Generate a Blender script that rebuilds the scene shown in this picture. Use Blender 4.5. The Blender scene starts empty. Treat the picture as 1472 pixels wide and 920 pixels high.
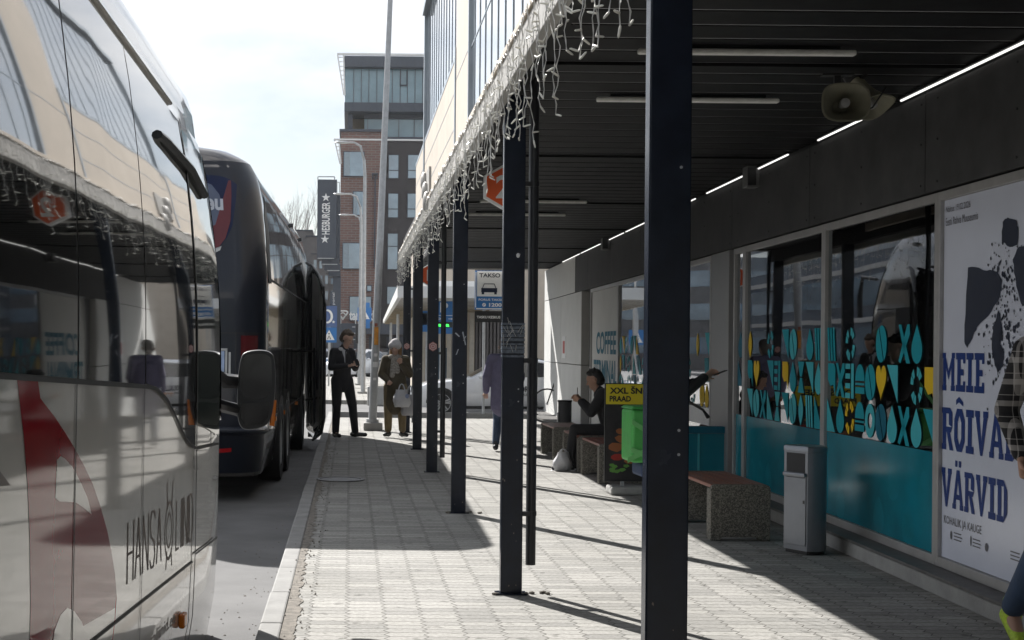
import bpy, bmesh, math, random
from mathutils import Vector, Matrix
R = math.radians
random.seed(7)
C = bpy.context.scene.collection
SC = bpy.context.scene

# ------------------------------------------------------------------ camera
F = 2000.0                       # focal length in photo pixels (photo is 1472 wide)
CAMZ = 1.6
cam_d = bpy.data.cameras.new('camera'); cam = bpy.data.objects.new('camera', cam_d); C.objects.link(cam)
cam_d.sensor_width = 36.0; cam_d.lens = F/1472*36.0
cam_d.shift_x = (736-503)/1472; cam_d.shift_y = (497-460)/1472
cam_d.clip_start = 0.05; cam_d.clip_end = 3000
cam.matrix_world = Matrix.Translation((0, 0, CAMZ)) @ Matrix.Rotation(R(90), 4, 'X') @ Matrix.Rotation(0.009, 4, 'Z')
SC.camera = cam

# ------------------------------------------------------------------ sky and sun
SUN = Vector((-0.55, 1.0, 0.86)).normalized()
w = bpy.data.worlds.new('World'); SC.world = w; w.use_nodes = True
nt = w.node_tree; nt.nodes.clear()
out = nt.nodes.new('ShaderNodeOutputWorld'); bg = nt.nodes.new('ShaderNodeBackground')
sky = nt.nodes.new('ShaderNodeTexSky'); sky.sky_type = 'NISHITA'; sky.sun_disc = False
sky.sun_elevation = math.asin(SUN.z); sky.sun_rotation = math.atan2(SUN.x, SUN.y)
sky.air_density = 1.0; sky.dust_density = 0.8; sky.ozone_density = 1.0
geo = nt.nodes.new('ShaderNodeTexCoord')
mp = nt.nodes.new('ShaderNodeMapping'); mp.inputs['Scale'].default_value = (1.0, 1.0, 2.6)
nz = nt.nodes.new('ShaderNodeTexNoise'); nz.inputs['Scale'].default_value = 2.6; nz.inputs['Detail'].default_value = 9; nz.inputs['Roughness'].default_value = 0.58
rp = nt.nodes.new('ShaderNodeValToRGB'); rp.color_ramp.elements[0].position = 0.42; rp.color_ramp.elements[1].position = 0.62
rp.color_ramp.elements[0].color = (0.30, 0.30, 0.30, 1); rp.color_ramp.elements[1].color = (0.95, 0.95, 0.95, 1)
mx = nt.nodes.new('ShaderNodeMix'); mx.data_type = 'RGBA'
mx.inputs[7].default_value = (12.5, 12.7, 13.0, 1)      # thin bright cloud
nt.links.new(geo.outputs['Generated'], mp.inputs['Vector']); nt.links.new(mp.outputs[0], nz.inputs['Vector'])
nt.links.new(nz.outputs['Fac'], rp.inputs['Fac']); nt.links.new(rp.outputs['Color'], mx.inputs[0])
nt.links.new(sky.outputs[0], mx.inputs[6]); nt.links.new(mx.outputs[2], bg.inputs['Color'])
bg.inputs['Strength'].default_value = 0.05
nt.links.new(bg.outputs[0], out.inputs[0])

sd = bpy.data.lights.new('sun', 'SUN'); sd.energy = 5.0; sd.angle = R(0.5); sd.color = (1.0, 0.975, 0.94)
so = bpy.data.objects.new('sun', sd); C.objects.link(so)
so.rotation_euler = SUN.to_track_quat('Z', 'Y').to_euler(); so.location = (-20, 40, 40)
SC.view_settings.view_transform = 'Standard'; SC.view_settings.look = 'None'
SC.view_settings.gamma = 1.0; SC.view_settings.use_curve_mapping = False
SC.view_settings.exposure = 0.95
SC.cycles.max_bounces = 8; SC.cycles.glossy_bounces = 4; SC.cycles.transparent_max_bounces = 12
SC.cycles.diffuse_bounces = 4; SC.cycles.caustics_reflective = False; SC.cycles.caustics_refractive = False
SC.cycles.sample_clamp_indirect = 6.0

# ------------------------------------------------------------------ helpers
def XZ(px, py):
    """photo pixel -> (X/d*F, Z/d*F) with the camera roll taken out"""
    du, dv = px-503.0, 497.0-py; a = 0.009
    return du*math.cos(a)-dv*math.sin(a), du*math.sin(a)+dv*math.cos(a)
def at(px, py, d):
    x, z = XZ(px, py); return Vector((x*d/F, d, CAMZ+z*d/F))

MATS = {}
def mat(name, col, rough=0.6, metal=0.0, var=0.12, scale=6.0, bump=0.0, bscale=40.0, coat=0.0, spec=0.5, emit=None, estr=1.0, trans=0.0, rvar=0.08, bdist=0.01, stretch=(1, 1, 1), sheen=0.0, bdet=5):
    if name in MATS: return MATS[name]
    m = bpy.data.materials.new(name); m.use_nodes = True; t = m.node_tree; b = t.nodes['Principled BSDF']
    tc = t.nodes.new('ShaderNodeTexCoord'); mp = t.nodes.new('ShaderNodeMapping'); mp.inputs['Scale'].default_value = stretch
    t.links.new(tc.outputs['Object'], mp.inputs[0])
    n = t.nodes.new('ShaderNodeTexNoise'); n.inputs['Scale'].default_value = scale; n.inputs['Detail'].default_value = 6; n.inputs['Roughness'].default_value = 0.6
    t.links.new(mp.outputs[0], n.inputs['Vector'])
    r = t.nodes.new('ShaderNodeValToRGB'); r.color_ramp.elements[0].position = 0.3; r.color_ramp.elements[1].position = 0.7
    r.color_ramp.elements[0].color = tuple(c*(1-var) for c in col)+(1,); r.color_ramp.elements[1].color = tuple(min(1, c*(1+var)) for c in col)+(1,)
    t.links.new(n.outputs['Fac'], r.inputs['Fac']); t.links.new(r.outputs['Color'], b.inputs['Base Color'])
    mr = t.nodes.new('ShaderNodeMapRange'); mr.inputs[3].default_value = max(0.0, rough-rvar); mr.inputs[4].default_value = min(1, rough+rvar)
    t.links.new(n.outputs['Fac'], mr.inputs[0]); t.links.new(mr.outputs[0], b.inputs['Roughness'])
    b.inputs['Metallic'].default_value = metal; b.inputs['Coat Weight'].default_value = coat; b.inputs['Coat Roughness'].default_value = 0.04
    b.inputs['Specular IOR Level'].default_value = spec; b.inputs['Transmission Weight'].default_value = trans
    b.inputs['Sheen Weight'].default_value = sheen
    if bump:
        n2 = t.nodes.new('ShaderNodeTexNoise'); n2.inputs['Scale'].default_value = bscale; n2.inputs['Detail'].default_value = bdet
        t.links.new(mp.outputs[0], n2.inputs['Vector'])
        bp = t.nodes.new('ShaderNodeBump'); bp.inputs['Strength'].default_value = bump; bp.inputs['Distance'].default_value = bdist
        t.links.new(n2.outputs['Fac'], bp.inputs['Height']); t.links.new(bp.outputs[0], b.inputs['Normal'])
        if coat: t.links.new(bp.outputs[0], b.inputs['Coat Normal'])
    if emit:
        b.inputs['Emission Color'].default_value = tuple(emit)+(1,); b.inputs['Emission Strength'].default_value = estr
    MATS[name] = m; return m

def glass_mat(name, tint=(0.6, 0.65, 0.66), wave=0.0, wscale=2.0, wdist=0.02, boost=1.0, see=1.0, ior=1.5):
    """thin pane: fresnel mix of a see-through tint and a mirror reflection"""
    if name in MATS: return MATS[name]
    m = bpy.data.materials.new(name); m.use_nodes = True; t = m.node_tree; t.nodes.clear()
    o = t.nodes.new('ShaderNodeOutputMaterial'); tr = t.nodes.new('ShaderNodeBsdfTransparent'); tr.inputs[0].default_value = tuple(c*see for c in tint)+(1,)
    g = t.nodes.new('ShaderNodeBsdfGlossy'); g.inputs['Roughness'].default_value = 0.015; g.inputs[0].default_value = (0.95, 0.97, 1, 1)
    fr = t.nodes.new('ShaderNodeFresnel'); fr.inputs[0].default_value = ior
    mu = t.nodes.new('ShaderNodeMath'); mu.operation = 'MULTIPLY'; mu.inputs[1].default_value = 1.7*boost; mu.use_clamp = True
    mxs = t.nodes.new('ShaderNodeMixShader')
    t.links.new(fr.outputs[0], mu.inputs[0]); t.links.new(mu.outputs[0], mxs.inputs[0]); t.links.new(tr.outputs[0], mxs.inputs[1]); t.links.new(g.outputs[0], mxs.inputs[2])
    t.links.new(mxs.outputs[0], o.inputs[0])
    if wave:
        tc = t.nodes.new('ShaderNodeTexCoord'); n = t.nodes.new('ShaderNodeTexNoise'); n.inputs['Scale'].default_value = wscale; n.inputs['Detail'].default_value = 1.5
        bp = t.nodes.new('ShaderNodeBump'); bp.inputs['Strength'].default_value = wave; bp.inputs['Distance'].default_value = wdist
        t.links.new(tc.outputs['Object'], n.inputs['Vector']); t.links.new(n.outputs['Fac'], bp.inputs['Height'])
        t.links.new(bp.outputs[0], g.inputs['Normal'])
    MATS[name] = m; return m

class MB:
    def __init__(s): s.v = []; s.f = []; s.m = []
    def add(s, vs, fs, mi=0):
        o = len(s.v); s.v += [Vector(p) for p in vs]; s.f += [tuple(i+o for i in f) for f in fs]; s.m += [mi]*len(fs); return s
    def hexa(s, p, mi=0):    # 8 points: bottom 4 ccw, top 4
        return s.add(p, [(3, 2, 1, 0), (4, 5, 6, 7), (0, 1, 5, 4), (1, 2, 6, 5), (2, 3, 7, 6), (3, 0, 4, 7)], mi)
    def box(s, x0, x1, y0, y1, z0, z1, mi=0):
        return s.hexa([(x0, y0, z0), (x1, y0, z0), (x1, y1, z0), (x0, y1, z0), (x0, y0, z1), (x1, y0, z1), (x1, y1, z1), (x0, y1, z1)], mi)
    def quad(s, a, b, c, d, mi=0): return s.add([a, b, c, d], [(0, 1, 2, 3)], mi)
    def prism(s, pts, vec, mi=0):
        n = len(pts); vec = Vector(vec); a = [Vector(p) for p in pts]; b = [p+vec for p in a]
        return s.add(a+b, [tuple(range(n))[::-1], tuple(range(n, 2*n))]+[(i, (i+1) % n, n+(i+1) % n, n+i) for i in range(n)], mi)
    def tube(s, pts, r, n=8, mi=0, caps=True, flat=None):
        pts = [Vector(p) for p in pts]; rs = r if isinstance(r, (list, tuple)) else [r]*len(pts); rings = []
        for i, p in enumerate(pts):
            d = (pts[min(i+1, len(pts)-1)]-pts[max(i-1, 0)])
            if d.length < 1e-9: d = Vector((0, 0, 1))
            d.normalize(); up = Vector((0, 0, 1)) if abs(d.z) < 0.95 else Vector((0, 1, 0))
            a = d.cross(up).normalized(); b = a.cross(d).normalized()
            ring = []
            for k in range(n):
                o = (a*math.cos(2*math.pi*k/n)+b*math.sin(2*math.pi*k/n))*rs[i]
                if flat: o = Vector((o.x*flat[0], o.y*flat[1], o.z*flat[2]))
                ring.append(p+o)
            rings.append(ring)
        vs = [q for rg in rings for q in rg]; fs = []
        for i in range(len(pts)-1):
            for k in range(n): fs.append((i*n+k, i*n+(k+1) % n, (i+1)*n+(k+1) % n, (i+1)*n+k))
        if caps: fs.append(tuple(range(n))[::-1]); fs.append(tuple((len(pts)-1)*n+k for k in range(n)))
        return s.add(vs, fs, mi)
    def cyl(s, c, r, h, n=24, mi=0, axis='Z', r2=None):
        c = Vector(c); ax = {'X': Vector((1, 0, 0)), 'Y': Vector((0, 1, 0)), 'Z': Vector((0, 0, 1))}[axis]
        return s.tube([c, c+ax*h], [r, r if r2 is None else r2], n, mi)
    def lathe(s, prof, c=(0, 0, 0), n=24, mi=0, axis='Z'):
        c = Vector(c); vs = []; fs = []
        for r, h in prof:
            for k in range(n):
                a = 2*math.pi*k/n; x, y = r*math.cos(a), r*math.sin(a)
                vs.append(c+(Vector((x, y, h)) if axis == 'Z' else Vector((x, h, y)) if axis == 'Y' else Vector((h, x, y))))
        for i in range(len(prof)-1):
            for k in range(n): fs.append((i*n+k, i*n+(k+1) % n, (i+1)*n+(k+1) % n, (i+1)*n+k))
        return s.add(vs, fs, mi)
    def ball(s, c, r, n=12, mi=0):
        r = Vector(r) if not isinstance(r, (int, float)) else Vector((r, r, r)); c = Vector(c); vs = []; fs = []; m = n//2
        for i in range(m+1):
            t = math.pi*i/m
            for k in range(n):
                a = 2*math.pi*k/n; vs.append(c+Vector((r.x*math.sin(t)*math.cos(a), r.y*math.sin(t)*math.sin(a), r.z*math.cos(t))))
        for i in range(m):
            for k in range(n): fs.append((i*n+k, (i+1)*n+k, (i+1)*n+(k+1) % n, i*n+(k+1) % n))
        return s.add(vs, fs, mi)
    def capsule(s, a, b, r0, r1, flat=None, n=14, mi=0):
        a = Vector(a); b = Vector(b); d = b-a; L = d.length
        if L < 1e-5: d = Vector((0, 0, 1)); L = 1e-5
        d = d/L if L > 1e-4 else Vector((0, 0, 1)); pts = []; rs = []
        for k in range(5): t = math.pi/2*(1-k/4); pts.append(a-d*math.sin(t)*r0); rs.append(max(math.cos(t)*r0, 0.0008))
        for k in range(5): t = math.pi/2*k/4; pts.append(b+d*math.sin(t)*r1); rs.append(max(math.cos(t)*r1, 0.0008))
        return s.tube(pts, rs, n, mi, True, flat)
    def grid(s, fn, nu, nv, mi=0):
        vs = [fn(i/nu, j/nv) for i in range(nu+1) for j in range(nv+1)]
        return s.add(vs, [(i*(nv+1)+j, (i+1)*(nv+1)+j, (i+1)*(nv+1)+j+1, i*(nv+1)+j+1) for i in range(nu) for j in range(nv)], mi)
    def build(s, name, mats, parent=None, world=False, smooth=False, bevel=0.0, seg=2, fix=True, sharp=35):
        me = bpy.data.meshes.new(name)
        off = parent.location if (world and parent is not None) else Vector((0, 0, 0))
        if world and parent is not None:
            q_ = parent.parent
            while q_ is not None: off = off+q_.location; q_ = q_.parent
        me.from_pydata([tuple(p-off) for p in s.v], [], s.f)
        if not isinstance(mats, (list, tuple)): mats = [mats]
        for m in mats: me.materials.append(m)
        for p, mi in zip(me.polygons, s.m): p.material_index = mi
        if fix:
            bm = bmesh.new(); bm.from_mesh(me); bmesh.ops.recalc_face_normals(bm, faces=bm.faces); bm.to_mesh(me); bm.free()
        if smooth:
            for p in me.polygons: p.use_smooth = True
            try: me.set_sharp_from_angle(angle=R(sharp))
            except Exception: pass
        o = bpy.data.objects.new(name, me); C.objects.link(o)
        if parent is not None: o.parent = parent
        if bevel:
            b = o.modifiers.new('bevel', 'BEVEL'); b.width = bevel; b.segments = seg; b.limit_method = 'ANGLE'; b.angle_limit = R(40)
        return o
def tag(o, label=None, cat=None, group=None, kind=None):
    if label: o['label'] = label
    if cat: o['category'] = cat
    if group: o['group'] = group
    if kind: o['kind'] = kind
    return o
def thing(name, label, cat, loc=(0, 0, 0), rz=0.0, group=None):
    o = bpy.data.objects.new(name, None); C.objects.link(o); o.empty_display_size = 0.1
    o.location = loc; o.rotation_euler = (0, 0, rz); tag(o, label, cat, group); return o
def copy_tree(o, parent=None):
    c = o.copy(); C.objects.link(c); c.parent = parent
    for ch in [x for x in C.objects if x.parent == o]: copy_tree(ch, c)
    return c

def text_mesh(txt, bold=0.0, spacing=1.0, shear=0.0):
    cu = bpy.data.curves.new('txt', 'FONT'); cu.body = txt; cu.size = 1.0; cu.offset = bold; cu.resolution_u = 3; cu.space_character = spacing; cu.shear = shear
    o = bpy.data.objects.new('txt', cu); C.objects.link(o)
    dg = bpy.context.evaluated_depsgraph_get(); me = bpy.data.meshes.new_from_object(o.evaluated_get(dg))
    vs = [v.co.copy() for v in me.vertices]; fs = [tuple(p.vertices) for p in me.polygons]
    C.objects.unlink(o); bpy.data.objects.remove(o); bpy.data.meshes.remove(me)
    return vs, fs
def text_to(mb, txt, fn, w=None, h=1.0, mi=0, bold=0.0, align='L', spacing=1.0):
    """place text: fn(u, v) -> 3D; text box scaled to height h and (if given) width w; origin lower left"""
    vs, fs = text_mesh(txt, bold, spacing)
    if not vs: return
    x0 = min(v.x for v in vs); x1 = max(v.x for v in vs); y0 = min(v.y for v in vs); y1 = max(v.y for v in vs)
    sy = h/(y1-y0); sx = (w/(x1-x0)) if w else sy
    ww = (x1-x0)*sx; ox = {'L': 0, 'C': -ww/2, 'R': -ww}[align]
    mb.add([fn((v.x-x0)*sx+ox, (v.y-y0)*sy) for v in vs], fs, mi)

# ------------------------------------------------------------------ materials
M = {}
M['asphalt'] = mat('asphalt', (0.135, 0.133, 0.132), 0.9, var=0.25, scale=1.4, bump=0.5, bscale=160, bdist=0.006)
M['kerb'] = mat('kerb_stone', (0.26, 0.255, 0.245), 0.85, var=0.2, scale=5, bump=0.4, bscale=90, bdist=0.004)
M['dirt'] = mat('sandy_dirt', (0.20, 0.18, 0.155), 0.95, var=0.45, scale=18, bump=0.8, bscale=120, bdist=0.01)
M['concrete'] = mat('concrete', (0.34, 0.335, 0.32), 0.85, var=0.2, scale=4, bump=0.4, bscale=60)
M['post'] = mat('navy_steel', (0.008, 0.012, 0.022), 0.24, var=0.3, scale=7, bump=0.04, bscale=30, bdist=0.002, rvar=0.10, spec=0.28)
M['pipe'] = mat('black_pipe', (0.012, 0.013, 0.016), 0.4, var=0.3)
M['slat'] = mat('black_slat', (0.0035, 0.0035, 0.004), 0.6, var=0.3, spec=0.15)
M['slat_edge'] = mat('slat_gap_strip', (0.30, 0.30, 0.30), 0.5, var=0.2)
M['fascia_white'] = mat('pale_fascia', (0.40, 0.385, 0.36), 0.5, var=0.08, scale=3)
M['beige'] = mat('beige_render', (0.50, 0.44, 0.37), 0.85, var=0.08, scale=3, bump=0.2, bscale=120, bdist=0.003)
M['panel'] = mat('fibre_cement_panel', (0.065, 0.065, 0.066), 0.72, var=0.3, scale=2.4, rvar=0.12, spec=0.25)
M['white_panel'] = mat('pale_wall_panel', (0.60, 0.60, 0.58), 0.6, var=0.06, scale=2)
M['alu'] = mat('aluminium_frame', (0.42, 0.41, 0.40), 0.42, metal=0.35, var=0.1)
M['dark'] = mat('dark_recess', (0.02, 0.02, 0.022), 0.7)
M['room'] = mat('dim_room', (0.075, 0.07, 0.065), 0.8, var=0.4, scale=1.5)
M['glass'] = glass_mat('shop_glass', (0.75, 0.8, 0.8), wave=0.06, wscale=1.1, wdist=0.02, boost=0.95)
M['teal'] = mat('teal_film', (0.004, 0.20, 0.27), 0.16, var=0.22, scale=1.6, rvar=0.08)
M['teal_light'] = mat('light_teal_film', (0.06, 0.44, 0.50), 0.55, var=0.06, spec=0.15)
M['teal_mid'] = mat('mid_teal_film', (0.008, 0.30, 0.37), 0.55, var=0.06, spec=0.15)
M['teal_dark'] = mat('dark_teal_film', (0.005, 0.13, 0.20), 0.55, var=0.08, spec=0.15)
M['yellow'] = mat('yellow_film', (0.75, 0.50, 0.02), 0.55, var=0.06, spec=0.15)
M['galv'] = mat('galvanised_steel', (0.42, 0.43, 0.44), 0.5, metal=0.4, var=0.15, scale=10)
M['red_sign'] = mat('orange_red_sign', (0.75, 0.11, 0.02), 0.4, var=0.06)
M['white'] = mat('white_paint', (0.78, 0.78, 0.77), 0.4, var=0.04)
M['black'] = mat('black_plastic', (0.012, 0.012, 0.013), 0.4, var=0.2)
M['rubber'] = mat('tyre_rubber', (0.018, 0.018, 0.018), 0.85, var=0.2)
M['wood'] = mat('stained_wood', (0.20, 0.055, 0.03), 0.4, var=0.35, scale=5, stretch=(14, 1, 14))
M['terrazzo'] = None
M['horn'] = mat('cream_horn', (0.45, 0.43, 0.31), 0.5, var=0.15)
M['tubewhite'] = mat('lamp_housing', (0.82, 0.81, 0.76), 0.4, var=0.12, scale=14)
M['bulb'] = mat('clear_bulb', (0.80, 0.78, 0.70), 0.18, var=0.1)
M['wire'] = mat('white_wire', (0.60, 0.59, 0.56), 0.5, var=0.1)
M['brick'] = mat('red_brick', (0.24, 0.115, 0.075), 0.9, var=0.2)
M['darkclad'] = mat('dark_timber_cladding', (0.042, 0.036, 0.038), 0.7, var=0.35, scale=9, stretch=(30, 1, 1))
M['winfar'] = mat('far_window_glass', (0.05, 0.09, 0.13), 0.06, var=0.2, scale=0.8, coat=1.0, spec=1.0)
M['blue'] = mat('blue_sign', (0.02, 0.15, 0.42), 0.4, var=0.05)
M['yellow_sign'] = mat('yellow_board', (0.68, 0.56, 0.02), 0.5, var=0.05)
M['navyink'] = mat('dark_blue_ink', (0.006, 0.035, 0.19), 0.4, var=0.06, spec=0.25)
M['inkblack'] = mat('blue_black_ink', (0.006, 0.012, 0.035), 0.35, var=0.1)
M['poster'] = mat('poster_paper', (0.70, 0.73, 0.84), 0.22, var=0.05, scale=1.5, rvar=0.05)
M['greyink'] = mat('grey_ink', (0.10, 0.10, 0.12), 0.4)

def paver_material():
    m = bpy.data.materials.new('interlocking_pavers'); m.use_nodes = True; t = m.node_tree; b = t.nodes['Principled BSDF']
    N = t.nodes.new; L = t.links.new
    tc = N('ShaderNodeTexCoord'); sp = N('ShaderNodeSeparateXYZ'); L(tc.outputs['Object'], sp.inputs[0])
    def math_(op, a, b_=None, c=None):
        n = N('ShaderNodeMath'); n.operation = op
        for i, x in enumerate((a, b_, c)):
            if x is None: continue
            if isinstance(x, (int, float)): n.inputs[i].default_value = x
            else: L(x, n.inputs[i])
        return n.outputs[0]
    # zig-zag edge along y (period two rows), gentle scallop along x
    fy = math_('PINGPONG', sp.outputs['Y'], 0.0525); zz = math_('MULTIPLY', math_('SUBTRACT', fy, 0.026), 0.62)
    fx = math_('PINGPONG', sp.outputs['X'], 0.055); zx = math_('MULTIPLY', math_('SUBTRACT', fx, 0.027), 0.22)
    nn = N('ShaderNodeTexNoise'); nn.inputs['Scale'].default_value = 5.0; L(tc.outputs['Object'], nn.inputs['Vector'])
    wob = math_('MULTIPLY', math_('SUBTRACT', nn.outputs['Fac'], 0.5), 0.022)
    X = math_('ADD', math_('ADD', sp.outputs['X'], zz), wob); Y = math_('ADD', math_('ADD', sp.outputs['Y'], zx), wob)
    cb = N('ShaderNodeCombineXYZ'); L(X, cb.inputs[0]); L(Y, cb.inputs[1])
    br = N('ShaderNodeTexBrick'); br.offset = 0.0; br.squash = 1.0; br.inputs['Scale'].default_value = 1.0
    br.inputs['Mortar Size'].default_value = 0.0042; br.inputs['Mortar Smooth'].default_value = 0.35; br.inputs['Bias'].default_value = 0.0
    br.inputs['Brick Width'].default_value = 0.22; br.inputs['Row Height'].default_value = 0.105
    br.inputs['Color1'].default_value = (0.265, 0.258, 0.245, 1); br.inputs['Color2'].default_value = (0.385, 0.372, 0.352, 1); br.inputs['Mortar'].default_value = (0.10, 0.093, 0.083, 1)
    L(cb.outputs[0], br.inputs['Vector'])
    def blot(scale, lo, hi, p0=0.3, p1=0.7, det=6):
        n = N('ShaderNodeTexNoise'); n.inputs['Scale'].default_value = scale; n.inputs['Detail'].default_value = det; L(tc.outputs['Object'], n.inputs['Vector'])
        r = N('ShaderNodeValToRGB'); r.color_ramp.elements[0].position = p0; r.color_ramp.elements[1].position = p1
        r.color_ramp.elements[0].color = (lo, lo, lo*0.98, 1); r.color_ramp.elements[1].color = (hi, hi, hi, 1); L(n.outputs['Fac'], r.inputs['Fac']); return r.outputs['Color'], n.outputs['Fac']
    c1, _ = blot(0.9, 0.86, 1.08); c2, _ = blot(38, 0.80, 1.15); c3, f3 = blot(260, 0.82, 1.12)
    c4, _ = blot(9, 0.55, 1.0, 0.30, 0.38)
    col = br.outputs['Color']
    vo = N('ShaderNodeTexVoronoi'); vo.inputs['Scale'].default_value = 2.4; vo.inputs['Randomness'].default_value = 1.0; L(tc.outputs['Object'], vo.inputs['Vector'])
    vr = N('ShaderNodeValToRGB'); vr.color_ramp.elements[0].position = 0.040; vr.color_ramp.elements[1].position = 0.050; vr.color_ramp.elements[0].color = (0.45, 0.44, 0.43, 1); vr.color_ramp.elements[1].color = (1, 1, 1, 1); L(vo.outputs['Distance'], vr.inputs['Fac'])
    n5 = N('ShaderNodeTexNoise'); n5.inputs['Scale'].default_value = 1.7; n5.inputs['Detail'].default_value = 8; n5.inputs['Roughness'].default_value = 0.7; L(tc.outputs['Object'], n5.inputs['Vector'])
    v5 = N('ShaderNodeValToRGB'); v5.color_ramp.elements[0].position = 0.62; v5.color_ramp.elements[1].position = 0.70; v5.color_ramp.elements[0].color = (1, 1, 1, 1); v5.color_ramp.elements[1].color = (0.72, 0.70, 0.67, 1); L(n5.outputs['Fac'], v5.inputs['Fac'])
    for c in (c1, c2, c3, c4, vr.outputs['Color'], v5.outputs['Color']):
        mxn = N('ShaderNodeMix'); mxn.data_type = 'RGBA'; mxn.blend_type = 'MULTIPLY'; mxn.inputs[0].default_value = 1.0
        L(col, mxn.inputs[6]); L(c, mxn.inputs[7]); col = mxn.outputs[2]
    L(col, b.inputs['Base Color']); b.inputs['Roughness'].default_value = 0.86
    h = math_('ADD', math_('MULTIPLY', br.outputs['Fac'], -1.0), math_('MULTIPLY', f3, 0.25))
    bp = N('ShaderNodeBump'); bp.inputs['Strength'].default_value = 0.9; bp.inputs['Distance'].default_value = 0.009
    L(h, bp.inputs['Height']); L(bp.outputs[0], b.inputs['Normal'])
    return m
M['paver'] = paver_material()

def voro_mat(name, dark, light, scale, rough=0.8, thr=(0.1, 0.5), bump=0.4):
    m = bpy.data.materials.new(name); m.use_nodes = True; t = m.node_tree; b = t.nodes['Principled BSDF']
    tc = t.nodes.new('ShaderNodeTexCoord'); v = t.nodes.new('ShaderNodeTexVoronoi'); v.inputs['Scale'].default_value = scale
    t.links.new(tc.outputs['Object'], v.inputs['Vector'])
    r = t.nodes.new('ShaderNodeValToRGB'); r.color_ramp.elements[0].position = thr[0]; r.color_ramp.elements[1].position = thr[1]
    r.color_ramp.elements[0].color = dark+(1,); r.color_ramp.elements[1].color = light+(1,)
    sp = t.nodes.new('ShaderNodeSeparateColor'); t.links.new(v.outputs['Color'], sp.inputs[0]); t.links.new(sp.outputs[0], r.inputs['Fac'])
    t.links.new(r.outputs['Color'], b.inputs['Base Color']); b.inputs['Roughness'].default_value = rough
    bp = t.nodes.new('ShaderNodeBump'); bp.inputs['Strength'].default_value = bump; bp.inputs['Distance'].default_value = 0.006
    t.links.new(v.outputs['Distance'], bp.inputs['Height']); t.links.new(bp.outputs[0], b.inputs['Normal']); return m
M['terrazzo'] = voro_mat('pebble_concrete', (0.075, 0.072, 0.062), (0.25, 0.235, 0.20), 120, thr=(0.25, 1.0))

def brick_mat(name, c1, c2, mortar, bw, rh, ms=0.012, axis='XZ', rough=0.9):
    m = bpy.data.materials.new(name); m.use_nodes = True; t = m.node_tree; b = t.nodes['Principled BSDF']
    tc = t.nodes.new('ShaderNodeTexCoord'); sp = t.nodes.new('ShaderNodeSeparateXYZ'); cb = t.nodes.new('ShaderNodeCombineXYZ')
    t.links.new(tc.outputs['Object'], sp.inputs[0]); t.links.new(sp.outputs[axis[0]], cb.inputs[0]); t.links.new(sp.outputs[axis[1]], cb.inputs[1])
    br = t.nodes.new('ShaderNodeTexBrick'); br.inputs['Scale'].default_value = 1.0; br.inputs['Brick Width'].default_value = bw; br.inputs['Row Height'].default_value = rh
    br.inputs['Mortar Size'].default_value = ms; br.inputs['Color1'].default_value = c1+(1,); br.inputs['Color2'].default_value = c2+(1,); br.inputs['Mortar'].default_value = mortar+(1,)
    t.links.new(cb.outputs[0], br.inputs['Vector']); t.links.new(br.outputs['Color'], b.inputs['Base Color']); b.inputs['Roughness'].default_value = rough
    return m
M['brickwall'] = brick_mat('brick_facade', (0.22, 0.125, 0.10), (0.17, 0.095, 0.08), (0.22, 0.20, 0.19), 0.5, 0.16, 0.02)

# ------------------------------------------------------------------ SETTING: ground, road, pavement, kerb
def struct(name, mb, m, **k): o = mb.build(name, m, **k); o['kind'] = 'structure'; return o
struct('ground', MB().quad((-139, -59, -0.20), (139, -59, -0.20), (139, 299, -0.20), (-139, 299, -0.20)), M['asphalt'])
struct('road', MB().box(-14, -0.50, -20, 33.85, -0.19, -0.13), M['asphalt'])
struct('cross_street', MB().box(-40, 60, 33.852, 41, -0.19, -0.128), M['asphalt'])
struct('pavement', MB().box(-0.37, 9.4, -20, 31, -0.18, 0.0), M['paver'])
struct('far_plaza', MB().box(-12, 60, 41.2, 72, -0.18, -0.01), M['paver'])
struct('far_street', MB().box(-60, 80, 72.2, 84, -0.18, -0.10), M['asphalt'])
kb = MB(); y = -20.0
while y < 33.6:                                        # kerb stones, one metre each
    j = random.uniform(-0.004, 0.004)
    kb.box(-0.50+j, -0.372+j*0.5, y+0.004, min(y+0.996, 33.6), -0.19, 0.004+random.uniform(-0.003, 0.003)); y += 1.0
struct('kerb', kb, M['kerb'], bevel=0.012)
kb = MB().box(-0.368, 9.4, 33.604, 33.74, -0.19, 0.006)
struct('cross_kerb', kb, M['kerb'], bevel=0.012)
db = MB(); pts = []
for i in range(480):
    yy = -4+i*0.07; pts.append((yy, -0.37, -0.37+0.065+0.012*math.sin(yy*1.7)+random.uniform(-.022, .022) - max(0, (yy-12))*0.002))
for a, b in zip(pts, pts[1:]): db.quad((a[1], a[0], 0.0045), (a[2], a[0], 0.0045), (b[2], b[0], 0.0045), (b[1], b[0], 0.0045))
tag(db.build('sandy_grit', M['dirt']), kind='stuff')
# loose grit on the road and pavement
gb = MB()
for i in range(420):
    if random.random() < 0.5: x = random.gauss(-0.28, 0.06); z = 0.006
    else: x = random.gauss(-0.62, 0.12); z = -0.128
    y = random.uniform(5.5, 22); s = random.uniform(0.003, 0.010)
    gb.ball((x, y, z), (s, s*1.3, s*0.7), 5)
tag(gb.build('scattered_pebbles', M['dirt']), kind='stuff')

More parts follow.
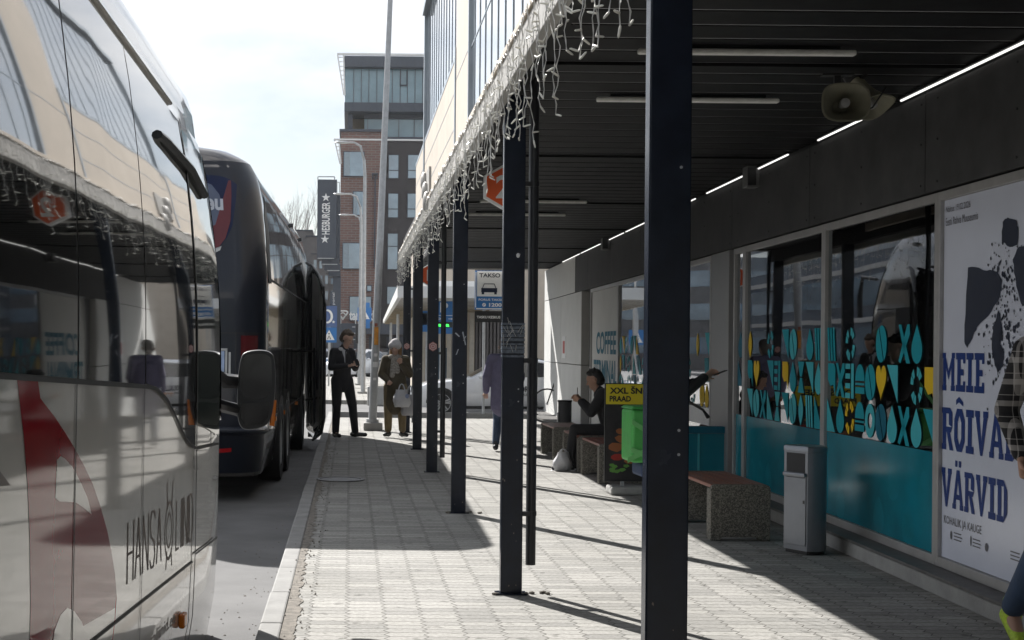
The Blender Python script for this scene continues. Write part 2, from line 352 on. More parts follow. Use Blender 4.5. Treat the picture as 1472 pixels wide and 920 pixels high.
# manhole cover
t = thing('manhole_cover', 'round cast iron manhole cover set in the pavers near the kerb', 'manhole cover', (-0.1, 16.6, 0.004))
M['iron'] = mat('cast_iron', (0.11, 0.105, 0.10), 0.45, metal=0.6, var=0.3, scale=30, bump=0.6, bscale=70)
MB().lathe([(0.0, 0.004), (0.24, 0.004), (0.24, 0.0)], n=32).build('lid', M['iron'], t)
MB().lathe([(0.25, 0.0), (0.25, 0.008), (0.29, 0.008), (0.29, 0.0)], n=32).build('rim', M['iron'], t)

# ------------------------------------------------------------------ station building (right) and its canopy
WA, WB = 3.784, 0.026
def wx(d): return WA+WB*d
def W(d, z, o=0.0): return Vector((wx(d)-o, d, z))
def wbox(mb, d0, d1, z0, z1, o0, o1, mi=0):     # a slab following the wall, from offset o0 to o1 (out towards the street)
    return mb.hexa([W(d0, z0, o1), W(d0, z0, o0), W(d1, z0, o0), W(d1, z0, o1), W(d0, z1, o1), W(d0, z1, o0), W(d1, z1, o0), W(d1, z1, o1)], mi)
def wd(px): x, z = XZ(px, 497); return 7568.0/(x-52.0)
bld = thing('station_building', 'bus station building with shop windows, dark panel band and glazed upper storey', 'building', (4.0, 9, 0))
B = lambda mb, name, m, par=bld, **k: mb.build(name, m, par, world=True, **k)
# plinth ledge
pl = MB(); wbox(pl, -20, 15.2, 0.0, 0.11, -0.3, 0.17); wbox(pl, 16, 33, 0.0, 0.11, -0.3, 0.06)
B(pl, 'plinth', M['concrete'], bevel=0.008)
pk = MB(); wbox(pk, -20, 15.2, 0.112, 0.135, -0.05, 0.185)
B(pk, 'plinth_cap', mat('dark_stone', (0.12, 0.115, 0.11), 0.6, var=0.3, scale=12), bevel=0.004)
# fascia panels (each plate)
js = [-20, -17, -14, -11, -8.6, -6, -3.4, -0.9, 1.7, 4.4, 7.0, 9.72, 12.38, 15.15, 17.9, 20.6, 23.4, 26.0, 27.7, 30.0, 33]
fp = MB()
for a, b in zip(js, js[1:]): wbox(fp, a+0.006, b-0.006, 2.70, 3.40, -0.04, 0.03)
B(fp, 'fascia_panel', M['panel'], bevel=0.003)
bk = MB(); wbox(bk, -20, 32.9, 2.685, 3.55, -0.3, -0.045); B(bk, 'fascia_backing', M['dark'])
sc_ = MB()
for a in js[9:17]:
    for dz in (2.76, 3.05, 3.33):
        for da in (0.07, 1.3, 2.5): 
            p = W(a+da, dz, 0.031); sc_.cyl(p, 0.008, -0.006, 8, axis='X')
B(sc_, 'panel_screws', M['dark'])
# pale end wall
ew = MB()
for d0, d1 in ((26.75, 29.9), (29.93, 32.98)):
    for z0, z1 in ((0.11, 1.26), (1.275, 2.69)): wbox(ew, d0, d1, z0, z1, -0.25, 0.035)
B(ew, 'end_wall', M['white_panel'], bevel=0.003)
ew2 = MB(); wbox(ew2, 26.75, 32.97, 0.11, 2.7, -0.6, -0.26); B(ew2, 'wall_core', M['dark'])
fe = MB(); wbox(fe, 27.71, 32.98, 2.705, 3.41, 0.031, 0.036); B(fe, 'end_fascia', M['white_panel'])
# notice on the wall
nb = MB(); wbox(nb, 29.0, 29.6, 1.38, 1.84, 0.036, 0.042); no = B(nb, 'wall_notice', M['white'])
nb = MB(); wbox(nb, 29.15, 29.45, 1.48, 1.74, 0.042, 0.045); B(nb, 'notice_emblem', mat('dull_red', (0.45, 0.06, 0.05), 0.5), no)
# dark recess
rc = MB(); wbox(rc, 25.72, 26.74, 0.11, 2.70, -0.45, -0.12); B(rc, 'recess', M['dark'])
# windows
Z0, Z1 = 0.136, 2.685
def window(d0, d1, glass=True, fw=0.05, lab=None, z0=Z0):
    f = MB()
    wbox(f, d0, d0+fw, z0, Z1, -0.06, 0.02); wbox(f, d1-fw, d1, z0, Z1, -0.06, 0.02)
    wbox(f, d0+fw, d1-fw, Z1-0.06, Z1, -0.055, 0.018); wbox(f, d0+fw, d1-fw, z0, z0+0.065, -0.055, 0.018)
    fr = B(f, 'window', M['alu'], bevel=0.003)
    if lab: fr['label'] = lab
    if glass:
        g = MB(); wbox(g, d0+fw+.001, d1-fw-.001, z0+0.066, Z1-0.061, -0.016, -0.010); B(g, 'pane', M['glass'], fr)
    return fr
w1 = window(9.52, 12.0, lab='shop window with teal and yellow coffee pattern film'); w2 = window(12.004, 14.66)
w3 = window(14.664, 15.1); w4 = window(16.15, 20.0); w4b = window(20.004, 22.65); w5 = window(22.654, 25.7, glass=False)
w0 = window(7.1, 9.516, glass=False, fw=0.045, lab='aluminium poster frame'); wm = window(3.0, 7.096); wn = window(-3, 2.996); wn2 = window(-9, -3.004); wn3 = window(-19.5, -9.004)
cp = MB(); wbox(cp, 15.12, 16.13, 0.0, 2.70, -0.30, -0.05); wbox(cp, 15.30, 16.12, 0.02, 2.69, -0.049, 0.02)
B(cp, 'pillar_cladding', mat('grey_metal_clad', (0.25, 0.25, 0.25), 0.4, var=0.1), bevel=0.004)
# white panel with COFFEE TERMINAL
wp = MB(); wbox(wp, 22.705, 25.649, 0.20, 2.62, -0.03, -0.012); wpan = B(wp, 'white_infill', M['white_panel'], w5)
def wtext(par, txt, dL, dR, z0, h, m, o=0.006, bold=0.0, name='lettering'):
    """dL = far end (left in the photo), dR = near end"""
    mb = MB(); Wd = abs(dL-dR)
    text_to(mb, txt, lambda u, v: W(dL-u, z0+v, o), Wd, h, bold=bold)
    return B(mb, name, m, par, fix=False)
wtext(w5, 'COFFEE', 25.1, 22.95, 1.49, 0.40, M['teal_dark'], -0.008, 0.03)
wtext(w5, 'TERMINAL', 25.4, 22.85, 0.97, 0.42, M['teal_dark'], -0.008, 0.03)
# interior room
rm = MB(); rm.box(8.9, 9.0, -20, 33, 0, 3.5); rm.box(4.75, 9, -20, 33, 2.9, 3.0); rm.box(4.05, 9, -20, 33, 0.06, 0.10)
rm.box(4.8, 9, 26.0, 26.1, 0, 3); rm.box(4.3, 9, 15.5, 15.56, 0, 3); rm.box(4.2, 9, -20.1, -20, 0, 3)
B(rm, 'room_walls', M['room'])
ft = MB()
for (x, y) in ((5.6, 10.2), (6.4, 11.9), (5.3, 13.4), (6.0, 18.5), (5.8, 21.2)):
    ft.cyl((x, y, 0.80), 0.38, 0.03, 24); ft.cyl((x, y, 0.10), 0.03, 0.7, 8); ft.cyl((x, y, 0.10), 0.22, 0.02, 16)
B(ft, 'cafe_tables', mat('table_top', (0.25, 0.16, 0.09), 0.4))
ct = MB(); wbox(ct, 9.75, 10.35, 0.12, 2.5, -0.52, -0.48)
def cur(u, v): return Vector((4.6+0.03*math.sin(u*60), 9.62+u*0.9, 0.12+2.3*v))
ct = MB(); ct.grid(cur, 70, 1); B(ct, 'curtain', mat('ochre_curtain', (0.28, 0.17, 0.07), 0.9), smooth=True)
# teal film band on the lower panes
for par, a, b in ((w1, 9.575, 11.945), (w2, 12.06, 14.605), (w3, 14.72, 15.045)):
    f = MB(); wbox(f, a, b, 0.205, 0.90, -0.0095, -0.006); B(f, 'teal_film_band', M['teal'], par)
    f = MB()
    for k in range(int((b-a)/0.3)):       # ghosted pattern in the band
        c = a+0.2+k*0.3
        if random.random() < 0.75:
            zz = random.choice((0.62, 0.34)); pts = []
            for q in range(16):
                an = 2*math.pi*q/16; pts.append(W(c+0.11*math.cos(an)*(1-0.35*math.sin(an)), zz+0.14*math.sin(an), -0.005))
            f.add(pts, [tuple(range(16))])
    if f.v: B(f, 'ghost_motifs', mat('faint_teal', (0.008, 0.22, 0.29), 0.15), par, fix=False)
# coffee pattern film: tiles 0.25 x 0.30 in three rows
def motif(mb, k, c, z, col):
    """c: tile centre along the wall, z: tile bottom; drawn with u to the left in the photo = larger d"""
    P = lambda u, v, e=0.0: W(c-(u-0.5)*0.235, z+0.008+v*0.284, -0.004+e)
    def poly(pts, mi, e=0.0): mb.add([P(a, b, e) for a, b in pts], [tuple(range(len(pts)))], mi)
    def ell(cx, cy, rx, ry, mi, n=22, e=0.0, t=0.0):
        poly([(cx+rx*math.cos(2*math.pi*q/n)+t*ry*math.sin(2*math.pi*q/n), cy+ry*math.sin(2*math.pi*q/n)) for q in range(n)], mi, e)
    def ringp(cx, cy, r0, r1, mi, seg=24, gap=False):
        for q in range(seg):
            if gap and q % (seg//4) == 0: continue
            a0 = 2*math.pi*q/seg; a1 = 2*math.pi*(q+(0.86 if gap else 1.0))/seg
            poly([(cx+r0*math.cos(a0), cy+r0*math.sin(a0)), (cx+r1*math.cos(a0), cy+r1*math.sin(a0)), (cx+r1*math.cos(a1), cy+r1*math.sin(a1)), (cx+r0*math.cos(a1), cy+r0*math.sin(a1))], mi)
    if k == 'drop':
        pts = [(0.5, 1.0)]
        for q in range(17): a = R(35)-R(250)*q/16; pts.append((0.5+0.43*math.cos(a), 0.36+0.36*math.sin(a)))
        poly(pts, col)
    elif k == 'leaf': poly([(0.5+0.3*math.sin(math.pi*q/14), q/14) for q in range(15)]+[(0.5-0.3*math.sin(math.pi*q/14), q/14) for q in range(14, -1, -1)][1:-1], col)
    elif k == 'bean':
        for s in (1, -1):
            pts = []
            for q in range(15):
                a = R(-62)+R(180)*q/14+(math.pi if s < 0 else 0); pts.append((0.5+0.46*math.cos(a)+0.035*s, 0.5+0.5*math.sin(a)))
            poly(pts, col)
    elif k == 'ring': ringp(0.5, 0.5, 0.22, 0.47, col)
    elif k == 'wreath': ringp(0.5, 0.5, 0.26, 0.49, col, 12, True)
    elif k == 'heart':
        pts = []
        for q in range(30):
            a = 2*math.pi*q/30; x = 16*math.sin(a)**3; yv = 13*math.cos(a)-5*math.cos(2*a)-2*math.cos(3*a)-math.cos(4*a); pts.append((0.5+x/34, 0.585+yv/30))
        poly(pts, col)
    elif k == 'tri': poly([(0.03, 1.0), (0.97, 1.0), (0.97, 0.0)], col)
    elif k == 'tri2': poly([(0.03, 0.0), (0.97, 0.0), (0.03, 1.0)], col)
    elif k == 'cross':
        poly([(0.0, 1.0), (0.22, 1.0), (0.98, 0.0), (0.66, 0.0)], col); poly([(0.72, 1.0), (0.92, 1.0), (0.95, 0.75), (0.18, 0.0), (0.0, 0.05)], col)
    elif k == 'p':
        poly([(0.12, 0.98), (0.8, 0.98), (0.95, 0.85), (0.95, 0.0), (0.72, 0.35), (0.4, 0.3), (0.12, 0.5)], col); 
    elif k == 'bars':
        for z0 in (0.0, 0.28, 0.56, 0.84): poly([(0.02, z0), (0.52, z0), (0.52, z0+0.15), (0.02, z0+0.15)], col)
        poly([(0.62, 0.0), (0.9, 0.0), (0.9, 1.0), (0.62, 1.0)], col)
    elif k == 'dome':
        poly([(0.5+0.46*math.cos(math.pi*q/14), 0.52+0.47*math.sin(math.pi*q/14)) for q in range(15)], col); poly([(0.04, 0.16), (0.96, 0.16), (0.96, 0.34), (0.04, 0.34)], col)
        poly([(0.04, 0.40), (0.96, 0.40), (0.96, 0.46), (0.04, 0.46)], col)
    elif k == 'glass': poly([(0.1, 0), (0.9, 0), (0.62, 0.48), (0.38, 0.48)], col); poly([(0.38, 0.52), (0.62, 0.52), (0.9, 1), (0.1, 1)], col)
    elif k == 'hatch':
        for s in (0.0, 0.3, 0.6): poly([(s, 1.0), (s+0.2, 1.0), (s+0.36, 0.0), (s+0.16, 0.0)], col)
D_, L_, Md, Y_ = 0, 1, 2, 3
# rows listed from the near end (right in the photo) outward
rowsA = [
  [('', 0), ('drop', 2), ('cross', 2), ('', 0), ('bean', 2), ('', 0), ('', 0), ('wreath', 1), ('', 0), ('hatch', 2)],
  [('p', 3), ('wreath', 1), ('', 0), ('tri', 1), ('heart', 3), ('bean', 2), ('dome', 2), ('bars', 1), ('cross', 2), ('p', 2)],
  [('tri', 2), ('drop', 1), ('cross', 2), ('drop', 1), ('bean', 0), ('ring', 1), ('dome', 2), ('wreath', 3), ('drop', 2), ('tri2', 1)]]
rowsB = [
  [('hatch', 2), ('drop', 2), ('', 0), ('bean', 1), ('tri', 2), ('', 0), ('wreath', 2), ('', 0), ('', 0), ('leaf', 3)],
  [('drop', 1), ('tri', 1), ('glass', 2), ('drop', 2), ('p', 3), ('bars', 2), ('tri', 2), ('', 0), ('heart', 3), ('p', 2)],
  [('tri2', 2), ('hatch', 1), ('leaf', 1), ('bean', 1), ('tri', 2), ('glass', 1), ('tri2', 1), ('cross', 2), ('bean', 1), ('tri', 1)]]
FM = [M['teal_dark'], M['teal_light'], M['teal_mid'], M['yellow']]
for par, a, rows in ((w1, 9.575, rowsA), (w2, 12.06, rowsB)):
    f = MB(); pitch = 0.2375 if par is w1 else 0.2545
    for r_, row in enumerate(rows):
        for i, (k, c) in enumerate(row):
            if k: motif(f, k, a+pitch*(i+0.5), 1.50-0.30*r_, c)
    B(f, 'pattern_film', FM, par, fix=False)
for par, a, n in ((w4, 16.3, 14), (w4b, 20.1, 10), (w3, 14.74, 1)):
    f = MB()
    for r_ in range(3):
        for i in range(n):
            if random.random() < 0.7: motif(f, random.choice(['drop', 'leaf', 'bean', 'tri', 'wreath', 'cross', 'hatch', 'tri2']), a+0.25*(i+0.5), 1.50-0.30*r_, random.choice([0, 1, 2, 2, 3]))
    B(f, 'pattern_film', FM, par, fix=False)
f = MB(); wbox(f, 16.2, 19.95, 0.70, 0.90, -0.0095, -0.006); B(f, 'white_film', M['white'], w4)
# low teal counter projecting at the doorway
cn = MB(); cn.box(3.66, 4.17, 15.45, 15.52, 0.0, 0.66); co = B(cn, 'teal_screen', M['teal'])
cn = MB(); cn.box(3.64, 4.17, 15.42, 15.55, 0.664, 0.74); B(cn, 'screen_rail', M['teal_dark'], co, bevel=0.01)
cn = MB(); cn.box(3.87, 3.89, 15.43, 15.45, 0.0, 0.66); B(cn, 'screen_joint', M['teal_light'], co)

# poster on the near panel
pp = MB(); wbox(pp, 7.147, 9.470, 0.205, 2.622, -0.02, -0.008); po = B(pp, 'poster', M['poster'])
po['label'] = 'tall white exhibition poster with blue lettering and black ink blots'
def ptxt(txt, pxl, pxr, yt, yb, m, bold=0.0, pxref=None):
    """text whose left edge is at photo column pxl, right at pxr; yt/yb = top and bottom rows at the left edge"""
    dL, dR = wd(pxl), wd(pxr); x, zt = XZ(pxl, yt); x, zb = XZ(pxl, yb)
    zt = CAMZ+zt*dL/F; zb = CAMZ+zb*dL/F
    mb = MB(); text_to(mb, txt, lambda u, v: W(dL-u, zb+v, -0.005), dL-dR, zt-zb, bold=bold); B(mb, 'lettering', m, po, fix=False)
def slab(ch):
    """condensed slab lettering: list of quads in a 1 wide x 1 high cell, and the advance width"""
    q = lambda x0, y0, x1, y1: [(x0, y0), (x1, y0), (x1, y1), (x0, y1)]
    A = {'I': ([q(.0, 0, .44, .17), q(.0, .83, .44, 1), q(.11, .171, .33, .829)], .44),
         'E': ([q(.0, 0, .60, .17), q(.0, .83, .60, 1), q(.09, .171, .30, .829), q(.301, .42, .50, .58), q(.46, .171, .60, .27), q(.46, .73, .60, .829)], .60),
         'M': ([q(.0, 0, .27, .14), q(.57, 0, .84, .14), q(.0, .86, .22, 1), q(.62, .86, .84, 1), q(.05, .141, .24, .859), q(.60, .141, .79, .859), [(.241, .859), (.241, .60), (.42, .28), (.42, .52)], [(.42, .28), (.599, .60), (.599, .859), (.42, .52)]], .84),
         'R': ([q(.0, 0, .27, .14), q(.0, .86, .50, 1), q(.05, .141, .26, .859), [(.50, 1), (.50, .86), (.60, .86), (.64, .89)], [(.42, .859), (.64, .88), (.64, .55), (.42, .60)], [(.261, .42), (.56, .42), (.64, .549), (.261, .55)], [(.30, .419), (.50, .419), (.70, 0), (.48, 0)]], .68),
         'V': ([q(.0, .86, .27, 1), q(.45, .86, .72, 1), [(.04, .859), (.25, .859), (.36, .32), (.30, .0)], [(.47, .859), (.68, .859), (.42, 0), (.301, 0), (.361, .32)]], .72),
         'A': ([q(.0, 0, .24, .13), q(.50, 0, .74, .13), [(.04, .131), (.22, .131), (.37, .74), (.27, 1)], [(.52, .131), (.70, .131), (.47, 1), (.271, 1), (.371, .74)], [(.25, .25), (.49, .25), (.46, .38), (.28, .38)]], .74),
         'D': ([q(.0, 0, .40, .15), q(.0, .85, .40, 1), q(.06, .151, .27, .849), [(.401, 0), (.62, .22), (.62, .5), (.42, .5), (.42, .28)], [(.42, .501), (.62, .501), (.62, .78), (.401, 1), (.42, .72)]], .64),
         'O': ([[(.0, .25), (.20, .32), (.20, .68), (.0, .75)], [(.62, .25), (.62, .75), (.42, .68), (.42, .32)], [(.0, .751), (.20, .681), (.31, .84), (.31, 1), (.16, 1)], [(.62, .751), (.46, 1), (.311, 1), (.311, .84), (.42, .681)], [(.0, .249), (.16, 0), (.31, 0), (.31, .16), (.20, .319)], [(.62, .249), (.42, .319), (.311, .16), (.311, 0), (.46, 0)]], .62)}
    base = {'\u00d5': 'O', '\u00c4': 'A'}.get(ch, ch); g, w_ = A[base]; g = list(g)
    if ch == '\u00c4': g += [q(.17, 1.08, .32, 1.24), q(.42, 1.08, .57, 1.24)]
    if ch == '\u00d5': g += [[(.10, 1.08), (.10, 1.20), (.28, 1.28), (.28, 1.15)], [(.281, 1.15), (.281, 1.28), (.52, 1.16), (.52, 1.28), (.52, 1.06)]]
    return g, w_
def slab_word(txt, pxl, pxr, yt, yb):
    dL, dR = wd(pxl), wd(pxr); x, zt = XZ(pxl, yt); x, zb = XZ(pxl, yb); zt = CAMZ+zt*dL/F; zb = CAMZ+zb*dL/F
    tot = sum(slab(c)[1] for c in txt)+.07*(len(txt)-1); sx = (dL-dR)/tot; sy = zt-zb; u0 = 0; mb = MB()
    for c in txt:
        g, w_ = slab(c)
        for poly in g: mb.add([W(dL-(u0+x)*sx, zb+y*sy, -0.005) for x, y in poly], [tuple(range(len(poly)))])
        u0 += w_+.07
    B(mb, 'lettering', M['navyink'], po, fix=False)
slab_word('MEIE', 1354, 1414, 507, 561)
slab_word('R\u00d5IVAD', 1354, 1463, 585, 645)
slab_word('V\u00c4RVID', 1354, 1449, 671, 726)
ptxt('KOHALIK JA KAUGE', 1358, 1412, 740, 755, M['greyink'])
ptxt('N\u00e4itus 19.02.2026', 1357, 1392, 297, 306, M['greyink'])
ptxt('Eesti Rahva Muuseumis', 1357, 1403, 314, 325, M['greyink'])
lg = MB()
for a, b, z0, z1 in ((1371, 1373.4, 1, 0), (1405, 1412, 1, 0), (1439, 1446, 1, 0)):
    pass
for d, ww, hh in ((9.32, 0.035, 0.06), (9.0, 0.02, 0.07), (8.78, 0.05, 0.055), (8.05, 0.05, 0.10), (7.88, 0.05, 0.07), (7.65, 0.05, 0.05)):
    if d == 8.05: 
        lg.add([W(d, .31, -.005), W(d-ww, .31, -.005), W(d-ww, .31+hh, -.005), W(d, .31+hh, -.005)], [(0, 1, 2, 3)], 1)
    else:
        n = 10; lg.add([W(d-ww/2*(1+math.cos(2*math.pi*q/n)), .34+hh/2*(1+math.sin(2*math.pi*q/n)), -.005) for q in range(n)], [tuple(range(n))])
for d, ww in ((9.26, 0.16), (8.96, 0.14), (8.42, 0.16), (7.62, 0.2)):
    for k in range(3): lg.add([W(d, .345+.022*k, -.005), W(d-ww*random.uniform(.6, 1), .345+.022*k, -.005), W(d-ww*.8, .353+.022*k, -.005), W(d, .353+.022*k, -.005)], [(0, 1, 2, 3)])
B(lg, 'small_logos', [M['greyink'], mat('ochre_ink', (0.25, 0.2, 0.05), 0.4)], po, fix=False)
def pp3(px, py):   # photo pixel to wall plane
    d = wd(px); 
    for _ in range(4):
        x, z = XZ(px, py); d = 7568.0/(x-52.0)
    return W(d, CAMZ+z*d/F, -0.0045)
ink = MB()
rag = lambda pts: [(x+random.uniform(-.8, .8), y+random.uniform(-1.5, 1.5)) for x, y in pts]
def blot(pts):
    dense = []
    for (x0, y0), (x1, y1) in zip(pts, pts[1:]+pts[:1]):
        for k in range(4): dense.append((x0+(x1-x0)*k/4, y0+(y1-y0)*k/4))
    dense = rag(dense); n = len(dense); cx = sum(p[0] for p in dense)/n; cy = sum(p[1] for p in dense)/n
    ink.add([pp3(*p) for p in dense]+[pp3(cx, cy)], [(i, (i+1) % n, n) for i in range(n)])
blot([(1390, 384), (1412, 387), (1432, 391), (1439, 402), (1437, 424), (1425, 447), (1404, 470), (1396, 488), (1389, 500), (1385, 492), (1387, 440)])
blot([(1440, 318), (1447, 313), (1460, 318), (1463, 330), (1461, 353), (1447, 354), (1439, 347)])
blot([(1427, 470), (1434, 446), (1437, 455), (1440, 480), (1437, 495), (1442, 505), (1441, 525), (1433, 537), (1428, 520), (1424, 495)])
blot([(1455, 372), (1463, 355), (1490, 350), (1490, 430), (1468, 440), (1459, 410)])
for i in range(330):
    t_ = random.random(); x = 1448+random.gauss(0, 12)-10*t_; y = 350+t_*190+random.gauss(0, 14)
    if x < 1400 or x > 1500: continue
    s = abs(random.gauss(0, 1.3))+0.5; n = 6
    ink.add([pp3(x+0.55*s*math.cos(2*math.pi*q/n)*random.uniform(.6, 1.3), y+s*1.4*math.sin(2*math.pi*q/n)*random.uniform(.6, 1.3)) for q in range(n)], [tuple(range(n))])
B(ink, 'ink_blots', M['inkblack'], po, fix=False)

# upper storey ------------------------------------------------------
UX = 0.955
M['curtain_glass'] = mat('curtain_wall_glass', (0.78, 0.82, 0.86), 0.05, metal=0.95, var=0.05, scale=0.5, bump=0.12, bscale=0.9, bdist=0.02, rvar=0.02)
M['fin'] = mat('blue_grey_fin', (0.36, 0.41, 0.46), 0.4)
gl = MB(); gl.box(UX+0.02, UX+0.05, -20, 11.45, 3.34, 6.3); gl.box(UX+0.02, UX+0.05, 12.85, 18.1, 4.32, 5.9)
B(gl, 'curtain_wall_glass', M['curtain_glass'])
fn = MB(); yy = -19.72
while yy < 11.4: fn.box(UX+0.014, UX+0.022, yy-0.007, yy+0.007, 3.34, 6.3); yy += 0.44
for zz in (4.05, 5.2): fn.box(UX+0.016, UX+0.022, -20, 11.45, zz, zz+0.012)
yy = 13.2
while yy < 18: fn.box(UX+0.014, UX+0.022, yy-0.008, yy+0.008, 4.32, 5.9); yy += 0.42
fn.box(UX-0.02, UX+0.06, 18.1, 18.22, 3.34, 5.98); fn.box(UX-0.05, UX+0.3, 12.86, 18.1, 5.9, 5.98); fn.box(UX-0.006, UX+0.06, 11.39, 11.46, 3.34, 6.3)
fn.box(UX-0.012, UX+0.06, 12.80, 12.88, 3.34, 4.36)
B(fn, 'mullion', M['fin'])
bw = MB(); bw.box(UX, UX+0.2, 11.48, 12.8, 3.34, 6.3); bw.box(UX-0.004, UX+0.2, 12.89, 20.5, 3.34, 4.25)
B(bw, 'beige_wall', M['beige'])
bj = MB()
for zz in (3.62, 3.95): bj.box(UX-0.0065, UX, 12.9, 20.5, zz, zz+0.008)
bj.box(UX-0.0025, UX+.01, 11.48, 12.8, 4.05, 4.058); bj.box(UX-0.008, UX+.01, 12.86, 20.53, 4.25, 4.29)
B(bj, 'joint_line', M['fin'])
up = MB(); up.box(UX+0.21, 9.2, -20, 18.0, 3.62, 5.85); up.box(UX+0.21, 9.2, 18.01, 20.45, 3.62, 4.2); B(up, 'upper_storey_core', M['dark'])
# little wall ornament near the beige end
orn = MB()
for k in range(3):
    p = at(612+k*2.5, 262+k*14, 17.3-k*0.3); orn.ball((UX-0.05, p.y, p.z), (0.05, 0.10, 0.13), 10)
orn.box(UX-0.03, UX, 16.6, 17.6, 3.45, 3.75)
B(orn, 'wall_lamp', M['fascia_white'], smooth=True)

# canopy ------------------------------------------------------------
cn = thing('canopy', 'long black slatted canopy with pale edge over the pavement', 'canopy', (2.4, 13, 3.3))
BC = lambda mb, name, m, par=cn, **k: mb.build(name, m, par, world=True, **k)
CZ = 3.45
sl = MB(); ed = MB(); y = -19.7
while y < 32.8:
    x0 = 0.99 if y < 26.2 else 1.55
    sl.hexa([(x0, y+0.02, CZ), (wx(y)+0.02, y+0.02, CZ), (wx(y)+0.02, y+0.33, CZ), (x0, y+0.33, CZ), (x0, y+0.02, CZ+.04), (wx(y)+.02, y+0.02, CZ+.04), (wx(y)+.02, y+0.33, CZ+.04), (x0, y+0.33, CZ+.04)])
    ed.box(x0, wx(y)+0.02, y-0.008, y+0.008, CZ+0.004, CZ+0.03)
    y += 0.35
BC(sl, 'slats', M['slat'], bevel=0.004); BC(ed, 'joint_strips', M['slat_edge'])
rf = MB(); rf.box(0.99, 9.3, -20, 26.3, CZ+0.045, CZ+0.16); rf.box(1.55, 9.3, 26.3, 32.95, CZ+0.045, CZ+0.16); BC(rf, 'roof_deck', M['dark'])
for yy in (4.64, 9.02, 13.39, 17.72, 21.6, 25.85, 30.1): bm_ = MB(); bm_.box(1.13 if yy < 27 else 1.6, wx(yy)-0.04, yy-0.02, yy+0.05, CZ-0.02, CZ-0.004); BC(bm_, 'cross_beam', M['slat'])
fa = MB(); fa.box(0.915, 0.982, -20, 26.3, 3.146, 3.335); fa.box(1.5, 4.3, 32.95, 33.0, 3.43, 3.62)
BC(fa, 'fascia', M['fascia_white'], bevel=0.006)
fa2 = MB(); fa2.box(0.90, 0.954, -20, 26.32, 3.3355, 3.375); BC(fa2, 'edge_coping', M['beige'], bevel=0.004)
fa3 = MB(); fa3.box(0.984, 1.10, -20, 26.2, CZ-0.22, CZ-0.005)
for yy in (4.64, 9.02, 13.39, 17.72, 21.6, 25.85): pass
BC(fa3, 'edge_beam', M['slat'])

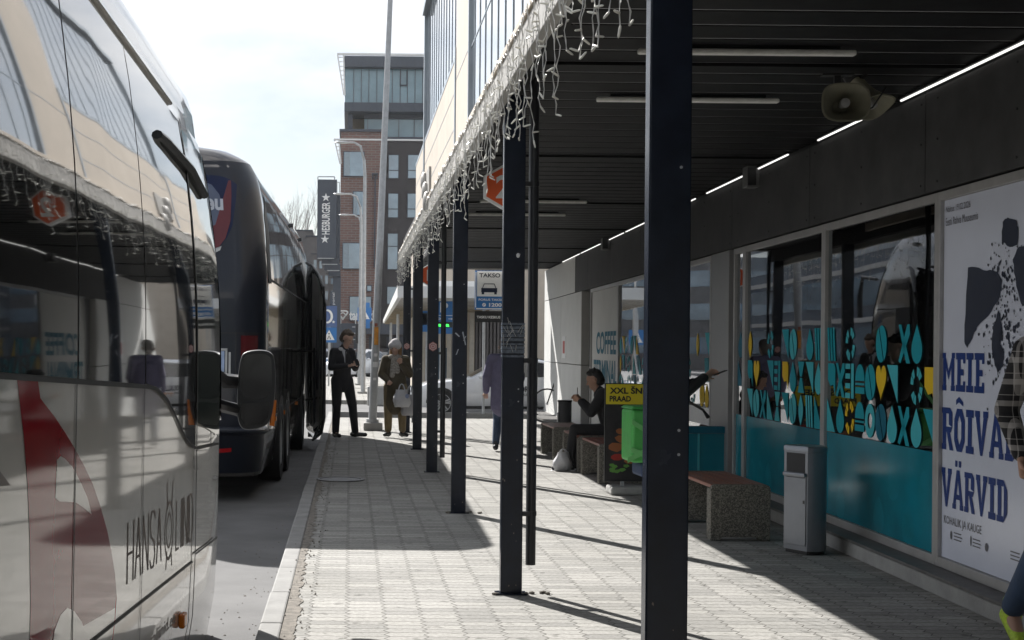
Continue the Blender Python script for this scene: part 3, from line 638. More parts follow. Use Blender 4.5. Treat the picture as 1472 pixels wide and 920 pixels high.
# posts
posts = [(4.60, 'nearest navy steel post, full height of the picture', True), (8.98, 'second navy post from the camera with a frayed tape band and downpipe', True), (13.35, 'navy steel post third from the camera with scratched white marks', False),
         (17.68, 'navy steel post fourth from the camera with a hexagonal sticker', True), (21.55, 'slim looking navy post fifth from the camera, no sticker', False), (25.8, 'farthest navy post by the end of the icicle lights', True)]
for i, (y, lab, pipe) in enumerate(posts):
    t = thing('canopy_post', lab, 'post', (0.985, y, 0), 0, 'steel posts holding up the canopy')
    c = MB(); hw = 0.14
    c.box(0, hw, 0, 0.010, 0.012, 3.225); c.box(0, hw, 0.065, 0.075, 0.012, 3.225); c.box(0, 0.008, 0.010, 0.065, 0.012, 3.225); c.box(hw-0.008, hw, 0.010, 0.065, 0.012, 3.225)
    c = MB(); c.box(0, hw, 0, 0.075, 0.012, 3.228)
    c.build('shaft', M['post'], t, bevel=0.006, seg=3)
    b = MB(); b.box(-0.03, hw+0.03, -0.02, 0.095, 0.001, 0.012); b.build('base_plate', M['post'], t, bevel=0.002)
    if i in (1, 2):
        k = MB()
        for q in range(8): k.ball((random.choice((-.03, hw+.03+q*.02)), random.uniform(-.01, .08), .008), (random.uniform(.01, .03), .015, .012), 6)
        k.build('base_rubble', M['dirt'], t)
    # bolt heads
    for zz in (1.25, 1.33, 2.2): q = MB(); q.cyl((hw*0.75, -0.003, zz), 0.005, 0.004, 8, axis='Y'); q.build('bolt', M['galv'], t)
    if pipe and i > 0:
        p = MB(); p.cyl((0.175+0.033, 0.115, 0.18), 0.033, 3.25, 20); po_ = p.build('downpipe', M['pipe'], t, smooth=True)
        p = MB()
        for zz in (0.5, 1.5, 2.65): p.cyl((0.208, 0.115, zz), 0.037, 0.03, 20); p.box(0.12, 0.20, 0.08, 0.11, zz, zz+0.03)
        p.build('pipe_bracket', M['pipe'], po_, smooth=True)
    s = MB(); rc_ = random.Random(40+i)
    for q in range(9):
        x, z_, r_ = rc_.uniform(.006, .134), abs(rc_.gauss(0, .55))+.02, rc_.uniform(.0015, .005); s.add([(x+r_*math.cos(k*1.05)*rc_.uniform(.5, 1.3), -.0012, z_+r_*1.5*math.sin(k*1.05)*rc_.uniform(.5, 1.4)) for k in range(6)], [tuple(range(6))])
    s.build('paint_chips', mat('chipped_primer', (0.16, 0.13, 0.11), 0.8), t, fix=False)
    if i in (3, 5):
        s = MB(); n = 6
        s.add([(0.07+0.058*math.sin(2*math.pi*q/n), -0.002, 1.60+0.062*math.cos(2*math.pi*q/n)) for q in range(n)], [tuple(range(n))])
        st = s.build('sticker', mat('pink_red_sticker', (0.42, 0.15, 0.13), 0.5), t)
        s = MB()
        for r0, r1 in ((0.042, 0.048), (0.018, 0.024)):
            for q in range(6):
                a0, a1 = 2*math.pi*q/6, 2*math.pi*(q+1)/6
                s.add([(0.07+r*math.sin(a), -0.0035, 1.60+r*math.cos(a)) for r, a in ((r0, a0), (r1, a0), (r1, a1), (r0, a1))], [(0, 1, 2, 3)])
        s.build('sticker_print', M['white'], st)
    if i == 2:
        s = MB()
        for a, b in (((.02, 1.73), (.06, 1.70)), ((.09, 1.74), (.12, 1.62)), ((.12, 1.70), (.10, 1.66)), ((.03, 1.52), (.05, 1.58))):
            s.prism([(a[0], -.0025, a[1]), (a[0]+.012, -.0025, a[1]+.006), (b[0]+.01, -.0025, b[1]), (b[0], -.0025, b[1]-.006)], (0, .001, 0))
        s.build('scratch_marks', mat('scuffed_paint', (0.35, 0.38, 0.42), 0.7), t)
    if i == 1:
        M['tape'] = mat('clear_tape', (0.10, 0.12, 0.15), 0.12, var=0.5, scale=40, bump=0.9, bscale=45)
        s = MB()
        for k in range(9):
            zz = 1.535+0.026*k; dz = random.uniform(-.02, .02)
            s.box(-0.003, hw+0.003, -0.003-k*.0003, 0.078, zz, zz+0.012+0.012*random.random())
        s.build('tape_wrap', M['tape'], t)
        s = MB()
        for k in range(16):
            x = random.uniform(0, .13); zz = random.uniform(1.56, 1.78); dx = random.uniform(-.04, .04); dz = random.uniform(.02, .07)
            s.tube([(x, -.006, zz), (min(.14, max(0, x+dx)), -.007, zz+dz)], .0009, 4)
        s.build('tape_strings', M['wire'], t)
        s = MB(); s.ball((0.095, -.001, 1.6+(497-365)*8.98/2000), (0.012, .002, .016), 10); s.build('paint_chip', M['white'], t)

# ceiling lights
def tube_light(x0, y, lab, L=1.33):
    t = thing('ceiling_light', lab, 'light', (x0, y, CZ-0.05), 0, 'tube lights under the canopy')
    m = MB(); m.box(0, L, -0.028, 0.028, -0.005, 0.03); m.build('diffuser', M['tubewhite'], t, bevel=0.012)
    m = MB(); m.box(0.1, L-0.1, -0.02, 0.02, 0.03, 0.05); m.build('housing', M['slat'], t)
tube_light(1.74, 8.49, 'nearest white tube light under the canopy, topmost in the picture')
tube_light(1.78, 10.14, 'second white tube light behind the nearest one under the canopy')
tube_light(1.6, 17.3, 'small looking tube light farther under the canopy, behind the second post')
tube_light(1.6, 19.0, 'tube light just past the third post under the canopy')
# added glowing strips along the wall top, standing for a sunlit slit
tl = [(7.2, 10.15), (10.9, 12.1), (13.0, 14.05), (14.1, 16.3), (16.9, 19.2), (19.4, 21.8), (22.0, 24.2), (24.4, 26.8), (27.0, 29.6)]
M['led'] = mat('lit_tube', (0.9, 0.9, 0.88), 0.4, emit=(1.0, 0.98, 0.95), estr=0.6)  # no lamp: emission imitates sun glinting between canopy and wall
labs = ['lit strip light above the exhibition poster', 'short lit strip light beside the loudspeakers', 'lit strip light just beyond the loudspeakers', 'lit strip light above the small wall box', 'lit strip light right of the nearest post top',
        'lit strip light above the far shop door', 'lit strip light above the white coffee panel', 'lit strip light above the dark recess', 'lit strip light at the far pale wall']
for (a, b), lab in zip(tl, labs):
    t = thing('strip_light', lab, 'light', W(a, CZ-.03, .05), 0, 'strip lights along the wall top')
    m = MB(); wbox(m, a, b, CZ-0.034, CZ-0.020, 0.035, 0.052); m.build('tube', M['led'], t, world=True, bevel=.004)  # glowing bar in place of the sunlit slit
    m = MB(); wbox(m, a, b, CZ-0.02, CZ-0.004, 0.03, 0.066); m.build('rail', M['slat'], t, world=True)  # dark backing of the added glowing bar

# loudspeakers
def horn(loc, rz, lab, s=1.0, tilt=0.0):
    t = thing('loudspeaker', lab, 'loudspeaker', loc, rz, 'horn loudspeakers under the canopy')
    t.rotation_euler = (tilt, 0, rz)
    # horn axis along -Y (mouth towards -Y)
    m = MB(); prof = [(0.30, 0.04), (0.26, 0.07), (0.18, 0.085), (0.10, 0.11), (0.03, 0.14), (0.0, 0.155)]
    def rr(sx, a):   # rounded rectangle-ish radius
        return sx*1.25/((abs(math.cos(a))**3.2+abs(math.sin(a)*1.22)**3.2)**(1/3.2))
    n = 32; st = [(0.0, 0.155), (0.012, 0.150), (0.05, 0.115), (0.11, 0.08), (0.19, 0.055), (0.25, 0.05), (0.25, 0.0)]
    vs = []; fs = []
    for yy, r in st:
        for k in range(n):
            a = 2*math.pi*k/n; q = rr(r, a)/1.25; vs.append((q*math.cos(a)*s, yy*s, q*math.sin(a)*s))
    for i in range(len(st)-1):
        for k in range(n): fs.append((i*n+k, i*n+(k+1) % n, (i+1)*n+(k+1) % n, (i+1)*n+k))
    m.add(vs, fs); m.build('horn_shell', M['horn'], t, smooth=True)
    m = MB(); vs = []; fs = []; st = [(-0.004, 0.156), (-0.004, 0.143), (0.03, 0.105), (0.09, 0.065), (0.16, 0.045), (0.17, 0.0)]
    for yy, r in st:
        for k in range(n):
            a = 2*math.pi*k/n; q = rr(r, a)/1.25; vs.append((q*math.cos(a)*s, yy*s, q*math.sin(a)*s))
    for i in range(len(st)-1):
        for k in range(n): fs.append((i*n+k, (i+1)*n+k, (i+1)*n+(k+1) % n, i*n+(k+1) % n))
    m.add(vs, fs); m.build('horn_mouth', mat('horn_inside', (0.22, 0.21, 0.15), 0.6, var=0.2), t, smooth=True, fix=False)
    m = MB(); m.lathe([(0.0, -0.0), (0.028, 0.004), (0.032, 0.03), (0.02, 0.12)], n=16, axis='Y'); m.build('phase_plug', mat('grey_plug', (0.35, 0.35, 0.34), 0.5), t, smooth=True)
    m = MB(); m.lathe([(0.0, 0.36), (0.05, 0.355), (0.065, 0.32), (0.065, 0.25), (0.05, 0.24)], n=18, axis='Y'); m.build('driver', M['black'], t, smooth=True)
    m = MB(); m.box(-0.02, 0.02, 0.22, 0.26, 0.0, 0.22); m.box(-0.10, 0.10, 0.20, 0.28, 0.215, 0.225); m.build('bracket', M['black'], t)
    m = MB(); m.tube([(0.03, 0.34, 0), (0.12, 0.36, -0.03), (0.25, 0.33, 0.02), (0.33, 0.30, 0.15)], 0.006, 6); m.build('cable', M['black'], t, smooth=True)
p = at(1216, 147, 8.9); horn(p, R(-6), 'left horn loudspeaker facing the camera under the canopy', 0.98)
p = at(1252, 152, 9.25); horn(p+Vector((0.04, 0.05, 0)), R(35), 'right horn loudspeaker turned down and away beside the other horn', 0.95, R(55))
# small wall boxes on the fascia
for px, py, lab in ((1091, 255, 'small grey box speaker on the dark panel band nearer the camera'), (877, 350, 'small grey box speaker on the dark panel band far along the wall')):
    d = wd(px); x, z = XZ(px, py); z = CAMZ+z*d/F
    t = thing('wall_speaker', lab, 'speaker', W(d, z, 0.03), 0, 'small box speakers on the wall')
    m = MB(); m.box(-0.13, 0, -0.09, 0.09, -0.11, 0.11); m.build('cabinet', mat('grey_box', (0.13, 0.13, 0.13), 0.5), t, bevel=0.01)
    m = MB(); m.box(-0.125, -0.04, -0.094, -0.09, -0.09, 0.09); m.build('grille', M['black'], t)

# platform signs
def hexsign(loc, num, lab, s=0.205):
    t = thing('platform_sign', lab, 'sign', loc, 0, 'hexagonal platform number signs')
    hx = lambda r, y: [(r*math.sin(2*math.pi*q/6), y, r*math.cos(2*math.pi*q/6)) for q in range(6)]
    m = MB(); m.prism(hx(s, -0.04), (0, 0.08, 0)); m.build('sign_box', M['white'], t, bevel=0.004)
    m = MB(); m.add(hx(s*0.88, -0.0435), [tuple(range(6))]); m.add(hx(s*0.88, 0.0435), [tuple(range(6))]); m.build('sign_face', M['red_sign'], t)
    m = MB(); text_to(m, num, lambda u, v: Vector((u, -0.046, v-s*0.52)), None, s*1.04, bold=0.025, align='C'); text_to(m, num, lambda u, v: Vector((-u, 0.046, v-s*0.52)), None, s*1.04, bold=0.025, align='C')
    m.build('lettering', M['white'], t, fix=False)
    m = MB(); m.cyl((0, 0, s-0.01), 0.012, CZ-loc[2]-s+0.01, 8); m.build('hanger', M['pipe'], t)
hexsign((1.395, 12.8, 3.07), '2', 'orange hexagonal platform sign numbered 2 behind the second post')
hexsign((1.50, 27.0, 2.98), '1', 'distant orange hexagonal platform sign numbered 1')

# icicle lights
def icicle(y0, y1, lab, seed):
    rnd = random.Random(seed)
    t = thing('icicle_lights', lab, 'string lights', (0.9, (y0+y1)/2, 3.3), 0, 'icicle light strings along the canopy edge')
    wi = MB(); bu = MB()
    y = y0; prev = None; X0 = 0.893
    while y < y1:
        z = 3.335+0.02*math.sin(y*9)+rnd.uniform(-.012, .012); p = Vector((X0+rnd.uniform(-.008, .004), y, z))
        if prev is not None:
            mid = (p+prev)/2; mid.z -= 0.02; wi.tube([prev, mid, p], 0.0022, 4, caps=False)
        prev = p; L = rnd.choice((0.20, 0.34, 0.46, 0.58, 0.66))*rnd.uniform(0.8, 1.08); n = max(3, int(L/0.04)); q = p.copy(); pts = [q.copy()]; ph = rnd.uniform(0, 6)
        drift = rnd.uniform(-.25, .25)
        for k in range(n):
            q = q+Vector((0.010*math.sin(ph+k*1.9)+rnd.uniform(-.006, .006), 0.014*math.cos(ph+k*1.3)+drift*0.02, -L/n)); pts.append(q.copy())
            if k % 4 == 3 or k == n-1:
                dirv = Vector((rnd.uniform(-1, 1), rnd.uniform(-1, 1), rnd.uniform(-1.0, 0.5))).normalized()
                bu.tube([q, q+dirv*0.012, q+dirv*0.034, q+dirv*0.040], [0.0038, 0.0052, 0.0042, 0.001], 6)
        wi.tube(pts, 0.0017, 4, caps=False)
        if y < 13:                        # second twisted conductor
            wi.tube([a+Vector((0.004*math.sin(k*2.2), 0.004*math.cos(k*2.2), 0)) for k, a in enumerate(pts)], 0.0014, 4, caps=False)
        y += rnd.uniform(0.05, 0.12)
    wi.build('wire', M['wire'], t, world=True, smooth=True, fix=False); b = bu.build('bulbs', M['bulb'], t, world=True, fix=False); b['kind'] = 'stuff'
gl_ = [(2.2, 4.5, 'icicle lights hanging from the canopy edge nearer than the first post'), (4.5, 8.9, 'icicle lights hanging between the nearest and second posts'), (8.9, 13.3, 'icicle lights hanging between the second and third posts, left of the number 2 sign'),
       (13.3, 17.6, 'icicle lights hanging between the third and fourth posts'), (17.6, 21.5, 'icicle lights hanging between the fourth and fifth posts'), (21.5, 26.2, 'dense far end of the icicle lights by the last post')]
for i, (a, b, lab) in enumerate(gl_): icicle(a, b, lab, 100+i)
# ================================================================== BENCHES, BINS, STAND
def bench(x0, y0, lab, L=1.32, Wd=0.50):
    t = thing('bench', lab, 'bench', (x0, y0, 0), 0, 'benches with pebble concrete ends along the shop front')
    for k, (a, b) in enumerate(((0.0, 0.13), (L-0.13, L))):
        m = MB(); c = 0.035
        prof = [(0, 0.004), (0.08, 0.004), (0.10, 0.03), (Wd-0.10, 0.03), (Wd-0.08, 0.004), (Wd, 0.004), (Wd, 0.47-c), (Wd-0.012, 0.47-0.01), (Wd-c, 0.47), (c, 0.47), (0.012, 0.46), (0, 0.47-c)]
        s = a if k == 0 else b-0.05
        m.prism([(x, s, z) for x, z in prof], (0, 0.05, 0))
        a2, b2 = (a+0.0505, b) if k == 0 else (a, b-0.0505)
        m.prism([(x, a2, min(z, 0.435)) for x, z in prof], (0, b2-a2, 0))
        m.build('leg', M['terrazzo'], t, bevel=0.004)
    for k in range(5):
        m = MB(); xx = 0.012+k*(Wd-0.024)/5; m.box(xx, xx+(Wd-0.024)/5-0.012, 0.052, L-0.052, 0.437, 0.468); m.build('slat', M['wood'], t, bevel=0.005)
bench(3.02, 11.6, 'nearest bench, red brown slats between pebble concrete ends, beside the grey litter bin')
bench(2.94, 16.35, 'bench directly behind the yellow menu stand')
bench(2.94, 17.85, 'bench the seated man in black is sitting on')
bench(2.90, 19.75, 'farthest empty bench in front of the pale wall')

# litter bin (near)
t = thing('litter_bin', 'tall rounded grey steel litter bin with a side opening next to the near bench', 'litter bin', (3.60, 10.97, 0), R(0))
M['bin'] = mat('grey_bin_paint', (0.22, 0.23, 0.25), 0.36, metal=0.55, var=0.08, scale=5)
def dring(z, s=1.0, fl=0.0):
    """D outline, flat face towards -X/-Y"""
    pts = []; rr = 0.155*s
    for k in range(19):
        a = R(-118)+R(246)*k/18; pts.append(Vector((rr*math.cos(a)*0.98, rr*math.sin(a)*1.0, z)))
    return pts
def rot(p, a): return Vector((p.x*math.cos(a)-p.y*math.sin(a), p.x*math.sin(a)+p.y*math.cos(a), p.z))
RA = R(28)
prof = []
def binring(z, s):
    P = []
    # flat front face at local x=-0.14 from y=-0.13 to 0.13 ; round back
    for k in range(25):
        a = R(-130)+R(260)*k/24; P.append(Vector((0.160*s*math.cos(a), 0.160*s*math.sin(a), z)))
    P.append(Vector((-0.1029*s, 0.06*s, z))); P.append(Vector((-0.1029*s, -0.06*s, z)))
    return [rot(p, RA) for p in P]
m = MB(); rs = [(0.03, 0.98), (0.03, 1.0), (0.80, 1.0), (0.80, 0.97)]; n = 27
vs = [p for z, s in rs for p in binring(z, s)]
m.add(vs, [(i*n+k, i*n+(k+1) % n, (i+1)*n+(k+1) % n, (i+1)*n+k) for i in range(3) for k in range(n)]+[tuple(range(n))[::-1], tuple(3*n+k for k in range(n))])
m.build('body', M['bin'], t, smooth=True)
m = MB(); vs = [p for z, s in ((0.003, 0.9), (0.03, 0.9)) for p in binring(z, s)]; m.add(vs, [(k, (k+1) % n, n+(k+1) % n, n+k) for k in range(n)]+[tuple(n+k for k in range(n))]); m.build('base', M['black'], t)
m = MB(); vs = [p for z, s in ((0.802, 1.03), (0.835, 1.03), (0.845, 0.97)) for p in binring(z, s)]; m.add(vs, [(i*n+k, i*n+(k+1) % n, (i+1)*n+(k+1) % n, (i+1)*n+k) for i in range(2) for k in range(n)]+[tuple(range(n))[::-1], tuple(2*n+k for k in range(n))]); m.build('lid', M['bin'], t, smooth=True)
def face(mb, y0, y1, z0, z1, o0, o1, mi=0):
    P = [Vector((x, y, z)) for z in (z0, z1) for (x, y) in ((-0.1032-o1, y0), (-0.1032-o0, y0), (-0.1032-o0, y1), (-0.1032-o1, y1))]
    mb.hexa([rot(p, RA) for p in P], mi)
m = MB(); face(m, -0.095, 0.095, 0.64, 0.79, 0.0, 0.002); m.build('opening', M['dark'], t)
m = MB(); face(m, -0.11, 0.11, 0.07, 0.60, 0.0, 0.008); dr = m.build('door', M['bin'], t, bevel=0.003)
m = MB(); face(m, -0.10, -0.085, 0.40, 0.425, 0.008, 0.012); m.build('lock', M['black'], dr)
m = MB(); face(m, -0.115, 0.115, 0.605, 0.638, 0.0, 0.03); m.build('lip', M['bin'], t, bevel=0.01)
# far bin
p = at(812, 574, 22.5)
t = thing('litter_bin', 'small dark grey litter bin at the far pale wall behind the seated man', 'litter bin', (p.x, 22.5, 0))
m = MB(); m.cyl((0, 0, 0.02), 0.11, 0.70, 20); m.build('body', mat('dark_bin', (0.06, 0.06, 0.065), 0.5), t, smooth=True)
m = MB(); m.cyl((0, 0, 0.722), 0.118, 0.03, 20); m.build('lid', M['black'], t, smooth=True)
m = MB(); m.box(-0.118, -0.108, -0.05, 0.05, 0.30, 0.55); m.build('opening', M['galv'], t)

# menu stand
t = thing('menu_stand', 'free standing menu board with yellow header reading XXL \u0160NITSEL PRAAD on a concrete foot', 'menu board', (2.80, 15.25, 0))
m = MB(); m.box(0.0, 0.72, 0, 0.03, 0.14, 1.215); m.build('board', M['black'], t, bevel=0.004)
m = MB(); m.box(0.012, 0.708, -0.003, 0.0, 0.985, 1.205); hd = m.build('header', M['yellow_sign'], t)
m = MB(); text_to(m, 'XXL \u0160NITSEL', lambda u, v: Vector((0.05+u, -0.006, 1.10+v)), 0.60, 0.085, bold=0.035); text_to(m, 'PRAAD', lambda u, v: Vector((0.05+u, -0.006, 1.015+v)), 0.235, 0.062, bold=0.035); m.build('lettering', M['black'], hd, fix=False)
m = MB(); text_to(m, 'Burger Selveri kohvikus', lambda u, v: Vector((0.05+u, -0.0065, 0.99+v)), 0.25, 0.014)
m = MB()
m.box(0.02, 0.70, -0.003, 0, 0.16, 0.98, 0)
pb = m.build('food_poster', mat('dark_poster', (0.025, 0.022, 0.024), 0.35, var=0.5, scale=6), t)
m = MB(); rnd = random.Random(3)
for k in range(26):
    cx, cz = rnd.gauss(0.40, 0.13), rnd.gauss(0.58, 0.12); r = rnd.uniform(0.03, 0.085); cx = min(0.6, max(0.12, cx)); n = 9
    m.add([(cx+r*math.cos(2*math.pi*q/n)*rnd.uniform(.8, 1.2), -0.004-k*0.00008, cz+r*0.6*math.sin(2*math.pi*q/n)*rnd.uniform(.8, 1.2)) for q in range(n)], [tuple(range(n))], rnd.choice([0, 0, 1, 2, 3]))
for k in range(9):
    cx, cz = rnd.uniform(0.08, 0.25), rnd.uniform(0.24, 0.32); m.add([(cx+.04*math.cos(q*1.2)*rnd.uniform(.7, 1.3), -0.007-k*.0001, cz+.02*math.sin(q*1.2)) for q in range(5)], [tuple(range(5))], 2)
m.build('food_picture', [mat('fried_brown', (0.30, 0.10, 0.03), 0.5), mat('bun_cream', (0.48, 0.33, 0.13), 0.5), mat('lettuce', (0.12, 0.32, 0.05), 0.5), mat('sauce', (0.35, 0.03, 0.02), 0.4)], pb)
m = MB(); m.box(0.05, 0.67, -0.14, 0.18, 0.003, 0.09); m.build('foot', M['concrete'], t, bevel=0.02)
for xx in (0.20, 0.52):
    m = MB(); m.box(xx-0.02, xx+0.02, 0.0, 0.03, 0.09, 0.14); m.build('upright', M['galv'], t)

# ================================================================== BUSES
class Bus:
    def __init__(s, root, y0, y1, prof, rakeF, rakeR, rf=0.35, rr=0.25, half=1.275):
        s.root = root; s.y0 = y0; s.y1 = y1; s.prof = prof; s.rkF = rakeF; s.rkR = rakeR; s.rf = rf; s.rr = rr; s.half = half
    @staticmethod
    def lerp(tab, z):
        if z <= tab[0][0]: return tab[0][1]
        for (a, b), (c, d) in zip(tab, tab[1:]):
            if z <= c: t = (z-a)/(c-a); t = t; return b+(d-b)*t
        return tab[-1][1]
    def dims(s, z, off=0.0):
        return s.half-s.lerp(s.prof, z)+off, s.y0+s.lerp(s.rkR, z)-off, s.y1-s.lerp(s.rkF, z)+off
    def side(s, y, z, off=0.0, sgn=1):
        b, ya, yb = s.dims(z, off)
        rf = min(s.rf, b-0.05); rr = min(s.rr, b-0.05); x = b
        if y > yb-rf: t = min(1, (y-(yb-rf))/rf); x = b-rf+math.sqrt(max(0, 1-t*t))*rf
        elif y < ya+rr: t = min(1, ((ya+rr)-y)/rr); x = b-rr+math.sqrt(max(0, 1-t*t))*rr
        return Vector((sgn*x, y, z))
    def front(s, a, z, off=0.0):
        """a in -1..1 runs over the front from left side around to right side"""
        b, ya, yb = s.dims(z, off); rf = min(s.rf, b-0.05); flat = b-rf; arc = rf*math.pi/2; tot = flat+arc; q = abs(a)*tot; sg = 1 if a >= 0 else -1
        bulge = 0.10
        def yb_(x): return yb - bulge*(x/b)**2
        if q <= flat: x = q; return Vector((sg*x, yb-bulge*(x/b)**2, z))
        th = (q-flat)/rf; x = flat+rf*math.sin(th); yy = yb-rf+rf*math.cos(th); return Vector((sg*x, yy-bulge*(flat/b)**2*(1-th/(math.pi/2)), z))
    def rear(s, a, z, off=0.0):
        b, ya, yb = s.dims(z, off); rr = min(s.rr, b-0.05); flat = b-rr; arc = rr*math.pi/2; tot = flat+arc; q = abs(a)*tot; sg = 1 if a >= 0 else -1
        if q <= flat: return Vector((sg*q, ya, z))
        th = (q-flat)/rr; return Vector((sg*(flat+rr*math.sin(th)), ya+rr-rr*math.cos(th), z))
    def body(s, m, name='body', zs=None, top=True):
        mb = MB(); n1, nc = 24, 10; rings = []
        for z in zs:
            b, ya, yb = s.dims(z); r = []
            for k in range(n1+1): r.append(s.side(ya+s.rr+(yb-s.rf-ya-s.rr)*k/n1, z))
            for k in range(1, 24): r.append(s.front(1-2*k/24, z))
            for k in range(n1+1): r.append(s.side(yb-s.rf+(ya+s.rr-yb+s.rf)*k/n1, z, 0, -1))
            for k in range(1, 24): r.append(s.rear(-1+2*k/24, z))
            rings.append(r)
        n = len(rings[0]); vs = [p for r in rings for p in r]
        fs = [(i*n+k, i*n+(k+1) % n, (i+1)*n+(k+1) % n, (i+1)*n+k) for i in range(len(rings)-1) for k in range(n)]
        c = len(vs); zt = zs[-1]; ctr = Vector((0, (s.y0+s.y1)/2, zt+0.02))
        fs.append(tuple((len(rings)-1)*n+k for k in range(n))); fs.append(tuple(range(n))[::-1])
        mb.add(vs, fs); return mb.build(name, m, s.root, smooth=True, sharp=50)
    def patch(s, ya, yb, za, zb, off, nu=20, nv=8, sgn=1):
        """za, zb may be functions of y"""
        mb = MB(); fa = za if callable(za) else (lambda y: za); fb = zb if callable(zb) else (lambda y: zb)
        mb.grid(lambda u, v: s.side(ya+(yb-ya)*u, fa(ya+(yb-ya)*u)+(fb(ya+(yb-ya)*u)-fa(ya+(yb-ya)*u))*v, off, sgn), nu, nv); return mb
    def wheel(s, y, r, zc, sgn=1, tw=0.28, rim='rim'):
        b = s.half; t = MB(); x1 = b+0.012
        pr = [(r*0.62, x1-tw), (r*0.97, x1-tw), (r, x1-tw+0.03), (r, x1-0.03), (r*0.97, x1), (r*0.62, x1)]
        t.lathe([(a, h*sgn) for a, h in pr], (0, y, zc), 32, 0, 'X'); w = t.build('wheel', M['rubber'], s.root, smooth=True)
        t = MB(); t.lathe([(a, h*sgn) for a, h in [(r*0.63, x1-0.01), (r*0.60, x1-0.03), (r*0.50, x1-0.10), (r*0.30, x1-0.10), (r*0.26, x1-0.02), (0.0, x1-0.01)]], (0, y, zc), 32, 0, 'X')
        for k in range(10): a = 2*math.pi*k/10; t.cyl((sgn*(x1-0.10), y+r*0.42*math.cos(a), zc+r*0.42*math.sin(a)), 0.017, 0.04*sgn, 6, 0, 'X')
        t.build('rim', M['galv'], w, smooth=True)
    def arch(s, y, r, zc, zb, sgn=1):
        mb = MB(); n = 24; pts = []
        for k in range(n+1): a = math.pi*k/n; pts.append(s.side(y+r*math.cos(a), zc+r*math.sin(a), 0.004, sgn))
        pts.append(s.side(y-r, zb, 0.004, sgn)); pts.append(s.side(y+r, zb, 0.004, sgn))
        c = s.side(y, zc, 0.004, sgn); mb.add(pts+[c], [(i, (i+1) % len(pts), len(pts)) for i in range(len(pts))]); return mb

M['bus_white'] = mat('bus_white_paint', (0.66, 0.64, 0.60), 0.25, var=0.05, scale=2.0, coat=1.0, bump=0.05, bscale=0.9, bdist=0.015, rvar=0.05, bdet=1)
M['bus_glass'] = mat('bus_side_glass', (0.010, 0.011, 0.012), 0.02, var=0.1, spec=1.0, coat=0.6, bump=0.10, bscale=1.5, bdist=0.02, rvar=0.01, bdet=0.6)
M['bus_dark'] = mat('bus_slate_paint', (0.010, 0.013, 0.022), 0.36, metal=0.1, var=0.1, coat=0.25, bump=0.03, bscale=1.5, bdist=0.01, rvar=0.05, spec=0.3)
M['bus_side'] = mat('bus_silver_brown_paint', (0.14, 0.13, 0.125), 0.12, metal=0.75, var=0.08, coat=1.0, bump=0.08, bscale=1.0, bdist=0.015, rvar=0.04, bdet=1)
M['seam'] = mat('black_rubber_seam', (0.01, 0.01, 0.011), 0.6)
M['windscreen'] = mat('green_windscreen', (0.045, 0.065, 0.055), 0.03, var=0.2, spec=1.0, coat=0.8, bump=0.12, bscale=2.0, bdist=0.02, rvar=0.015, bdet=0.5)
M['red_dec'] = mat('deep_red_film', (0.36, 0.003, 0.014), 0.07, var=0.05, spec=0.35, rvar=0.0)
M['amber'] = mat('amber_lens', (0.6, 0.16, 0.01), 0.2)
M['redlens'] = mat('red_lens', (0.40, 0.006, 0.01), 0.15, coat=0.6)
M['mirrorglass'] = mat('mirror_glass', (0.35, 0.38, 0.40), 0.03, metal=1.0, var=0.05)

# ---- near coach: nose down and turned a little, doors to the kerb
X0 = -1.00
b1r = thing('coach', 'near white coach with dark side glass, a big red emblem and HANSALIINID lettering', 'bus', (X0-1.275, 0, 0))
b1r.rotation_euler = (-math.atan(0.04225), 0, -math.atan(0.0289))
prof = [(0.2, 0.06), (0.5, 0.01), (0.8, 0.0), (1.7, 0.0), (2.0, 0.004), (2.3, 0.018), (2.6, 0.045), (2.9, 0.085), (3.09, 0.12), (3.12, 0.135), (3.25, 0.15), (3.33, 0.17), (3.40, 0.22), (3.46, 0.32), (3.52, 0.55), (3.56, 0.85)]
b1 = Bus(b1r, -3.6, 8.78, prof, [(0.2, 0.06), (1.4, 0.0), (2.2, 0.06), (2.9, 0.16), (3.3, 0.28), (3.57, 0.9)], [(0.2, 0.05), (3.0, 0.1), (3.57, 0.6)], rf=0.62, rr=0.2)
b1.body(M['bus_white'], zs=[0.22, 0.36, 0.5, 0.65, 0.8, 1.1, 1.4, 1.7, 1.85, 2.0, 2.15, 2.3, 2.45, 2.6, 2.75, 2.9, 3.0, 3.09, 3.12, 3.19, 3.25, 3.29, 3.33, 3.37, 3.40, 3.43, 3.46, 3.49, 3.52, 3.56])
def b1px(px, py):
    x, z = XZ(px, py); d = 2000*X0/(x-57.8); return d, CAMZ+z*d/F+0.04225*d
seams = [(-3.2, 0.2), (0.22, 2.38), (2.40, 4.395), (4.415, 5.625)]
for a, b in seams:
    b1.patch(a, b, 1.675, 3.06, 0.006, 16, 10).build('side_window', M['bus_glass'], b1r, smooth=True)
pts = [b1px(*p) for p in ((204, 550), (222, 556), (238, 572), (250, 595), (260, 618), (268, 634), (276, 641))]
def dip(y):
    if y <= pts[0][0]: return 1.675
    for (a, b), (c, d) in zip(pts, pts[1:]):
        if y <= c: return b+(d-b)*(y-a)/(c-a)
    return pts[-1][1]
b1.patch(5.645, 7.12, dip, 3.06, 0.006, 24, 10).build('door_window', M['bus_glass'], b1r, smooth=True)
mb = MB()
for y in (0.21, 2.39, 4.405, 5.635): 
    mb.grid(lambda u, v: b1.side(y-0.006+0.012*u, 0.35+2.72*v, 0.0035), 1, 24)
b1.patch(-3.2, 7.12, lambda y: min(dip(y), 1.675)-0.018, lambda y: dip(y)-0.001, 0.0075, 60, 1).build('belt_trim', M['seam'], b1r)
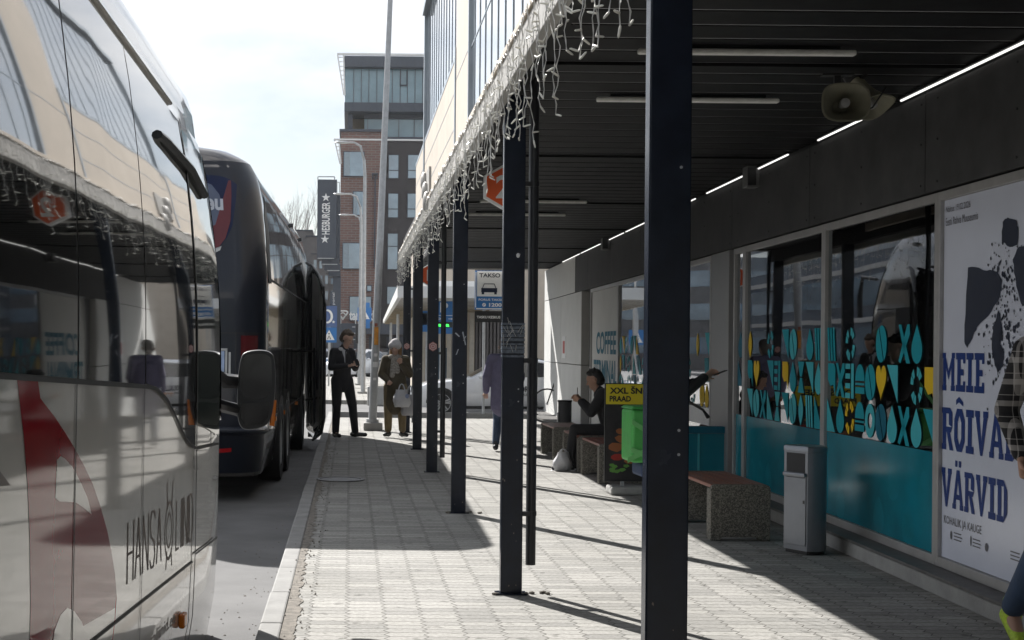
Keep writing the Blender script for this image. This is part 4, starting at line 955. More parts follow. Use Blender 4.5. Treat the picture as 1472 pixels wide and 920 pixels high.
mb.build('panel_seam', M['seam'], b1r)
mb = MB(); mb.grid(lambda u, v: b1.side(7.125+0.035*u, 0.30+2.78*v, 0.010), 2, 26); mb.build('door_gasket', M['seam'], b1r)
sk = [b1px(*p) for p in ((120, 920), (278, 803))]
mb = MB(); mb.grid(lambda u, v: b1.side(-3.2+10.3*u, 0.80-0.012+0.012*v, 0.0045), 40, 1); mb.build('skirt_seam', M['seam'], b1r)
for a, b in ((0.6, 2.4), (2.42, 4.4)): 
    mb = MB()
    for yy in (a, b): mb.grid(lambda u, v: b1.side(yy+0.006*u, 0.32+0.46*v, 0.0045), 1, 6)
    mb.build('hatch_seam', M['seam'], b1r)
# windscreen and its wrap
mb = MB(); mb.grid(lambda u, v: b1.front(-0.98+1.96*u, 1.50+1.54*v, 0.008), 40, 12); mb.build('windscreen', M['windscreen'], b1r, smooth=True)
b1.patch(7.165, 8.10, lambda y: 1.50-0.10*(y-7.2), 3.03, 0.007, 10, 10).build('front_quarter_glass', M['windscreen'], b1r, smooth=True)
mb = MB(); mb.grid(lambda u, v: b1.side(7.17+0.9*u, 1.36+0.015*v, 0.009), 8, 1); mb.grid(lambda u, v: b1.side(7.17+0.9*u, 0.82+0.012*v, 0.009), 8, 1); mb.build('corner_seam', M['seam'], b1r)
# drip rail and door canopy
mb = MB(); pts_ = [b1.side(-3+11*k/30, 3.105, 0.012) for k in range(28)]; mb.tube(pts_, 0.012, 6); mb.build('gutter', M['bus_white'], b1r, smooth=True)
mb = MB(); mb.grid(lambda u, v: b1.side(7.55+1.35*u, 2.86+0.055*v, 0.03+0.03*math.sin(math.pi*v)), 10, 4)
mb = MB(); mb.tube([b1.side(6.25, 2.82, 0.006), b1.side(6.4, 2.82, 0.018), b1.side(7.2, 2.82, 0.025), b1.side(7.7, 2.76, 0.02)], 0.026, 8, flat=(1, 1, 0.8)); mb.build('door_awning', M['black'], b1r, smooth=True)
# decals
def dec(poly, off, m, name='emblem'):
    q = []
    for (xa, ya), (xb, yb) in zip(poly, poly[1:]+poly[:1]):
        for k in range(4): q.append((xa+(xb-xa)*k/4, ya+(yb-ya)*k/4))
    P = []
    for px, py in q: y, z = b1px(px, py); P.append(b1.side(y, max(z, 0.3), off))
    mb = MB(); mb.add(P, [tuple(range(len(P)))]); return mb.build(name, m, b1r, fix=False)
dec([(19, 540), (50, 545), (54, 572), (60, 580), (76, 600), (92, 624), (105, 645), (120, 672), (132, 697), (143, 728), (153, 762), (160, 795), (165, 825), (168, 860), (165, 900), (160, 960), (42, 960), (43, 870), (41, 780), (37, 700), (30, 625)], 0.0010, M['red_dec'], 'red_emblem')
dec([(79, 661), (77, 716), (83, 721), (106, 722), (118, 730), (130, 740), (124, 716), (114, 694), (102, 672), (90, 659), (84, 656)], 0.0018, M['bus_white'], 'emblem_cutout')
dec([(70, 960), (78, 905), (86, 884), (96, 873), (106, 878), (117, 893), (127, 918), (120, 960)], 0.0018, M['bus_white'], 'emblem_cutout')
dec([(-8, 672), (12, 698), (-8, 700)], 0.0010, mat('brown_ink', (0.09, 0.06, 0.05), 0.3), 'emblem_tip')
def b1text(txt, ya, yb, z0, h, m, bold=0.0):
    mb = MB(); text_to(mb, txt, lambda u, v: b1.side(ya+u, z0+v, 0.0012), yb-ya, h, bold=bold); mb.build('lettering', m, b1r, fix=False)
M['browngrey'] = mat('brown_grey_film', (0.22, 0.18, 0.165), 0.6, spec=0.1)
ya = b1px(183, 790)[0]; ym = b1px(232, 770)[0]; yc = b1px(253, 760)[0]; yb = b1px(277, 745)[0]
ST = {'H': [((0, 0), (0, 1)), ((1, 0), (1, 1)), ((0, .48), (1, .48))], 'A': [((0, 0), (.5, 1)), ((1, 0), (.5, 1)), ((.2, .35), (.8, .35))], 'N': [((0, 0), (0, 1)), ((1, 0), (1, 1)), ((0, 1), (1, 0))],
      'S': [((1, .85), (.75, 1)), ((.75, 1), (.25, 1)), ((.25, 1), (0, .78)), ((0, .78), (.2, .55)), ((.2, .55), (.8, .45)), ((.8, .45), (1, .22)), ((1, .22), (.75, 0)), ((.75, 0), (.25, 0)), ((.25, 0), (0, .15))],
      'L': [((0, 0), (0, 1)), ((0, .02), (.8, .02))], 'I': [((0, 0), (0, 1))], 'D': [((0, 0), (0, 1)), ((0, 1), (.55, 1)), ((.55, 1), (1, .7)), ((1, .7), (1, .3)), ((1, .3), (.55, 0)), ((.55, 0), (0, 0))]}
def strokes(txt, y0_, y1_, z0, h):
    adv = [0.35 if c == 'I' else 1.35 for c in txt]; tot = sum(adv)-.35; sc = (y1_-y0_)/tot; u = 0; mb = MB()
    for c, a_ in zip(txt, adv):
        for (p, q) in ST[c]:
            P = [Vector((u+x*1.0, y_)) for x, y_ in (p, q)]; d_ = Vector(((P[1].x-P[0].x)*sc, (P[1].y-P[0].y)*h)); n_ = Vector((-d_.y, d_.x)).normalized(); nu, nz_ = n_.x*0.011, n_.y*0.005
            c4 = [(P[0].x*sc+nu, P[0].y*h+nz_), (P[0].x*sc-nu, P[0].y*h-nz_), (P[1].x*sc-nu, P[1].y*h-nz_), (P[1].x*sc+nu, P[1].y*h+nz_)]
            mb.add([b1.side(y0_+a1, z0+b1_, 0.0012) for a1, b1_ in c4], [(0, 1, 2, 3)])
        u += a_
    mb.build('lettering', M['browngrey'], b1r, fix=False)
strokes('HANSA', ya, ym, 0.905, 0.235); strokes('LIINID', yc, yb, 0.905, 0.235)
b1text('EESTI BUSSILIINID', b1px(256, 548)[0], b1px(277, 548)[0], 1.56, 0.05, M['alu'])
b1text('hansaliinid.ee', b1px(205, 900)[0], b1px(255, 860)[0], 0.56, 0.06, M['browngrey'])
mb = MB(); cy, cz = (ym+yc)/2, 1.02
for k in range(28):
    a0 = 2*math.pi*k/28; a1 = 2*math.pi*(k+1)/28
    for r0, r1 in ((0.12, 0.135), (0.07, 0.082)):
        mb.add([b1.side(cy+r*0.95*math.cos(a), cz+r*math.sin(a), 0.0012) for r, a in ((r0, a0), (r1, a0), (r1, a1), (r0, a1))], [(0, 1, 2, 3)])
for sg in (-1, 1): mb.add([b1.side(cy+sg*0.06+dx, z, 0.0013) for dx, z in ((0, 1.12), (0.016, 1.12), (0.016+sg*.025, 1.24), (sg*.025, 1.24))], [(0, 1, 2, 3)]); mb.add([b1.side(cy+sg*0.06+dx, z, 0.0013) for dx, z in ((0, 0.93), (0.016, 0.93), (0.016+sg*.025, .85), (sg*.025, .85))], [(0, 1, 2, 3)])
mb.build('logo_ring', M['browngrey'], b1r, fix=False)
y_, z_ = b1px(262, 890); mb = MB(); p = b1.side(y_, z_, 0.0); mb.box(p.x, p.x+0.03, y_-0.05, y_+0.05, z_-0.035, z_+0.035); mb.build('side_marker', M['amber'], b1r, bevel=0.01)
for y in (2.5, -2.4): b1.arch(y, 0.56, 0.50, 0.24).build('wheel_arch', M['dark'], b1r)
b1.wheel(2.5, 0.48, 0.46); b1.wheel(-2.4, 0.48, 0.26); b1.wheel(2.5, 0.48, 0.46, -1); b1.wheel(-2.4, 0.48, 0.26, -1)
for q in (6.7,): pass
# mirror on its arm (kerb side)
inv = b1r.matrix_basis.inverted() if False else (Matrix.Translation(b1r.location) @ b1r.rotation_euler.to_matrix().to_4x4()).inverted()
def loc(v): return inv @ Vector(v)
md = 8.75
def mpt(px, py, dd=0.0): return at(px, py, md+dd)
def chaikin(p, n=2):
    for _ in range(n): p = [q for (a, b_) in zip(p, p[1:]+p[:1]) for q in ((a[0]*.75+b_[0]*.25, a[1]*.75+b_[1]*.25), (a[0]*.25+b_[0]*.75, a[1]*.25+b_[1]*.75))]
    return p
out_ = [(352, 506), (375, 503), (391, 507), (395, 520), (396, 555), (391, 600), (380, 614), (352, 618), (344, 610), (341, 590), (342, 545), (346, 515)]
out_ = chaikin(out_)
def shell(sc, dd): 
    cx, cy = 369, 560; return [loc(mpt(cx+(x-cx)*sc, cy+(y-cy)*sc, dd)) for x, y in out_]
mb = MB(); n = len(out_); rings = [shell(0.90, -0.02), shell(1.0, -0.02), shell(1.02, 0.03), shell(0.92, 0.12), shell(0.6, 0.17)]
mb.add([p for r in rings for p in r], [(i*n+k, i*n+(k+1) % n, (i+1)*n+(k+1) % n, (i+1)*n+k) for i in range(4) for k in range(n)]+[tuple(4*n+k for k in range(n)), tuple(range(n))])
mi_ = mb.build('mirror', M['black'], b1r, smooth=True)
mb = MB(); g1 = chaikin([(348, 512), (362, 508), (389, 509), (391, 530), (391, 573), (346, 575), (345, 535)]); mb.add([loc(mpt(x, y, -0.024)) for x, y in g1], [tuple(range(len(g1)))]); mb.add([loc(mpt(x, y, -0.024)) for x, y in ((346, 580), (389, 578), (385, 600), (377, 609), (353, 612), (347, 604))], [tuple(range(6))])
mb.build('mirror_glass', mat('dark_mirror_glass', (0.004, 0.005, 0.006), 0.03, metal=0.0, var=0.3, scale=4, spec=0.4), mi_)
mb = MB(); mb.tube([loc(at(300, 530, 8.35)), loc(at(318, 547, 8.6)), loc(at(345, 549, 8.85))], [0.042, 0.05, 0.045], 10); mb.tube([loc(at(305, 580, 8.35)), loc(at(345, 590, 8.85))], 0.04, 8); mb.build('mirror_arm', M['black'], mi_, smooth=True)
mb = MB(); mb.tube([loc(mpt(394, 575, 0.0)), loc(mpt(391, 612, 0.0))], 0.016, 6); mb.build('indicator', M['amber'], mi_, smooth=True)

# ---- second coach
X2 = -1.20
b2r = thing('coach', 'dark slate coach seen from behind, parked ahead of the near one with its door open', 'bus', (X2-1.275, 0, 0))
b2r.rotation_euler = (0, 0, -math.atan(0.018))
prof = [(0.1, 0.08), (0.5, 0.02), (0.9, 0.0), (2.3, 0.0), (2.9, 0.04), (3.2, 0.075), (3.46, 0.13), (3.62, 0.22), (3.74, 0.42), (3.82, 0.80)]
b2 = Bus(b2r, 14.95, 26.4, prof, [(0.1, 0.1), (1.2, 0.0), (2.2, 0.15), (3.0, 0.45), (3.4, 0.8), (3.82, 1.5)], [(0.1, 0.28), (0.6, 0.06), (1.0, 0.0), (2.2, 0.02), (3.2, 0.14), (3.55, 0.18), (3.70, 0.25), (3.82, 0.45)], rf=0.35, rr=0.34)
b2.body(M['bus_side'], zs=[0.16, 0.3, 0.5, 0.7, 0.9, 1.2, 1.6, 2.0, 2.34, 2.6, 2.9, 3.1, 3.2, 3.33, 3.46, 3.54, 3.62, 3.68, 3.74, 3.78, 3.82])
# slate rear panel wraps round the corners
mb = MB(); mb.grid(lambda u, v: b2.rear(-1+2*u, 0.2+3.40*v, 0.006), 44, 30); mb.build('rear_panel', M['bus_dark'], b2r, smooth=True, sharp=60)
mb = MB(); mb.grid(lambda u, v: b2.rear(-0.70+1.40*u-(0.06*(1-v)*(2*u-1)), 2.58+0.30*(1-v)*abs(2*u-1)**8+(0.86)*v-0.10*v*abs(2*u-1)**10, 0.012), 30, 8); rw = mb.build('rear_window', mat('rear_glass', (0.006, 0.012, 0.05), 0.12, spec=0.3), b2r, smooth=True)
def rear_poly(pts, off, m, name):
    q = []
    for (xa, ya), (xb, yb) in zip(pts, pts[1:]+pts[:1]):
        for k in range(5): q.append((xa+(xb-xa)*k/5, ya+(yb-ya)*k/5))
    P = []
    for px, py in q:
        x, z = XZ(px, py); X = x*15.25/F; lx = X-(X2-1.275)-0.018*15.0; P.append(b2.rear(lx/1.469, CAMZ+z*15.25/F, off))
    c = sum(P, Vector())/len(P); mb = MB(); mb.add(P+[c], [(k, (k+1) % len(P), len(P)) for k in range(len(P))]); return mb.build(name, m, rw, fix=False)
rear_poly([(270, 262), (296, 262), (312, 268), (322, 282), (326, 300), (320, 322), (308, 338), (290, 346), (270, 346)], 0.016, mat('grey_blue_print', (0.07, 0.09, 0.15), 0.3), 'blue_print')
rear_poly([(338, 262), (342, 262), (336, 320), (328, 345), (318, 358), (292, 363), (270, 363), (270, 347), (300, 346), (322, 335), (330, 315), (332, 290)], 0.017, mat('red_print_film', (0.10, 0.004, 0.010), 0.3), 'red_print')
rear_poly([(270, 364), (300, 363), (318, 359), (322, 356), (320, 362), (306, 369), (270, 372)], 0.018, M['galv'], 'window_rim')
mb = MB(); text_to(mb, 'eu', lambda u, v: b2.rear((0.645+u)/1.469, 3.05+v, 0.022), 0.20, 0.13, bold=0.03); mb.build('lettering', mat('print_white', (0.45, 0.48, 0.55), 0.5), rw, fix=False)
for sg in (-1, 1):
    mb = MB(); mb.grid(lambda u, v: b2.rear(sg*(0.70+0.14*u), 1.44+0.26*v, 0.012), 6, 4); mb.build('tail_light', mat('dim_red_lens', (0.09, 0.004, 0.006), 0.2, coat=0.5), b2r, smooth=True)
    mb = MB(); mb.grid(lambda u, v: b2.rear(sg*(0.50+0.14*u), 0.42+0.045*v+0.02*u, 0.014), 4, 1); mb.build('reflector', M['redlens'], b2r)
mb = MB(); mb.grid(lambda u, v: b2.rear(-0.62+1.24*u, 0.95+0.75*v, 0.010), 20, 4); hat = mb.build('engine_hatch', M['bus_dark'], b2r, smooth=True)
mb = MB()
for z in (0.93, 1.72): mb.grid(lambda u, v: b2.rear(-0.9+1.8*u, z+0.012*v, 0.013), 30, 1)
mb.grid(lambda u, v: b2.rear(0.66+0.006*u, 0.95+0.78*v, 0.013), 1, 6); mb.build('hatch_seam', M['seam'], b2r)
mb = MB(); mb.grid(lambda u, v: b2.rear(-0.22+0.44*u, 1.02+0.11*v, 0.014), 4, 1); pl_ = mb.build('number_plate', M['white'], b2r)
mb = MB(); mb.grid(lambda u, v: b2.rear(-0.98+1.96*u, 0.62+0.10*v, 0.012+0.05*math.sin(math.pi*v)), 40, 5); mb.build('bumper', M['bus_dark'], b2r, smooth=True)
mb = MB(); mb.grid(lambda u, v: b2.rear(0.46+0.12*u, 1.31+0.22*v, 0.016), 4, 4); mb.build('rear_notice', mat('blue_notice', (0.25, 0.33, 0.5), 0.3, var=0.5, scale=5), b2r)
mb = MB()
for a0, a1, z0, z1 in ((0.44, 0.455, 1.28, 1.56), (0.585, 0.60, 1.28, 1.56), (0.44, 0.60, 1.535, 1.56), (0.44, 0.60, 1.28, 1.30), (0.61, 0.625, 1.26, 1.52)): mb.grid(lambda u, v: b2.rear(a0+(a1-a0)*u, z0+(z1-z0)*v, 0.017), 2, 2)
mb.build('notice_frame', M['galv'], b2r)
# side
M['bus2_glass'] = mat('coach_side_glass', (0.012, 0.012, 0.013), 0.03, spec=1.0, coat=0.6, var=0.1, bump=0.10, bscale=1.3, bdist=0.02, rvar=0.015, bdet=1)
ys = [16.0, 17.7, 19.4, 21.1, 22.8, 24.4]
for a, b in zip(ys, ys[1:]):
    b2.patch(a+0.012, b-0.012, 2.36, 3.34, 0.006, 8, 8).build('side_window', M['bus2_glass'], b2r, smooth=True)
mb = MB(); mb.grid(lambda u, v: b2.side(15.72+10*u, 2.335+0.02*v, 0.006), 40, 1)
for yy in (17.7, 19.4, 20.6, 21.1, 22.4): mb.grid(lambda u, v: b2.side(yy+0.01*u, 0.3+2.02*v, 0.004), 1, 20)
for zz in (0.75, 1.55): mb.grid(lambda u, v: b2.side(15.8+8.2*u, zz+0.01*v, 0.004), 20, 1)
mb.build('panel_seam', M['seam'], b2r)
mb = MB(); mb.grid(lambda u, v: b2.side(15.60+0.42*u, 2.30+(1.0-0.25*(1-u))*v, 0.007), 5, 8); mb.build('corner_glass', M['seam'], b2r)
for yy in (17.0, 18.6, 19.7, 21.6): 
    mb = MB(); p = b2.side(yy, 0.70, 0.0); mb.box(p.x-.005, p.x+0.02, yy-0.04, yy+0.04, 0.68, 0.73); mb.build('side_marker', M['amber'], b2r)
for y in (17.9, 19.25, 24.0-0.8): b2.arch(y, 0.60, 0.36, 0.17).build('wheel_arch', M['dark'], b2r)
for y in (17.9, 19.25, 23.2): b2.wheel(y, 0.49, 0.36); b2.wheel(y, 0.49, 0.36, -1)
for zz, yy in ((3.44, 21.8), (3.40, 24.2)): 
    mb = MB(); p = b2.side(yy, zz, 0.0); mb.box(p.x-0.09, p.x+0.03, yy-0.06, yy+0.06, zz, zz+0.06); mb.build('roof_marker', M['black'], b2r)
# open front door, swung out, seen almost edge on, with rounded glass top
mb = MB(); 
door = [(22.65, -0.60, 0.16), (22.65, -0.60, 2.95)]
def dpt(px, py, d): v = at(px, py, d); return (Matrix.Translation(b2r.location) @ b2r.rotation_euler.to_matrix().to_4x4()).inverted() @ v
M['doorglass'] = mat('door_glass', (0.03, 0.035, 0.035), 0.05, spec=1.0, coat=0.5, var=0.3)
pl2 = [(443, 380, 24.0), (449, 384, 23.7), (458, 398, 23.3), (464, 415, 23.0), (466, 440, 22.9), (466, 600, 22.7), (462, 620, 22.7), (452, 630, 23.0), (446, 628, 23.9), (441, 615, 24.0), (441, 400, 24.1)]
P = [dpt(*q) for q in pl2]; mb.add(P+[p+Vector((-0.015, 0.05, 0)) for p in P], [tuple(range(11)), tuple(range(21, 10, -1))]+[(i, (i+1) % 11, 11+(i+1) % 11, 11+i) for i in range(11)])
dr = mb.build('door', M['glass'], b2r)
mb = MB(); mb.tube([dpt(441, 378, 24.1), dpt(449, 382, 23.7), dpt(458, 395, 23.3), dpt(465, 413, 23.0), dpt(467, 440, 22.9), dpt(466, 600, 22.7), dpt(462, 622, 22.7), dpt(450, 632, 23.2)], 0.026, 8); mb.tube([dpt(445, 400, 23.9), dpt(445, 628, 23.9)], 0.03, 8); mb.build('door_frame', M['black'], dr, smooth=True)
mb = MB(); mb.tube([dpt(452, 500, 23.2), dpt(452, 620, 23.2)], 0.02, 8); mb.tube([dpt(457, 460, 23.1), dpt(457, 560, 23.0)], 0.03, 8); mb.tube([dpt(440, 505, 23.9), dpt(456, 505, 23.1)], 0.02, 6); mb.tube([dpt(440, 575, 23.9), dpt(456, 572, 23.1)], 0.02, 6); mb.build('door_linkage', M['black'], dr, smooth=True)
mb = MB(); mb.box(1.0, 1.262, 23.9, 24.9, 0.2, 2.4); 
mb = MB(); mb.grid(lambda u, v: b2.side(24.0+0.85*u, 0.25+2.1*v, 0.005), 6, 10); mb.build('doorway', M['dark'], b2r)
mb = MB(); pl3 = [(449, 392, 23.75), (456, 400, 23.45), (459, 430, 23.2), (459, 610, 23.0), (450, 618, 23.2), (448, 600, 23.7)]; mb.add([dpt(x, y, d_-.12) for x, y, d_ in pl3], [tuple(range(6))]); mb.build('door_inner_panel', mat('pale_door_panel', (0.42, 0.40, 0.37), 0.35), dr)
mb = MB(); mb.tube([dpt(437, 395, 26.2), dpt(446, 392, 26.8), dpt(448, 420, 26.9), dpt(447, 450, 26.9)], [0.03, 0.04, 0.06, 0.06], 8); mb.build('mirror', M['black'], b2r, smooth=True)
mb = MB(); mb.grid(lambda u, v: b2.front(-0.95+1.9*u, 1.1+2.0*v, 0.008), 30, 8); mb.build('windscreen', M['windscreen'], b2r, smooth=True)
# ================================================================== PEOPLE
def skin_mat(name, c): return mat(name, c, 0.55, var=0.08, scale=12)
M['skin'] = skin_mat('skin', (0.58, 0.37, 0.28)); M['skin_dark'] = skin_mat('tanned_skin', (0.40, 0.23, 0.16))
def remesh(mb, name, m, parent, vox, sm=6, mats_fn=None):
    me = bpy.data.meshes.new(name); me.from_pydata([tuple(v) for v in mb.v], [], mb.f)
    o = bpy.data.objects.new(name, me); C.objects.link(o)
    r = o.modifiers.new('r', 'REMESH'); r.mode = 'VOXEL'; r.voxel_size = vox; r.use_smooth_shade = True
    if sm: s = o.modifiers.new('s', 'SMOOTH'); s.iterations = sm; s.factor = 0.5
    dg = bpy.context.evaluated_depsgraph_get(); me2 = bpy.data.meshes.new_from_object(o.evaluated_get(dg))
    bpy.data.objects.remove(o); bpy.data.meshes.remove(me)
    for x in (m if isinstance(m, (list, tuple)) else [m]): me2.materials.append(x)
    for p in me2.polygons: p.use_smooth = True
    o = bpy.data.objects.new(name, me2); C.objects.link(o); o.parent = parent; me2.name = name
    return o
def V(*a): return Vector(a)
STAND = dict(pelvis=(0, 0, 0.95), chest=(0, 0.0, 1.28), neck=(0, 0, 1.46), head=(0, 0.03, 1.62), shL=(-0.18, 0, 1.42), shR=(0.18, 0, 1.42),
    elL=(-0.24, -0.02, 1.14), elR=(0.24, -0.02, 1.14), wrL=(-0.25, 0.06, 0.90), wrR=(0.25, 0.06, 0.90),
    hiL=(-0.09, 0, 0.92), hiR=(0.09, 0, 0.92), knL=(-0.11, 0.03, 0.50), knR=(0.11, 0.03, 0.50), anL=(-0.12, 0, 0.09), anR=(0.12, 0, 0.09), toL=(-0.14, 0.17, 0.035), toR=(0.14, 0.17, 0.035))
def hand(mb, wr, d, nrm, s=1.0, curl=0.6, side=1):
    """five fingered hand: wrist, pointing direction, palm normal (curl direction)"""
    d = Vector(d).normalized(); nrm = Vector(nrm); nrm = (nrm-d*nrm.dot(d)).normalized(); a = d.cross(nrm)*side
    for k in (-1, 0, 1): mb.capsule(wr+a*0.012*k*s, wr+d*0.085*s+a*0.025*k*s, 0.020*s, 0.018*s, n=8)
    for k, (off, L) in enumerate(((-0.030, 0.068), (-0.010, 0.078), (0.010, 0.074), (0.029, 0.058))):
        p0 = wr+d*0.085*s+a*off*s; d1 = (d*math.cos(curl)+nrm*math.sin(curl)).normalized(); p1 = p0+d1*L*0.5*s; d2 = (d*math.cos(curl*2.1)+nrm*math.sin(curl*2.1)).normalized(); p2 = p1+d2*L*0.5*s
        mb.capsule(p0-d*0.02*s, p1, 0.0095*s, 0.0088*s, n=8); mb.capsule(p1, p2, 0.0088*s, 0.0072*s, n=8)
    p0 = wr+d*0.03*s-a*0.025*s; dt = (d*0.6-a*0.75+nrm*0.45).normalized(); p1 = p0+dt*0.04*s; p2 = p1+(d*0.8-a*0.1+nrm*0.55).normalized()*0.035*s
    mb.capsule(p0, p1, 0.013*s, 0.011*s, n=8); mb.capsule(p1, p2, 0.011*s, 0.008*s, n=8)
def person(label, loc, rz, J, scale=1.0, vox=0.012, skin='skin', face=(0, 1, -0.25), curl=(0.6, 0.6), hdir=None, hn=None, build=1.0, dressing=None):
    j = {k: Vector(v) for k, v in {**STAND, **J}.items()}
    t = thing('person', label, 'person', loc, rz); t.scale = (scale,)*3
    b = MB(); k = build
    b.capsule(j['pelvis'], j['chest'], 0.125*k, 0.13*k, (1.05, 0.78, 1)); b.capsule(j['chest'], j['neck']-V(0, 0, .05), 0.13*k, 0.07, (1.1, 0.75, 1))
    b.capsule(j['shL'], j['shR'], 0.055, 0.055); b.capsule(j['neck']-V(0, 0, .06), j['head']-V(0, 0, .05), 0.052, 0.05)
    f = Vector(face).normalized(); up = V(0, 0, 1); up = (up-f*up.dot(f)).normalized(); rt = f.cross(up)
    def H(x, y, z): return j['head']+rt*x+f*y+up*z
    b.capsule(H(0, -0.02, 0.04), H(0, 0.01, 0.03), 0.092, 0.088, (0.9, 1, 1.02)); b.capsule(H(0, 0.03, -0.01), H(0, 0.055, -0.075), 0.068, 0.038)
    b.capsule(H(0, 0.09, 0.015), H(0, 0.112, -0.02), 0.010, 0.014, n=8); b.capsule(H(-0.02, 0.088, -0.055), H(0.02, 0.088, -0.055), 0.008, 0.008, n=6)
    for s in (-1, 1): b.capsule(H(s*0.082, -0.005, 0.02), H(s*0.086, -0.01, -0.02), 0.016, 0.011, n=8); b.capsule(H(s*0.05, 0.07, 0.038), H(s*0.015, 0.085, 0.036), 0.011, 0.010, n=6)
    for S in 'LR':
        b.capsule(j['sh'+S], j['el'+S], 0.048, 0.038); b.capsule(j['el'+S], j['wr'+S], 0.039, 0.026)
        b.capsule(j['hi'+S], j['kn'+S], 0.085, 0.055); b.capsule(j['kn'+S], j['an'+S], 0.053, 0.036); b.capsule(j['an'+S]-V(0, 0, 0.02), j['to'+S], 0.038, 0.026)
        d = (hdir or {}).get(S) or (j['wr'+S]-j['el'+S]); nn = (hn or {}).get(S) or V(0, 1, 0.2)
        hand(b, j['wr'+S], d, nn, 1.0, curl[0 if S == 'L' else 1], 1 if S == 'L' else -1)
    remesh(b, 'body', M[skin], t, vox, 3 if vox > 0.008 else 2)
    e = MB()
    for s in (-1, 1): e.ball(H(s*0.031, 0.082, 0.018), 0.0095, 8)
    e.build('eyes', mat('eye_dark', (0.02, 0.015, 0.012), 0.2), t, smooth=True)
    return t, j, H
def shoes(t, j, m, high=0.0, sole=None):
    for S in 'LR':
        b = MB(); a, q = j['an'+S], j['to'+S]; d = (q-a); d.z = 0; d.normalize()
        b.capsule(a-V(0, 0, .035)-d*0.045, q-V(0, 0, -.008), 0.045, 0.036, (1, 1, 0.95)); b.capsule(a-V(0, 0, 0.04), a+V(0, 0, 0.02+high), 0.046, 0.045)
        o = remesh(b, 'shoe', m, t, 0.009, 2)
        if sole:
            b = MB(); z = min(a.z-0.09, q.z-0.045)
            b.capsule(V(a.x, a.y, z+.02)-d*0.045, V(q.x, q.y, z+.018)+d*.01, 0.048, 0.042, (1, 1, 0.40)); remesh(b, 'sole', sole, o, 0.009, 1)
def trousers(t, j, m, infl=1.0, hem=0.0, vox=0.011):
    b = MB(); b.capsule(j['pelvis']+V(0, 0, .06), j['pelvis']-V(0, 0, .02), 0.14, 0.145, (1.06, 0.85, 1))
    for S in 'LR': b.capsule(j['hi'+S], j['kn'+S], 0.105*infl, 0.078*infl); b.capsule(j['kn'+S], j['an'+S]+(j['kn'+S]-j['an'+S]).normalized()*hem, 0.076*infl, 0.062*infl)
    return remesh(b, 'trousers', m, t, vox, 3)
def jacket(t, j, m, infl=1.0, length=0.12, vox=0.011, name='jacket', collar=True, cuff=0.03, flare=1.0):
    b = MB(); b.capsule(j['pelvis']-V(0, 0, length), j['chest'], 0.15*infl*flare, 0.152*infl, (1.08, 0.80, 1)); b.capsule(j['chest'], j['neck']-V(0, 0, .06), 0.152*infl, 0.085, (1.12, 0.80, 1)); b.capsule(j['shL'], j['shR'], 0.075*infl, 0.075*infl)
    for S in 'LR':
        w_ = j['wr'+S]+(j['el'+S]-j['wr'+S]).normalized()*cuff
        b.capsule(j['sh'+S], j['el'+S], 0.074*infl, 0.060*infl); b.capsule(j['el'+S], w_, 0.060*infl, 0.045*infl)
    if collar: b.capsule(j['neck']-V(0, 0, .06), j['neck']+V(0, 0, .0), 0.075, 0.068)
    return remesh(b, name, m, t, vox, 3)
def hair(t, H, m, kind='short', vox=0.009):
    b = MB()
    b.capsule(H(0, -0.035, 0.055), H(0, -0.015, 0.072), 0.094, 0.084, (0.94, 1, 1)); b.capsule(H(0, -0.06, -0.02), H(0, -0.05, 0.03), 0.075, 0.08)
    if kind == 'short': b.capsule(H(-0.035, 0.045, 0.115), H(0.035, 0.045, 0.115), 0.026, 0.026)
    if kind == 'long':
        for s in (-1, 1): b.capsule(H(s*0.07, -0.03, 0.0), H(s*0.085, 0.02, -0.17), 0.04, 0.028)
    rnd = random.Random(5)
    for k in range(36):
        a = rnd.uniform(0, 6.28); e = rnd.uniform(0.2, 1.3); p = H(0.085*math.cos(a)*math.cos(e), -0.02+0.09*math.sin(a)*math.cos(e), 0.06+0.095*math.sin(e)); 
        if (p-H(0, 0.12, 0.0)).length < 0.10: continue
        b.capsule(p, p+(p-H(0, -.02, .03)).normalized()*0.012, 0.014, 0.006, n=6)
    return remesh(b, 'hair', m, t, vox, 1)
def cloth(name, c, r=0.9, **k): return mat(name, c, r, var=k.pop('var', 0.18), scale=9, bump=0.35, bscale=26, bdist=0.01, sheen=0.1, **k)
def phone(t, p, n, s=1.0, up=(0, 0, 1)):
    n = Vector(n).normalized(); u = Vector(up); u = (u-n*u.dot(n)).normalized(); a = n.cross(u); b = MB()
    P = [p+a*x+u*z+n*y for z in (-0.07, 0.07) for (x, y) in ((-0.035, -0.004), (0.035, -0.004), (0.035, 0.004), (-0.035, 0.004))]
    b.hexa(P); o = b.build('smartphone', M['black'], None); return o

